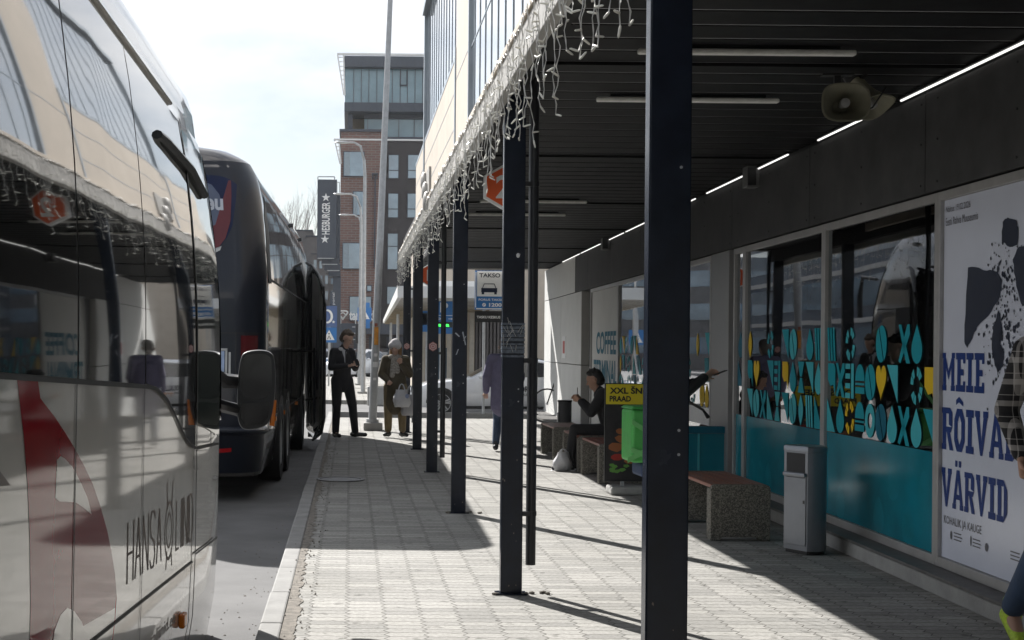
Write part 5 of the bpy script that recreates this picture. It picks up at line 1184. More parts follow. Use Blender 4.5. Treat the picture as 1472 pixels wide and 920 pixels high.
# --- man in dark suit looking at his phone
J = dict(pelvis=(0, 0, 0.99), chest=(0.0, 0.0, 1.30), neck=(-0.01, 0.03, 1.49), head=(-0.03, 0.09, 1.635), shL=(-0.165, 0, 1.415), shR=(0.165, 0.0, 1.415), elL=(-0.23, 0.04, 1.15), elR=(0.23, 0.03, 1.16), wrL=(-0.13, 0.25, 1.20), wrR=(0.04, 0.26, 1.19),
    hiL=(-0.10, 0, 0.95), hiR=(0.10, 0, 0.95), knL=(-0.17, 0.06, 0.53), knR=(0.12, 0.03, 0.53), anL=(-0.24, 0.04, 0.09), anR=(0.13, 0.02, 0.09), toL=(-0.38, 0.13, 0.04), toR=(0.16, 0.19, 0.04))
t, j, H = person('man in a black suit and tie looking down at his phone by the coach door', (-0.13, 24.0, 0.012), R(-148), J, 1.045, face=(-0.45, 1, -0.60), curl=(0.9, 0.9), hdir=dict(L=V(0.5, 1, .3), R=V(-0.9, .7, .2)), hn=dict(L=V(0.6, 0.2, 0.6), R=V(-0.3, 0.2, 0.6)))
suit = cloth('black_suit', (0.012, 0.012, 0.016)); trousers(t, j, suit, 0.98, 0.02); jk = jacket(t, j, suit, 0.98, 0.10)
b = MB(); b.capsule((0.01, 0.085, 1.42), (0.01, 0.118, 1.25), 0.045, 0.02, (1, 0.5, 1)); b.capsule((-.05, .05, 1.46), (.07, .05, 1.46), 0.035, 0.035); remesh(b, 'shirt', cloth('white_shirt', (0.62, 0.62, 0.64)), t, 0.01, 1)
b = MB(); b.capsule((0.01, 0.125, 1.43), (0.01, 0.142, 1.22), 0.012, 0.018, (1, 0.4, 1)); b.build('tie', suit, t, smooth=True)
shoes(t, j, mat('black_leather', (0.012, 0.011, 0.011), 0.3)); hair(t, H, mat('brown_hair', (0.085, 0.06, 0.04), 0.7, var=0.4, scale=40))
mw = Matrix.Translation(t.location) @ Matrix.Rotation(R(-148), 4, 'Z') @ Matrix.Scale(1.045, 4)
ph = thing('smartphone', 'black smartphone held by the man in the suit', 'phone', mw @ V(-0.06, 0.36, 1.25), R(-148)); b = MB(); b.hexa([V(x, y*0.8-z*0.5, z*0.8+y*0.5) for z in (-0.07, 0.07) for (x, y) in ((-0.036, -0.005), (0.036, -0.005), (0.036, 0.005), (-0.036, 0.005))]); b.build('case', M['black'], ph, bevel=0.002); b = MB(); b.quad(*[V(x, -0.0055*.8-z*0.5, z*0.8-0.0055*.5) for x, z in ((-0.033, -0.066), (0.033, -0.066), (0.033, 0.066), (-0.033, 0.066))]); b.build('screen', mat('phone_screen', (0.05, 0.06, 0.08), 0.1), ph)

# --- woman in long olive coat with beanie and plastic bags
J = dict(pelvis=(0, 0, 0.93), chest=(0, 0, 1.22), neck=(0, 0.01, 1.40), head=(0.0, 0.04, 1.545), shL=(-0.17, 0, 1.35), shR=(0.17, 0, 1.35), elL=(-0.25, 0.05, 1.10), elR=(0.24, 0.07, 1.10), wrL=(-0.11, 0.20, 1.28), wrR=(0.10, 0.22, 0.98),
    hiL=(-0.10, 0, 0.88), hiR=(0.10, 0, 0.88), knL=(-0.12, 0.02, 0.48), knR=(0.12, 0.02, 0.48), anL=(-0.13, 0, 0.09), anR=(0.12, 0, 0.09), toL=(-0.22, 0.13, 0.04), toR=(0.16, 0.15, 0.04))
t, j, H = person('woman in a long olive coat and white knitted beanie carrying white plastic bags', (0.80, 24.3, 0.012), R(180-8), {k: v for k, v in J.items()}, 1.0, face=(0.15, 1, -0.15), curl=(0.8, 1.1), hdir=dict(L=V(0.1, .2, 1)))
coat = cloth('olive_coat', (0.075, 0.058, 0.030)); jacket(t, j, coat, 1.12, 0.36, flare=1.12, name='coat'); trousers(t, j, cloth('khaki_trousers', (0.20, 0.15, 0.075)), 1.05, 0.05)
b = MB(); b.capsule((-.06, .03, 1.40), (.06, .05, 1.40), 0.065, 0.065, (1, 1, .8)); b.capsule((.02, .10, 1.38), (.04, .155, 1.08), 0.045, 0.05, (1, .5, 1)); b.capsule((-.04, .10, 1.38), (-.05, .15, 1.15), 0.04, 0.045, (1, .5, 1)); remesh(b, 'scarf', mat('check_scarf', (0.34, 0.31, 0.27), 0.9, var=0.6, scale=35), t, 0.01, 2)
b = MB(); b.capsule(H(0, -0.02, 0.06), H(0, -0.01, 0.085), 0.104, 0.094); b.capsule(H(-.05, .03, .06), H(.05, .03, .06), .07, .07); remesh(b, 'beanie', mat('white_wool', (0.62, 0.60, 0.60), 0.95, var=0.2, scale=60, bump=0.8, bscale=90), t, 0.008, 1)
hair(t, H, mat('ginger_hair', (0.30, 0.16, 0.06), 0.7, var=0.3, scale=40), 'long'); shoes(t, j, mat('black_boot', (0.015, 0.014, 0.014), 0.5), 0.05)
def plastic_bag(loc, rz, lab, wdt, hgt, m, seed, handle=0.12):
    t = thing('plastic_bag', lab, 'bag', loc, rz, None); rnd = random.Random(seed); b = MB(); n = 20
    ph = [rnd.uniform(0, 6) for _ in range(4)]
    for i in range(9):
        pass
    vs = []; st = 9
    for i in range(st+1):
        v = i/st; w_ = wdt/2*(0.75+0.35*math.sin(math.pi*min(1, v*1.1+0.15)))*(1 if v < .85 else 0.9); dpt_ = 0.07*math.sin(math.pi*(0.15+0.7*v))+0.012
        for k in range(n):
            a = 2*math.pi*k/n; r = 1+0.10*math.sin(3*a+ph[0]+v*5)+0.06*math.sin(7*a+ph[1]+v*9)
            vs.append(V(w_*math.cos(a)*r, dpt_*math.sin(a)*r, v*hgt+0.004*math.sin(5*a)))
    b.add(vs, [(i*n+k, i*n+(k+1) % n, (i+1)*n+(k+1) % n, (i+1)*n+k) for i in range(st) for k in range(n)]+[tuple(range(n))[::-1]])
    b.build('sack', m, t, smooth=True, sharp=80)
    b = MB()
    for s in (-1, 1): b.tube([V(-wdt*0.22, s*0.02, hgt-.01), V(-wdt*0.10, s*0.01, hgt+handle*0.8), V(0, 0, hgt+handle), V(wdt*0.10, s*0.01, hgt+handle*0.8), V(wdt*0.22, s*0.02, hgt-.01)], 0.010, 6, flat=(1, 0.5, 1))
    b.build('handle', m, t, smooth=True); return t
M['bagwhite'] = mat('white_plastic', (0.60, 0.60, 0.62), 0.35, var=0.1, bump=0.5, bscale=20, bdist=0.02)
hp = Matrix.Translation((0.80, 24.3, 0)) @ Matrix.Rotation(R(172), 4, 'Z') @ V(0.10, 0.30, 0.92)
pb1 = plastic_bag((0.90, 24.02, 0.55), R(5), 'white plastic carrier bag held in front of the olive coat', 0.27, 0.30, M['bagwhite'], 1, 0.10)
b = MB(); n = 12; b.add([V(0.085+.035*math.cos(2*math.pi*q/n), -0.082, 0.19+.04*math.sin(2*math.pi*q/n)) for q in range(n)], [tuple(range(n))]); b.build('bag_logo', mat('pale_blue_print', (0.28, 0.33, 0.5), .4), pb1)
plastic_bag((1.05, 24.16, 0.40), R(25), 'second, greyer plastic bag hanging lower behind the first one', 0.30, 0.36, mat('grey_plastic', (0.40, 0.40, 0.42), 0.35, bump=0.5, bscale=20, bdist=0.02), 2, 0.16)

# --- walking woman in lilac coat, seen from behind
J = dict(head=(0.0, 0.05, 1.60), knL=(-0.10, 0.10, 0.50), anL=(-0.11, -0.06, 0.10), toL=(-0.13, 0.12, 0.035), knR=(0.10, 0.03, 0.50), anR=(0.10, -0.14, 0.12), toR=(0.11, 0.0, 0.03), elL=(-0.26, -0.05, 1.15), wrL=(-0.28, 0.06, 0.90), elR=(0.26, 0.02, 1.15), wrR=(0.22, 0.2, 1.0))
t, j, H = person('grey haired woman in a long lilac coat and jeans walking away behind the second post', (2.36, 21.3, 0.01), R(-12), J, 0.99)
jacket(t, j, mat('lilac_quilt', (0.19, 0.175, 0.28), 0.75, var=0.15, scale=8, bump=0.8, bscale=14, bdist=0.02), 1.16, 0.24, name='coat', flare=1.1); trousers(t, j, cloth('blue_jeans', (0.05, 0.08, 0.14)), 0.95, 0.04)
hair(t, H, mat('grey_hair', (0.24, 0.21, 0.19), 0.8, var=0.35, scale=40)); shoes(t, j, mat('dark_shoe', (0.02, 0.02, 0.025), 0.6), 0.02)
bg_ = thing('shoulder_bag', 'dark shoulder bag on the far side of the lilac coat', 'bag', (2.60, 21.25, 0.95)); b = MB(); b.box(-0.04, 0.05, -0.13, 0.13, -0.14, 0.10); b.build('pouch', mat('navy_cloth', (0.02, 0.03, 0.07), 0.8), bg_, bevel=0.03); b = MB(); b.tube([V(0, -0.1, 0.1), V(-0.05, -0.05, 0.45), V(-0.04, 0.05, 0.45), V(0, 0.1, 0.1)], 0.012, 6); b.build('strap', M['black'], bg_, smooth=True)

# --- seated man in black, facing left
J = dict(pelvis=(0, 0, 0.57), chest=(0, 0.10, 0.88), neck=(0, 0.17, 1.06), head=(0.0, 0.23, 1.195), shL=(-0.18, 0.13, 1.02), shR=(0.18, 0.13, 1.02), elL=(-0.20, 0.27, 0.78), elR=(0.20, 0.25, 0.78), wrL=(-0.07, 0.42, 0.93), wrR=(0.06, 0.40, 0.93),
    hiL=(-0.10, 0.02, 0.54), hiR=(0.10, 0.02, 0.54), knL=(-0.13, 0.48, 0.56), knR=(0.12, 0.48, 0.54), anL=(-0.14, 0.56, 0.10), anR=(0.12, 0.48, 0.10), toL=(-0.15, 0.74, 0.04), toR=(0.13, 0.66, 0.04))
t, j, H = person('dark haired man in black sitting sideways on a bench, looking at something in his hand', (3.43, 18.15, -0.02), R(80), J, 1.0, skin='skin_dark', face=(0, 1, -0.38), curl=(0.9, 0.9))
blk = cloth('black_fabric', (0.012, 0.012, 0.014)); trousers(t, j, blk, 0.92, 0.04); jacket(t, j, blk, 1.05, 0.0)
hair(t, H, mat('black_hair', (0.012, 0.010, 0.009), 0.6, var=0.3, scale=40)); shoes(t, j, blk, 0.0, sole=M['white'])
b = MB()
for k in (-0.01, 0.012): b.tube([j['kn'+'R']+V(0.072, 0.0+k, 0.02), (j['knR']+j['anR'])/2+V(0.066, k, 0), j['anR']+V(0.060, k, 0.06)], 0.004, 4)
for k in (-0.01, 0.012): b.tube([j['hiR']+V(0.09, 0.05, k+.02), j['knR']+V(0.073, -.03, k+.02)], 0.004, 4)
b.build('side_stripes', M['white'], t)
ph = thing('smartphone', 'dark phone raised by the seated man', 'phone', (3.43-0.45, 18.2, 1.01), R(80)); b = MB(); b.box(-0.036, 0.036, -0.004, 0.004, -0.07, 0.07); b.build('case', M['black'], ph, bevel=0.002)
plastic_bag((2.78, 18.05, 0.004), R(30), 'crumpled white plastic bag on the pavers at the feet of the seated man', 0.26, 0.24, M['bagwhite'], 5, 0.04)

# --- courier behind the nearest post, facing right
J = dict(head=(0.0, 0.06, 1.60), neck=(0, 0.02, 1.45), elL=(-0.24, 0.06, 1.16), elR=(0.22, 0.10, 1.18), wrL=(-0.10, 0.30, 1.28), wrR=(0.08, 0.34, 1.33), knL=(-0.10, 0.03, 0.5), knR=(0.10, 0.03, 0.5))
t, j, H = person('delivery courier in black hidden behind the nearest post, one hand with a phone showing', (3.02, 13.2, 0.01), R(-88), J, 1.0, vox=0.009, face=(0, 1, -0.3), curl=(0.8, 0.7))
jacket(t, j, blk, 1.0, 0.10, vox=0.009); trousers(t, j, blk, 0.95, 0.03); shoes(t, j, blk); hair(t, H, M['black'] if False else mat('black_hair2', (0.015, 0.012, 0.01), 0.6, var=0.3, scale=40))
ph = thing('smartphone', 'phone held out by the courier at the right of the nearest post', 'phone', (3.02+0.47, 13.2-0.07, 1.375), R(-88)); b = MB(); b.hexa([V(x, y*0.4+z*0.9, z*0.35-y*0.9) for z in (-0.07, 0.07) for (x, y) in ((-0.036, -0.004), (0.036, -0.004), (0.036, 0.004), (-0.036, 0.004))]); b.build('case', M['black'], ph, bevel=0.002)
b = MB(); b.tube([V(0.12, 0.12, 1.12), V(0.20, 0.28, 1.02), V(0.16, 0.34, 0.95)], [0.014, 0.012, 0.02], 8); b.build('jacket_strap', M['black'], t, smooth=True)
bg_ = thing('delivery_bag', 'bright green cube shaped delivery backpack left of the nearest post', 'bag', (2.65, 13.2, 0.47), R(2))
M['green'] = mat('green_fabric', (0.07, 0.40, 0.08), 0.5, var=0.15, scale=5, bump=0.6, bscale=8, bdist=0.02)
def gb_(u, v, s): return None
b = MB(); b.box(-0.02, 0.30, -0.22, 0.22, 0.06, 0.555); b.build('box', M['green'], bg_, bevel=0.03, seg=3)
b = MB(); b.add([V(-.03, -.225, .56), V(.31, -.225, .56), V(.31, .225, .56), V(-.03, .225, .56), V(.0, -.2, .585), V(.3, -.2, .585), V(.3, .2, .585), V(.0, .2, .585)], [(0, 1, 5, 4), (1, 2, 6, 5), (2, 3, 7, 6), (3, 0, 4, 7), (4, 5, 6, 7), (0, 3, 2, 1)]); b.build('lid_flap', M['green'], bg_, bevel=0.01)
b = MB()
for a, c in (((-.025, -.226, .42), (.31, -.232, .22)), ((-.03, -.226, .16), (.31, -.235, .03)), ((.14, -.23, .57), (.31, -.23, .80)), ((.13, -.228, .16), (-.06, -.228, .06))): b.prism([V(*a), V(*a)+V(0, 0, .05), V(*c)+V(0, 0, .05), V(*c)], (0, -.006, 0))
b.build('webbing', mat('light_green_strap', (0.16, 0.52, 0.16), 0.4), bg_)
b = MB(); b.box(0.08, 0.30, -0.20, 0.20, -0.08, 0.055); b.build('blue_pouch', mat('blue_black_cloth', (0.02, 0.04, 0.10), 0.7), bg_, bevel=0.03)

# --- man in checked shirt at the right edge, walking towards the camera
def plaid():
    m = bpy.data.materials.new('black_white_plaid'); m.use_nodes = True; tt = m.node_tree; bb = tt.nodes['Principled BSDF']; N = tt.nodes.new; L = tt.links.new
    tc = N('ShaderNodeTexCoord'); sp = N('ShaderNodeSeparateXYZ'); L(tc.outputs['Object'], sp.inputs[0]); outs = []
    for ax, per, th in (('X', 0.10, 0.80), ('Z', 0.10, 0.78), ('Z', 0.05, 0.97), ('X', 0.05, 0.97), ('Y', 0.11, 0.9)):
        a = N('ShaderNodeMath'); a.operation = 'MULTIPLY'; a.inputs[1].default_value = 2*math.pi/per; L(sp.outputs[ax], a.inputs[0])
        s = N('ShaderNodeMath'); s.operation = 'SINE'; L(a.outputs[0], s.inputs[0]); g = N('ShaderNodeMath'); g.operation = 'GREATER_THAN'; g.inputs[1].default_value = th; L(s.outputs[0], g.inputs[0]); outs.append(g.outputs[0])
    acc = outs[0]
    for o_ in outs[1:]:
        ad = N('ShaderNodeMath'); ad.operation = 'ADD'; L(acc, ad.inputs[0]); L(o_, ad.inputs[1]); acc = ad.outputs[0]
    dv = N('ShaderNodeMath'); dv.operation = 'MULTIPLY'; dv.inputs[1].default_value = 0.45; dv.use_clamp = True; L(acc, dv.inputs[0])
    mx_ = N('ShaderNodeMix'); mx_.data_type = 'RGBA'; L(dv.outputs[0], mx_.inputs[0]); mx_.inputs[6].default_value = (0.013, 0.012, 0.014, 1); mx_.inputs[7].default_value = (0.50, 0.47, 0.45, 1)
    L(mx_.outputs[2], bb.inputs['Base Color']); bb.inputs['Roughness'].default_value = 0.9
    n2 = N('ShaderNodeTexNoise'); n2.inputs['Scale'].default_value = 18; bp = N('ShaderNodeBump'); bp.inputs['Strength'].default_value = 0.5; bp.inputs['Distance'].default_value = 0.02; L(tc.outputs['Object'], n2.inputs['Vector']); L(n2.outputs['Fac'], bp.inputs['Height']); L(bp.outputs[0], bb.inputs['Normal'])
    return m
S_ = 1.0
J = dict(shR=(0.19, 0.0, 1.47), shL=(-0.19, 0, 1.47), elR=(0.265, -0.05, 1.19), wrR=(0.235, 0.05, 0.98), neck=(0, 0, 1.50), head=(0, 0.04, 1.66), hiR=(0.09, 0, 0.96), hiL=(-0.1, 0, .96), pelvis=(0, 0, 0.99),
    knR=(0.09, -0.08, 0.53), anR=(0.07, -0.42, 0.20), toR=(0.08, -0.30, 0.05), knL=(-0.10, 0.12, 0.54), anL=(-0.10, 0.22, 0.09), toL=(-0.1, 0.40, 0.04), chest=(0, 0, 1.3))
t, j, H = person('man in black and white checked shirt, jeans and neon yellow shoes at right edge', (3.60, 6.95, 0.008), R(178), J, 1.09, vox=0.0065, skin='skin_dark', curl=(0.7, 0.85), hdir=dict(R=V(-0.05, 0.25, -1)), hn=dict(R=V(-0.5, 0.5, 0.0)))
jacket(t, j, plaid(), 0.90, -0.02, vox=0.009, name='checked_shirt', cuff=0.02); trousers(t, j, cloth('dark_jeans', (0.022, 0.05, 0.11)), 0.92, 0.03)
shoes(t, j, mat('neon_yellow_shoe', (0.45, 0.62, 0.04), 0.6, var=0.3, scale=60), 0.02, sole=M['black']); hair(t, H, mat('brown_hair', (0.085, 0.06, 0.04), 0.7))
# ================================================================== CARS
def car(label, loc, rz, L=4.85, kind='sedan', paint=None, group=None, text=None, H=1.0):
    t = thing('parked_car' if not text else 'taxi', label, 'car', loc, rz, group)
    if kind == 'sedan': T = [(-2.45, .48, .46), (-2.43, .60, .5), (-2.32, .70, .6), (-1.95, .82, .78), (-1.5, .89, .85), (-1.05, .945, .90), (-.85, .98, .92), (-.45, 1.20, .93), (-.1, 1.36, .94), (.25, 1.44, .945), (.75, 1.45, .95), (1.2, 1.38, .96), (1.65, 1.22, .97), (2.0, 1.07, .98), (2.3, 1.03, .96), (2.43, .95, .9), (2.46, .72, .66)]
    else: T = [(-2.1, .5, .48), (-2.08, .66, .6), (-1.9, .82, .78), (-1.3, .98, .9), (-1.1, 1.02, .92), (-.5, 1.36, .95), (0, 1.5, .96), (.9, 1.52, .98), (1.5, 1.44, 1.0), (1.85, 1.15, 1.0), (2.0, 1.0, .92), (2.05, .7, .66)]
    T = [(x*L/(4.9 if kind == 'sedan' else 4.15), z*H, b*H) for x, z, b in T]
    def W_(x): e = abs(x)/(L/2); return 0.92*(1-0.10*e**4-0.12*max(0, e-0.9)/0.1)
    def sec(i, off=0.0):
        x, zt, zb = T[i]; w_ = W_(x)+off; tum = max(0, zt-zb); wr = w_-0.30*tum-0.02
        return [V(x, -w_*0.93, .22), V(x, -w_, .40), V(x, -w_, .62 if zb > .64 else zb*0.9), V(x, -w_*0.985, zb), V(x, -wr, max(zb+.005, zt-.06*min(1, tum*4+.2))), V(x, -wr+.14, zt+off), V(x, 0, zt+.025+off), V(x, wr-.14, zt+off), V(x, wr, max(zb+.005, zt-.06*min(1, tum*4+.2))), V(x, w_*0.985, zb), V(x, w_, .62 if zb > .64 else zb*0.9), V(x, w_, .40), V(x, w_*0.93, .22)]
    b = MB(); S = [sec(i) for i in range(len(T))]; n = 13
    b.add([p for s in S for p in s], [(i*n+k, i*n+k+1, (i+1)*n+k+1, (i+1)*n+k) for i in range(len(S)-1) for k in range(n-1)]+[tuple(range(n)), tuple((len(S)-1)*n+k for k in range(n))[::-1]]+[(i*n, (i+1)*n, (i+1)*n+n-1, i*n+n-1) for i in range(len(S)-1)])
    body = b.build('body', paint or M['car_white'], t, smooth=True, sharp=38)
    gi = [i for i, (x, zt, zb) in enumerate(T) if zt-zb > 0.10]; a, z = gi[0], gi[-1]
    for sgn in (0, 1):
        b = MB(); vs = []
        for i in gi:
            s = sec(i, 0.006); lo, hi = (s[3], s[4]) if not sgn else (s[9], s[8]); vs += [lo+(hi-lo)*0.10, lo+(hi-lo)*0.93]
        b.add(vs, [(2*i, 2*i+2, 2*i+3, 2*i+1) for i in range(len(gi)-1)]); b.build('side_window', M['carglass'], t)
        b = MB()
        for fr in (0.36, 0.62):
            i = gi[int(fr*(len(gi)-1))]; s = sec(i, 0.008); lo, hi = (s[3], s[4]) if not sgn else (s[9], s[8]); b.tube([V(lo.x, lo.y, .3), lo, hi], 0.012 if fr < .5 else 0.02, 4)
        b.build('door_seam', M['seam'], t)
    b = MB(); fi = range(a-1, a+3 if kind == 'sedan' else a+2); vs = []
    for i in fi: s = sec(i, 0.006); vs += [s[5], s[6], s[7]]
    b.add(vs, [(3*i+k, 3*i+k+1, 3*i+4+k, 3*i+3+k) for i in range(len(fi)-1) for k in (0, 1)]); b.build('windscreen', M['carglass'], t)
    b = MB(); fi = range(z-1, z+1); fi = range(z-2, z+1); vs = []
    for i in fi: s = sec(i, 0.006); vs += [s[5], s[6], s[7]]
    b.add(vs, [(3*i+k, 3*i+k+1, 3*i+4+k, 3*i+3+k) for i in range(len(fi)-1) for k in (0, 1)]); b.build('rear_window', M['carglass'], t)
    for sx in (-L/2+.86, L/2-.98):
        for sg in (-1, 1):
            y = sg*0.93; b = MB(); b.lathe([(0.22, y-sg*.20), (0.32, y-sg*.20), (0.335, y-sg*.17), (0.335, y-sg*.02), (0.32, y+sg*.008), (0.23, y+sg*.008)], (sx, 0, .335), 26, 0, 'Y'); wh = b.build('wheel', M['rubber'], t, smooth=True)
            b = MB(); b.lathe([(0.235, y+sg*.0), (0.225, y-sg*.05), (0.0, y-sg*.05)], (sx, 0, .335), 24, 0, 'Y'); b.build('wheel_well', M['black'], wh)
            b = MB()
            for k in range(5):
                an = 2*math.pi*k/5+0.3; d1 = V(math.cos(an), 0, math.sin(an)); q = V(-math.sin(an), 0, math.cos(an)); c0 = V(sx, y+sg*0.004, .335)
                b.prism([c0+d1*0.03-q*.035, c0+d1*0.225-q*.05, c0+d1*.225-q*.012, c0+d1*.05-q*.004], V(0, -sg*.02, 0)); b.prism([c0+d1*0.05+q*.004, c0+d1*0.225+q*.012, c0+d1*.225+q*.05, c0+d1*.03+q*.035], V(0, -sg*.02, 0))
            b.lathe([(0.232, y+sg*.006), (0.215, y+sg*.004), (0.215, y-sg*.02)], (sx, 0, .335), 26, 0, 'Y'); b.cyl((sx, y+sg*.006, .335), 0.04, -0.02*sg, 12, 0, 'Y'); b.build('rim', M['galv'], wh)
            b = MB(); n2 = 20; b.add([V(sx+.385*math.cos(math.pi*k/n2), y-sg*0.005-sg*0.004, .335+.385*math.sin(math.pi*k/n2)) for k in range(n2+1)]+[V(sx, y-sg*.009, .335)], [(k, k+1, n2+1) for k in range(n2)]); b.build('wheel_arch', M['black'], t, fix=False)
    for sg in (-1, 1):
        b = MB(); b.ball((-L/2+.14, sg*.68, .64*H), (.13, .15, .07), 10); b.build('headlight', mat('headlight_glass', (0.5, 0.52, 0.55), 0.08, metal=0.4), t, smooth=True)
        b = MB(); b.ball((L/2-.10, sg*.70, .86*H), (.09, .14, .07), 10); b.build('tail_light', M['redlens'], t, smooth=True)
        b = MB(); b.ball((-.62*L/4.85, sg*1.02, 1.0*H), (.07, .10, .065), 10); b.build('mirror', paint or M['car_white'], t, smooth=True)
    b = MB(); b.box(-L/2-.012, -L/2+.05, -.45, .45, .34, .52); b.build('grille', M['black'], t, bevel=.02)
    b = MB(); b.box(-L/2+1.3, L/2-1.4, -.945, .945, .20, .27); b.build('sill', M['black'], t)
    if text:
        b = MB(); text_to(b, text, lambda u, v: V(0.28+u, -0.945, .62+v), 0.42, 0.15, bold=.03); text_to(b, 'TAKSO', lambda u, v: V(0.28+u, -0.945, .53+v), 0.32, 0.06, bold=.02); b.build('lettering', M['black'], t, fix=False)
    return t
M['car_white'] = mat('white_car_paint', (0.80, 0.81, 0.83), 0.2, var=0.03, coat=1.0)
M['carglass'] = mat('car_glass', (0.015, 0.018, 0.022), 0.05, spec=1.0, coat=0.5)
car('white taxi saloon on the cross street behind the posts', (3.86, 35.2, -0.128), 0, 4.9, 'sedan', text='FORUS')
car('white hatchback far down the street just right of the man in the suit', (0.33, 74, -0.10), R(62), 4.1, 'hatch')
car('dark grey car far down the street between the lamp poles', (1.55, 76, -0.10), R(75), 4.3, 'hatch', mat('dark_car_paint', (0.05, 0.055, 0.06), 0.25, coat=1.0))
car('silver blue car at the far kerb glimpsed left of the man in the suit', (-1.7, 78, -0.10), R(80), 4.3, 'hatch', mat('blue_car_paint', (0.10, 0.16, 0.25), 0.25, coat=1.0))

# bicycle leaning at the far wall corner
t = thing('bicycle', 'black bicycle leaning at the far corner of the pale wall', 'bicycle', (4.08, 31.0, 0.0), R(4))
for x in (0.33, 1.37):
    b = MB(); b.tube([V(x+.33*math.cos(2*math.pi*k/28), 0, .345+.33*math.sin(2*math.pi*k/28)) for k in range(29)], 0.017, 8, caps=False); w_ = b.build('wheel', M['rubber'], t, smooth=True)
    b = MB()
    for k in range(14): a = 2*math.pi*k/14; b.tube([V(x, 0, .345), V(x+.32*math.cos(a), 0, .345+.32*math.sin(a))], 0.0018, 4)
    b.cyl((x, -.04, .345), .02, .08, 10, 0, 'Y'); b.build('spokes', M['galv'], w_)
b = MB()
for a, c in (((.33, .345), (.52, .90)), ((.52, .85), (.85, .33)), ((.54, .88), (1.05, .84)), ((.85, .33), (1.05, .84)), ((.85, .33), (1.37, .345)), ((1.05, .80), (1.37, .345))): b.tube([V(a[0], 0, a[1]), V(c[0], 0, c[1])], .015, 8)
b.build('frame', M['black'], t, smooth=True)
b = MB(); b.box(.95, 1.20, -.06, .06, .93, .97); b.tube([V(1.05, 0, .8), V(1.06, 0, .94)], .013, 8); b.build('saddle', M['black'], t, bevel=.01)
b = MB(); b.tube([V(.52, -.28, 1.02), V(.50, -.1, 1.0), V(.53, 0, .98), V(.50, .1, 1.0), V(.52, .28, 1.02)], .012, 8); b.tube([V(.52, 0, .88), V(.53, 0, .98)], .014, 8); b.build('handlebar', M['galv'], t, smooth=True)

# ================================================================== POLES, LAMPS, STREET SIGNS
t = thing('lamp_pole', 'tall leaning grey lamp pole with stickers, standing on a concrete block', 'lamp pole', (0.46, 26.4, 0))
b = MB(); b.box(-.19, .17, -.18, .18, 0.002, .15); b.build('concrete_base', M['concrete'], t, bevel=.02)
b = MB(); b.tube([V(-.02, 0, .15), V(.30, 0, 9.8)], [.080, .042], 16); b.build('pole', M['galv'], t, smooth=True)
b = MB(); b.tube([V(-.02, 0, .15), V(-.017, 0, .21)], .12, 16); b.build('collar', M['galv'], t, smooth=True)
def sticker(x, z, w_, h, m): b = MB(); b.grid(lambda u, v: V(x+.002+  .083*math.sin((u-.5)*w_/.09)-.0, -.083*math.cos((u-.5)*w_/.09), z+h*v), 6, 1); return b.build('sticker', m, t)
sticker(.035, 1.62, .09, .34, mat('orange_sticker', (.62, .26, .03), .5, var=.5, scale=9)); sticker(.025, 1.40, .08, .06, M['white']); sticker(.022, 1.20, .11, .10, M['white']); sticker(.03, 1.97, .06, .06, mat('red_brown_sticker', (.3, .08, .04), .5)); sticker(.01, 0.95, .07, .05, M['white'])
b = MB(); b.tube([V(.30, 0, 9.8), V(.2, 0, 10.0), V(-.4, 0, 10.1)], .045, 8); b.box(-.9, -.4, -.12, .12, 10.05, 10.17); b.build('lamp_head', M['galv'], t, smooth=True)
def street_lamp(px, py_top, d, tip, lab):
    p = at(px, py_top, d); t = thing('street_lamp', lab, 'street lamp', (p.x, d, 0), 0, 'curved arm street lamps down the street'); h = p.z; q = at(tip[0], tip[1], d).x-p.x
    b = MB(); b.tube([V(0, 0, 0), V(0, 0, h*0.4), V(0, 0, h*0.87)], [.08, .07, .055], 12); b.tube([V(0, 0, h*.87), V(-.03, 0, h*.93), V(q*.25, 0, h*.985), V(q*.6, 0, h), V(q, 0, h*1.0)], [.055, .05, .045, .035, .035], 10); b.build('pole', M['galv'], t, smooth=True)
    b = MB(); b.ball((q-.15, 0, h), (.28, .10, .05), 12); b.build('lamp_head', M['galv'], t, smooth=True)
    b = MB(); b.cyl((0, 0, 0.0), .2, .06, 14); b.build('base', M['concrete'], t)
street_lamp(525, 205, 47, (499, 207), 'tallest looking curved street lamp, just left of the leaning pole'); street_lamp(519.5, 279, 57, (494, 281), 'second curved street lamp, its head level with the brick facade'); street_lamp(521.5, 309, 66, (500, 311), 'third and smallest looking curved street lamp')
def post_sign(px, d, lab, panels, top, cat='sign', r=.03, rz=0):
    x = at(px, 500, d).x; t = thing('street_sign', lab, cat, (x, d, 0), rz)
    b = MB(); b.cyl((0, 0, 0), r, top, 10); b.build('post', M['galv'], t, smooth=True)
    for (x0, x1, z0, z1, m, txt) in panels:
        b = MB(); b.box(x0, x1, -.045, -.032, z0, z1); pnl = b.build('panel', m, t)
        for (s, u0, w_, v0, h, tm, bo) in txt: b = MB(); text_to(b, s, lambda u, v: V(u0+u, -.048, v0+v), w_, h, bold=bo); b.build('lettering', tm, pnl, fix=False)
    return t
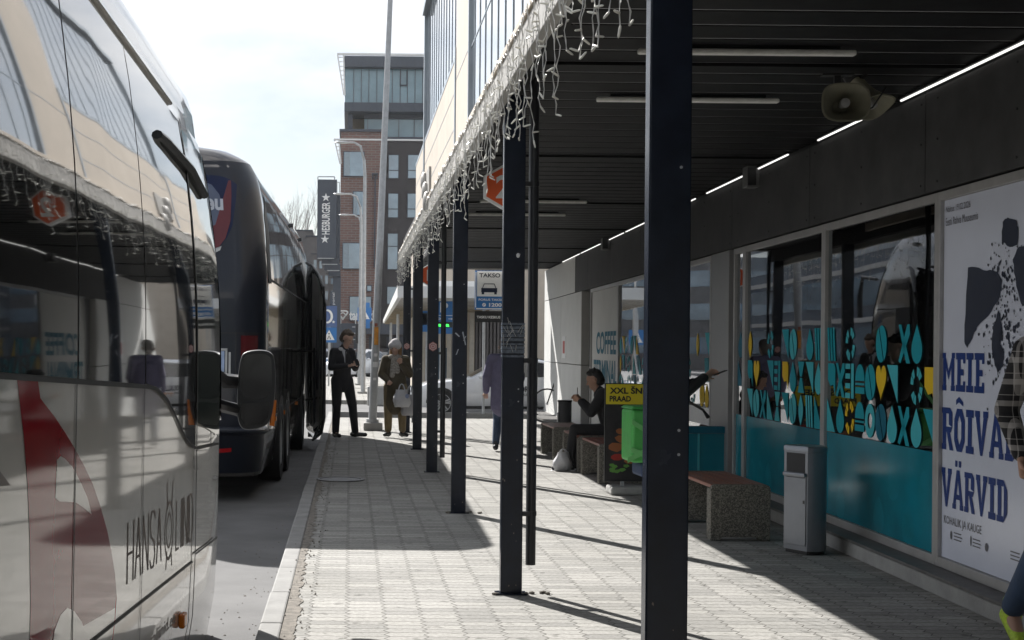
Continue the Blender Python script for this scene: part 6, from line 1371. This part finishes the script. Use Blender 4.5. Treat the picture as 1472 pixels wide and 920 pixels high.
# taxi board
d = 33.2; xl, zt = at(683, 389, d).x, at(683, 389, d).z; xr = at(729, 389, d).x; zb = at(683, 445, d).z; zm = at(683, 426, d).z
t = thing('taxi_sign', 'white and blue TAKSO board with a car symbol and the number 1200', 'sign', (xl, d, 0)); w_ = xr-xl
b = MB(); b.box(0, w_, 0, .04, zb, zt); b.build('board', M['blue'], t, bevel=.01); b = MB(); b.box(.05, w_-.01, -.004, 0, zm, zt-.01); wf = b.build('white_face', M['white'], t)
b = MB(); b.box(.01, .03, -.004, 0, zb+.05, zt-.03); b.box(.03, w_-.02, -.004, 0, zb+.01, zb+.035); b.build('white_border', M['white'], t)
b = MB(); text_to(b, 'TAKSO', lambda u, v: V(.10+u, -.008, zt-.16+v), .50, .10, bold=.02)
cx, cz = .34, zm+.08
b.prism([V(cx-.19, -.008, cz+.02), V(cx+.19, -.008, cz+.02), V(cx+.19, -.008, cz+.12), V(cx-.19, -.008, cz+.12)], V(0, .003, 0))
for a, c in (((-.16, .12), (-.12, .22)), ((-.12, .22), (.12, .22)), ((.12, .22), (.16, .12))): b.tube([V(cx+a[0], -.008, cz+a[1]), V(cx+c[0], -.008, cz+c[1])], .008, 4)
for s in (-1, 1): b.prism([V(cx+s*.15-.03, -.008, cz-.03), V(cx+s*.15+.03, -.008, cz-.03), V(cx+s*.15+.03, -.008, cz+.02), V(cx+s*.15-.03, -.008, cz+.02)], V(0, .003, 0))
b.build('symbol', M['inkblack'], wf, fix=False)
b = MB(); text_to(b, 'FORUS TAKSO', lambda u, v: V(.09+u, -.006, zb+.21+v), .60, .055, bold=.02); text_to(b, '1200', lambda u, v: V(.34+u, -.006, zb+.07+v), .30, .09, bold=.03)
n = 14; b.add([V(.22+.045*math.cos(2*math.pi*q/n), -.006, zb+.115+.045*math.sin(2*math.pi*q/n)) for q in range(n)], [tuple(range(n))]); b.build('lettering', M['white'], t, fix=False)
b = MB(); b.tube([V(.22-.02, -.0085, zb+.095), V(.22-.005, -.0085, zb+.12), V(.24, -.0085, zb+.14)], .006, 4); b.build('handset_symbol', M['blue'], t)
b = MB(); b.cyl((w_*.3, .07, 0), .035, zt, 10); b.build('post', M['galv'], t, smooth=True)
zt2, zb2 = at(683, 447, d).z, at(683, 463, d).z
b = MB(); b.box(.0, w_+.0, 0, .03, zb2, zt2); pl_ = b.build('name_plate', M['black'], t); b = MB(); text_to(b, 'TASKU KESKUS', lambda u, v: V(.05+u, -.003, zb2+.09+v), .56, .06, bold=.02); b.build('lettering', M['white'], pl_, fix=False)
# parking sign
d = 38.0; P_ = lambda px, py: at(px, py, d)
x0 = P_(617, 500).x; x1 = P_(653, 500).x; t = thing('parking_sign', 'blue parking guidance sign with a P, the word TASKU and green display', 'sign', (x0, d, 0)); w_ = x1-x0
b = MB(); b.box(0, w_, 0, .06, P_(650, 480).z, P_(650, 428).z); b.build('board', M['blue'], t, bevel=.01)
b = MB(); z1_ = P_(650, 432).z; z0_ = P_(650, 454).z; 
for q in ((.02, w_-.02, z1_-.015, z1_), (.02, w_-.02, z0_, z0_+.015), (w_-.035, w_-.02, z0_, z1_)): b.box(q[0], q[1], -.004, 0, q[2], q[3])
text_to(b, 'P', lambda u, v: V(w_*.42+u, -.005, z0_+.09+v), .22, .27, bold=.04); text_to(b, 'TASKU', lambda u, v: V(.08+u, -.005, z0_-.12+v), .34, .07, bold=.02)
zz = z0_-.085; b.prism([V(w_-.17, -.004, zz-.008), V(w_-.09, -.004, zz-.008), V(w_-.09, -.004, zz-.03), V(w_-.04, -.004, zz), V(w_-.09, -.004, zz+.03), V(w_-.09, -.004, zz+.008), V(w_-.17, -.004, zz+.008)], V(0, .001, 0)); b.build('lettering', M['white'], t, fix=False)
zl1, zl0 = P_(650, 463).z, P_(650, 471).z
b = MB(); b.box(.05, w_-.03, -.006, 0, zl0, zl1); dp = b.build('display', M['black'], t); b = MB(); text_to(b, 'vaba', lambda u, v: V(.12+u, -.009, zl0+.025+v), w_*.62, zl1-zl0-.05, bold=.03); b.build('lettering', mat('green_led', (0.02, .5, .05), .4, emit=(.05, 1, .1), estr=1.2), dp, fix=False)
b = MB(); b.cyl((w_*.5, .1, 0), .05, P_(650, 428).z, 10); b.build('post', M['galv'], t, smooth=True)
# small sign left of it
post_sign(613, 40, 'small white and blue board left of the parking sign', [(-.16, .16, at(613, 477, 40).z, at(613, 447, 40).z, M['blue'], []), (-.12, .18, at(613, 467, 40).z, at(613, 450, 40).z, M['white'], [])], at(613, 447, 40).z)
# crossing and other signs beyond the man
def tri_sign(px, py, d, lab):
    p = at(px, py, d); t = thing('crossing_sign', lab, 'sign', (p.x, d, 0)); s = .30
    b = MB(); b.cyl((0, .03, 0), .035, p.z+s, 8); b.build('post', M['galv'], t)
    b = MB(); b.box(-s, s, -.01, 0, p.z-s, p.z+s); pn = b.build('panel', M['blue'], t); b = MB(); b.add([V(-.22, -.013, p.z-.2), V(.22, -.013, p.z-.2), V(0, -.013, p.z+.2)], [(0, 1, 2)]); w2_ = b.build('triangle', M['white'], pn)
    b = MB(); b.tube([V(-.06, -.016, p.z-.17), V(0, -.016, p.z-.03), V(.07, -.016, p.z-.17)], .018, 4); b.ball((0, -.017, p.z+.05), (.03, .004, .03), 8); b.build('walker_symbol', M['black'], t)
tri_sign(473, 481.5, 55, 'blue pedestrian crossing sign left of the man in the suit'); tri_sign(524, 452, 60, 'blue sign with white symbol behind the lamp poles')
post_sign(524, 59, 'small stacked blue signs on the pole behind the street lamps', [(-.22, .22, at(524, 472, 59).z, at(524, 462, 59).z, M['blue'], []), (-.16, .2, at(524, 446, 59).z, at(524, 435, 59).z, M['blue'], [])], at(524, 433, 59).z)
def traffic(px, d, lab, zb=2.2, on=None):
    p = at(px, 480, d); t = thing('traffic_light', lab, 'traffic light', (p.x, d, 0), 0, 'traffic lights at the crossing')
    b = MB(); b.cyl((0, .1, 0), .05, zb+1.0, 10); b.build('pole', M['galv'], t, smooth=True); b = MB(); b.box(-.15, .15, -.1, .05, zb, zb+.85); b.build('housing', M['black'], t, bevel=.02)
    b = MB()
    for k in range(3): b.cyl((0, -.1, zb+.15+.27*k), .095, -.012, 14, 0, 'Y')
    b.build('lenses', mat('dark_lens', (.05, .05, .05), .2), t)
    b = MB()
    for k in range(3): b.box(-.30, -.16, -.12, -.1, zb+.15+.27*k, zb+.19+.27*k)
    b.build('visor', M['galv'], t)
    if on is not None: b = MB(); b.cyl((0, -.113, zb+.15+.27*on[0]), .085, -.006, 14, 0, 'Y'); b.build('lit_lens', on[1], t)
grn = mat('green_signal', (.02, .5, .1), .3, emit=(.05, 1, .25), estr=1.6); red = mat('red_signal', (.5, .03, .02), .3, emit=(1, .08, .04), estr=1.2)
traffic(462.5, 52, 'traffic light with a green lamp lit beside the coach door', 2.35, (0, grn)); traffic(516, 60, 'traffic light behind the two lamp poles', 1.7)
# planter block
t = thing('concrete_planter', 'grey concrete planter block beyond the leaning pole', 'planter', (at(543, 500, 40).x, 40.6, -.128)); b = MB(); b.box(-.28, .28, -.25, .25, 0.0, .55); b.build('block', M['concrete'], t, bevel=.03); b = MB(); b.box(-.22, .22, -.2, .2, .551, .57); b.build('soil', M['dirt'], t)
# low white shelter roof further on
t = thing('shelter', 'low flat white roofed shelter beyond the far end of the canopy', 'shelter', (1.3, 36, 0))
b = MB(); zA0, zA1, zB0, zB1 = 2.86, 3.16, 2.58, 2.74
b.hexa([V(-.08, 0, zA0), V(3.2, 0, zA0), V(4.2, 24, zB0), V(.12, 24, zB0), V(-.08, 0, zA1), V(3.2, 0, zA1), V(4.2, 24, zB1), V(.12, 24, zB1)]); b.build('roof', M['white_panel'], t)
b = MB(); yy = .3
while yy < 23.5: b.box(0.03+.15*yy/24, 3.1, yy, yy+.12, zA0-.32*yy/24-.03+.02, zA0-.28*yy/24-.0); yy += .7
b.build('soffit_boards', mat('soffit_tan', (.24, .20, .14), .8, var=.3, scale=3), t)
for (x, y) in ((.25, .6), (.35, 12), (.4, 22)): b = MB(); b.cyl((x, y, -.12), .05, 2.86, 10); b.build('support', M['galv'], t, smooth=True)

# ================================================================== KIOSK BUILDING BEHIND THE TAXI
d = 46.0; t = thing('kiosk_building', 'pale low building with a dark slatted section behind the taxi', 'building', (2.2, d, 0)); X_ = lambda px: at(px, 500, d).x-2.2; Zz = lambda py: at(640, py, d).z
b = MB(); b.box(X_(602), X_(682), 0, 8, -.1, 5.2); b.box(X_(729), 14, .3, 8, -.1, 5.2); b.build('wall', M['beige'], t)
b = MB(); b.box(X_(602), X_(681), -.05, -.002, Zz(426), Zz(404)); b.build('fascia_band', M['white'], t)
b = MB(); b.box(X_(602), X_(681), -.04, -.002, Zz(446), Zz(428)); b.build('soffit_band', mat('soffit_tan', (.24, .20, .14), .8), t)
for px in (606, 645, 652, 660, 677): b = MB(); b.box(X_(px)-.06, X_(px)+.08, -.10, -.003, -.02, Zz(446)); b.build('pillar', mat('pale_stone', (.42, .39, .34), .8), t)
b = MB(); b.box(X_(612), X_(643), -.03, -.002, .1, Zz(500)); b.build('dark_glazing', M['winfar'], t)
b = MB(); b.box(X_(682)+.002, X_(729)-.002, .2, 8, -.05, 5.2); b.build('slat_wall', M['darkclad'], t)
b = MB(); px = 684.0
while px < 729: x = X_(px); b.box(x, x+.07, .12, .198, .0, 5.2); px += 5.2
b.build('vertical_slats', mat('grey_slat', (.13, .12, .12), .6), t)

# ================================================================== BIG BRICK AND GLASS BUILDING
d = 90.0; bA = thing('office_building', 'tall office block with red brick wing, dark clad wing and glass top floors', 'building', (-0.7, d, 0))
P_ = lambda px, py: at(px, py, d)
def rect(mb, x0, y0, x1, y1, f0, f1, mi=0):
    a = P_((x0+x1)/2, y1); c = P_((x0+x1)/2, y0); xa = P_(x0, (y0+y1)/2).x; xb = P_(x1, (y0+y1)/2).x; mb.box(xa, xb, d+f0, d+f1, a.z, c.z, mi)
BA = lambda mb, n, m, par=bA, **k: mb.build(n, m, par, world=True, **k)
b = MB(); rect(b, 488.5, 188, 547.5, 545, 0, 22); BA(b, 'brick_wing', M['brickwall'])
b = MB(); rect(b, 547.6, 197, 680, 545, .8, 22); BA(b, 'dark_wing', M['darkclad'])
M['slatedark'] = mat('slate_panel', (.045, .055, .075), .5, var=.1)
b = MB(); rect(b, 495, 147, 680, 160, .2, 22); rect(b, 495, 80, 680, 96, .2, 22); rect(b, 488, 186, 549, 189.5, -.15, 22); rect(b, 548, 195, 680, 199, .6, 22); BA(b, 'roof_slab', M['slatedark'])
b = MB(); rect(b, 496, 96.2, 680, 146.8, .8, 22); BA(b, 'glass_storey', mat('blue_far_glass', (.16, .27, .32), .08, var=.25, scale=.35, coat=1.0))
b = MB()
for px in (508.5, 519.5, 530.5, 542, 553.5, 564.5, 576, 586.5, 597.5, 608.5): rect(b, px-.35, 96.3, px+.35, 146.6, .72, .79)
rect(b, 575.5, 99, 577, 120, .6, .79); rect(b, 585, 99, 586.5, 120, .6, .79); rect(b, 575.5, 119, 586.5, 120.5, .6, .79); BA(b, 'glazing_bars', M['slatedark'])
b = MB(); rect(b, 502, 160.2, 524, 189.5, 3, 22); BA(b, 'terrace_wall', mat('ochre_wall', (.20, .15, .09), .8))
b = MB(); rect(b, 500, 160.2, 507, 189.5, .9, 1.8); BA(b, 'terrace_column', M['slatedark'])
b = MB(); rect(b, 524.2, 166, 680, 194.8, 1.6, 22); BA(b, 'setback_glazing', MATS['blue_far_glass']); b = MB()
for px in (529, 552, 574.5, 597): rect(b, px-.4, 166, px+.4, 194.8, 1.5, 1.59)
rect(b, 524.2, 160.2, 680, 166, 1.4, 22); BA(b, 'setback_bars', M['slatedark'])
def fwin(x0, y0, x1, y1, f=0.0, trans=None, blind=0):
    b = MB(); rect(b, x0-1, y0-1, x1+1, y1+1, f-.12, f-.01); w_ = BA(b, 'window', M['slatedark'])
    b = MB(); rect(b, x0, y0, x1, y1, f-.14, f-.125); BA(b, 'pane', M['winfar_b'], w_)
    if trans: b = MB(); rect(b, x0, trans-.6, x1, trans+.6, f-.17, f-.145); BA(b, 'transom', M['slatedark'], w_)
    if blind: b = MB(); rect(b, x0+.5, y0+.5, x0+(x1-x0)*.3, y1-.5, f-.15, f-.142); BA(b, 'blind', mat('pale_blind', (.30, .36, .40), .8), w_)
M['winfar_b'] = mat('pale_blue_window', (.20, .29, .36), .06, var=.25, scale=.7, coat=1.0, spec=1.0)
for q in ((494.5, 219, 523, 253, 0, None, 1), (508, 276, 524, 309, 0, None, 1), (493, 350, 522, 386, 0, None, 1), (503, 427, 533, 460, 0, None, 0), (528, 411, 533.5, 418, 0, None, 0)): fwin(*q)
for y0, y1, tr in ((221, 254, 243), (277, 311, 299), (335, 386, 353), (412, 436, None)):
    for x0, x1 in ((559.5, 573), (587.5, 602), (615, 629), (643, 657)): fwin(x0-(y0-220)*.012, y0, x1-(y0-220)*.012, y1, .8, tr)
b = MB(); rect(b, 486, 466, 690, 481, -1.5, 0); rect(b, 488, 481, 500, 545, -.3, 0); rect(b, 508, 484, 518, 540, -.02, .05); rect(b, 530, 484, 538, 540, -.02, .05); rect(b, 556, 484, 600, 540, .6, .8); BA(b, 'entrance_canopy', M['slatedark'])
b = MB()
for (x0, y0, x1, y1) in ((485, 84, 612, 86.5), (480, 205, 612, 207)): rect(b, x0, y0, x1, y1, -1.6, -1.4)
for (xa, ya, xb, yb, n) in ((485.5, 86, 494.5, 143, 9), (481.5, 207, 489, 240, 6)):
    pa, pb_ = P_(xa, ya)+V(0, -1.5, 0), P_(xb, yb)+V(0, -1.5, 0); b.tube([pa, pb_], .05, 5); pc = P_(xa+8.5 if xa > 484 else xa+6, ya)+V(0, -1.5, 0); b.tube([pc, pb_+V(.05, 0, 0)], .05, 5)
    for k in range(n): u = (k+.5)/n; b.tube([pa.lerp(pb_, u), pc.lerp(pb_, u)], .03, 4)
BA(b, 'awning_frame', M['white'])
b = MB(); rect(b, 537.8, 254, 539.6, 385, -.3, -.1); rect(b, 534.5, 250, 543, 252, -.4, -.1); rect(b, 535, 251, 536.5, 258, -.4, -.1); rect(b, 541, 251, 542.5, 258, -.4, -.1); BA(b, 'flue_pipe', M['slatedark'])
# rooftop letters and heart
def bigtext(txt, x0, x1, y0, y1, f, m, par, rot=False, bold=0.0, name='lettering'):
    b = MB(); a = P_(x0, y1); c = P_(x1, y0)
    if not rot: text_to(b, txt, lambda u, v: V(a.x+u, d+f, a.z+v), c.x-a.x, c.z-a.z, bold=bold)
    else: text_to(b, txt, lambda u, v: V(c.x-v, d+f, a.z+u), c.z-a.z, c.x-a.x, bold=bold)
    return b.build(name, m, par, world=True, fix=False)
sg_ = thing('roof_sign', 'white heart knot and letters standing on the dark entrance canopy', 'sign', (-.5, d-1.6, P_(500, 466).z))
bigtext('tartu kl', 502, 537, 447, 461, -1.6, M['white'], sg_, bold=.03)
b = MB(); c = P_(493, 452)
for s in (-1, 1):
    b.tube([V(c.x+s*(.30*math.sin(a)**3*1.0)+s*.0, d-1.6, c.z+.30*math.cos(a)*.9-.10*math.cos(2*a)) for a in [math.pi*k/14 for k in range(15)]], .055, 6)
    b.tube([V(c.x+s*.16*math.sin(a), d-1.65, c.z-.1+.17*math.cos(a)) for a in [2*math.pi*k/14 for k in range(15)]], .04, 6)
for px in (490, 511, 536): p = P_(px, 466); b.tube([V(p.x, d-1.6, p.z), V(p.x, d-1.6, p.z+.5)], .03, 4)
b.build('heart_knot', M['white'], sg_, world=True)

# banner pylon
d = 80.0
hb = thing('banner_tower', 'dark slate pylon with HESBURGER lettering running upwards', 'sign tower', (at(470, 400, d).x, d, 0))
b = MB(); rect(b, 456, 258, 484, 371, 0, 3); rect(b, 462, 371, 487, 379, .3, 3.2); rect(b, 466, 379, 489, 388, .5, 3.4); rect(b, 472, 388, 489, 396, .7, 3.6); rect(b, 478, 396, 489, 545, .9, 3.6); rect(b, 484.2, 278, 488.5, 372, .5, 3); b.build('tower', M['slatedark'], hb, world=True)
bigtext('HESBURGER', 462.5, 474.5, 291, 337, -.03, M['white'], hb, True, .02)
b = MB()
for cx, cy in ((468.5, 284), (467, 344)):
    c = P_(cx, cy); b.add([V(c.x+(.13 if k % 2 == 0 else .05)*2*math.sin(math.pi*k/5)*1.0, d-.03, c.z+(.13 if k % 2 == 0 else .05)*2*math.cos(math.pi*k/5)) for k in range(10)], [tuple(range(10))])
b.build('star', M['white'], hb, world=True, fix=False)
b = MB(); p0, p1, p2 = P_(457, 254), P_(481, 254), P_(488, 261)
b.tube([p0, p1], .03, 4); b.tube([p0, p0-V(0, 0, .2)], .03, 4); b.tube([p1, p1-V(0, 0, .2)], .03, 4); b.tube([P_(484, 262), P_(488, 262)], .025, 4); b.tube([P_(484.5, 262), P_(484.5, 279)], .025, 4); b.tube([P_(488, 262), P_(488, 279)], .025, 4); b.build('railing', M['galv'], hb, world=True)
b = MB()
for (x0, x1, y) in ((457, 480, 371.5), (463, 485, 380), (470, 488, 389)): rect(b, x0, y-.5, x1, y+.5, -.15, 0)
b.build('light_ledges', M['galv'], hb, world=True)
d = 72.0
sb = thing('vertical_sign', 'narrow dark sign with white letters beside the brick facade', 'sign', (at(479, 430, d).x, d, at(479, 440, d).z)); b = MB(); rect(b, 474.5, 419, 484.5, 440, 0, .2); b.build('board', M['slatedark'], sb, world=True); bigtext('portal', 477.5, 482, 421, 438, -.03, M['white'], sb, True)
mo = thing('moon_sign', 'blue square sign with a pale crescent and small star beside the brick facade', 'sign', (at(474, 455, d).x, d, at(474, 470, d).z)); b = MB(); rect(b, 463, 440, 484.5, 470, -.3, -.1); b.build('board', mat('moon_blue', (.06, .11, .26), .5), mo, world=True)
b = MB(); c = P_(471, 455); pts_ = [V(c.x+.28*math.cos(a), d-.33, c.z+.36*math.sin(a)) for a in [R(-100)+R(200)*k/12 for k in range(13)]]+[V(c.x-.06+.22*math.cos(a), d-.33, c.z+.28*math.sin(a)) for a in [R(95)-R(190)*k/12 for k in range(13)]]; b.add(pts_, [tuple(range(26))])
c = P_(479.5, 463); b.add([V(c.x+(.09 if k % 2 == 0 else .04)*math.sin(math.pi*k/5), d-.33, c.z+(.09 if k % 2 == 0 else .04)*math.cos(math.pi*k/5)) for k in range(10)], [tuple(range(10))]); b.build('crescent_and_star', M['white'], mo, world=True, fix=False)
b = MB(); p = P_(474, 470); b.cyl((p.x, d-.2, 0), .05, p.z, 8); b.build('post', M['galv'], mo, world=True)
# grey buildings left of the pylon
d = 112.0; gB = thing('grey_building', 'plain grey flat roofed block seen between the coach roof and the pylon', 'building', (at(440, 500, d).x, d, 0)); b = MB(); rect(b, 380, 331, 449, 560, 0, 15); rect(b, 440, 341, 462, 560, -1, 14); rect(b, 448, 368, 490, 560, -2, 10); b.build('walls', mat('weathered_grey_wall', (.17, .165, .165), .9, var=.2, scale=.6), gB, world=True)
b = MB(); rect(b, 380, 330, 449.5, 332, -.1, 15.2); rect(b, 440, 340, 462.5, 342, -1.1, 14.2); rect(b, 448, 366.8, 491, 368, -2.1, 10.2); b.build('parapet', M['slatedark'], gB, world=True)
for k in range(4):
    for r_ in range(4): b = MB(); rect(b, 452+k*8, 376+r_*22, 456+k*8, 388+r_*22, -2.1, -1.98); b.build('window', M['winfar_b'], gB, world=True)

# ================================================================== TREES (bare, early spring)
M['bark'] = mat('birch_bark', (.16, .14, .125), .9, var=.4, scale=6); M['twig'] = mat('bare_twigs', (.11, .085, .075), .9, var=.3)
def bare_tree(loc, h, lab, seed, depth=5, r0=None, group=None, spread=0.5):
    rnd = random.Random(seed); t = thing('bare_tree', lab, 'tree', loc, 0, group); tr = MB(); cr = MB(); r0 = r0 or h*.013
    def grow(p, dv, L, r, k):
        n = 3; pts = [p]; q = p.copy(); dd = dv.copy()
        for i in range(n): dd = (dd+V(rnd.uniform(-.13, .13), rnd.uniform(-.13, .13), .04)).normalized(); q = q+dd*L/n; pts.append(q.copy())
        (tr if k <= 1 else cr).tube(pts, [r, r*.88, r*.75, r*.62], 6 if k < 2 else 3, caps=False)
        if k >= depth: return
        m_ = rnd.choice((3, 4)) if k > 0 else 7
        for i in range(m_):
            f = rnd.uniform(.35, 1.0) if k > 0 else .28+.72*(i+1)/m_; seg = min(n-1, int(f*n)); s0 = pts[seg].lerp(pts[seg+1], f*n-seg) if seg+1 < len(pts) else pts[-1]
            a = rnd.uniform(0, 6.28); sp = spread*rnd.uniform(.6, 1.3); nd = (dd*math.cos(sp)+V(math.cos(a), math.sin(a), .15).normalized()*math.sin(sp)).normalized()
            grow(s0, nd, L*rnd.uniform(.48, .68)*(1 if k else .8), r*(.45 if k else .5), k+1)
    grow(V(0, 0, 0), V(0, 0, 1), h*.62, r0, 0)
    tr.build('trunk', M['bark'], t, smooth=True, fix=False); cr.build('crown', M['twig'], t, fix=False); return t
g_ = 'bare birches beyond the grey block'
for (px, top, lab, s) in ((409, 300, 'bare birch low behind the coach roof, leftmost of the birches', 1), (422, 288, 'tallest bare birch above the coach roof', 2), (444, 299, 'bare birch just left of the dark pylon', 3), (433, 318, 'small bare birch between the two taller ones', 4)):
    p = at(px, top, 134); bare_tree((p.x, 134, 0), p.z, lab, s, 5, .12, g_, .32)
# across the street on the left: seen only in the reflections
g_ = 'street trees on the left side'
bare_tree((-11.5, 44, -.15), 10, 'bare street tree on the left side nearer the coaches', 11, 5, .16, g_, .5); bare_tree((-14.5, 50, -.15), 11, 'bare street tree on the left side farther along', 12, 5, .17, g_, .5)
t = thing('distant_block', 'low grey block far off behind the coaches', 'building', (-16, 128, 0))
b = MB(); b.box(-12, 9, -6, 6, -.2, 9.6); b.build('walls', mat('weathered_grey_wall', (.17, .165, .165), .9), t)
for k in range(3): b = MB(); b.box(-11.5, 8.5, -6.06, -6.01, 1.2+2.9*k, 2.6+2.9*k); b.build('window_band', M['winfar_b'], t)
t = thing('glazed_block', 'blue grey glazed block across the street on the left', 'building', (-24, 85, 0))
b = MB(); b.box(-14, 5, -38, 30, -.2, 13); b.build('walls', mat('blue_grey_clad', (.10, .13, .17), .5, var=.3, scale=.5), t)
for k in range(4):
    b = MB(); b.box(5.02, 5.06, -37, 29, 1.2+3.1*k, 3.0+3.1*k); b.build('window_band', M['winfar_b'], t); b = MB(); b.box(-13.5, 4.5, -38.06, -38.02, 1.2+3.1*k, 3.0+3.1*k); b.build('window_band', M['winfar_b'], t)
    b = MB(); b.box(5.02, 5.1, -37, 29, 3.3+3.1*k, 3.6+3.1*k); b.build('pale_band', M['white_panel'], t)

# ================================================================== HAZE
hz = MB().box(-140, 140, -60, 300, -1.3, 30)
ho = hz.build('haze', mat('haze_surface', (1, 1, 1)), None); hm = bpy.data.materials.new('thin_haze'); hm.use_nodes = True; hn_ = hm.node_tree; hn_.nodes.clear()
vo_ = hn_.nodes.new('ShaderNodeVolumePrincipled'); vo_.inputs['Color'].default_value = (0.93, 0.96, 1.0, 1); vo_.inputs['Density'].default_value = 0.0002; vo_.inputs['Anisotropy'].default_value = 0.5
oo_ = hn_.nodes.new('ShaderNodeOutputMaterial'); hn_.links.new(vo_.outputs[0], oo_.inputs['Volume']); ho.data.materials.clear(); ho.data.materials.append(hm); ho['kind'] = 'stuff'
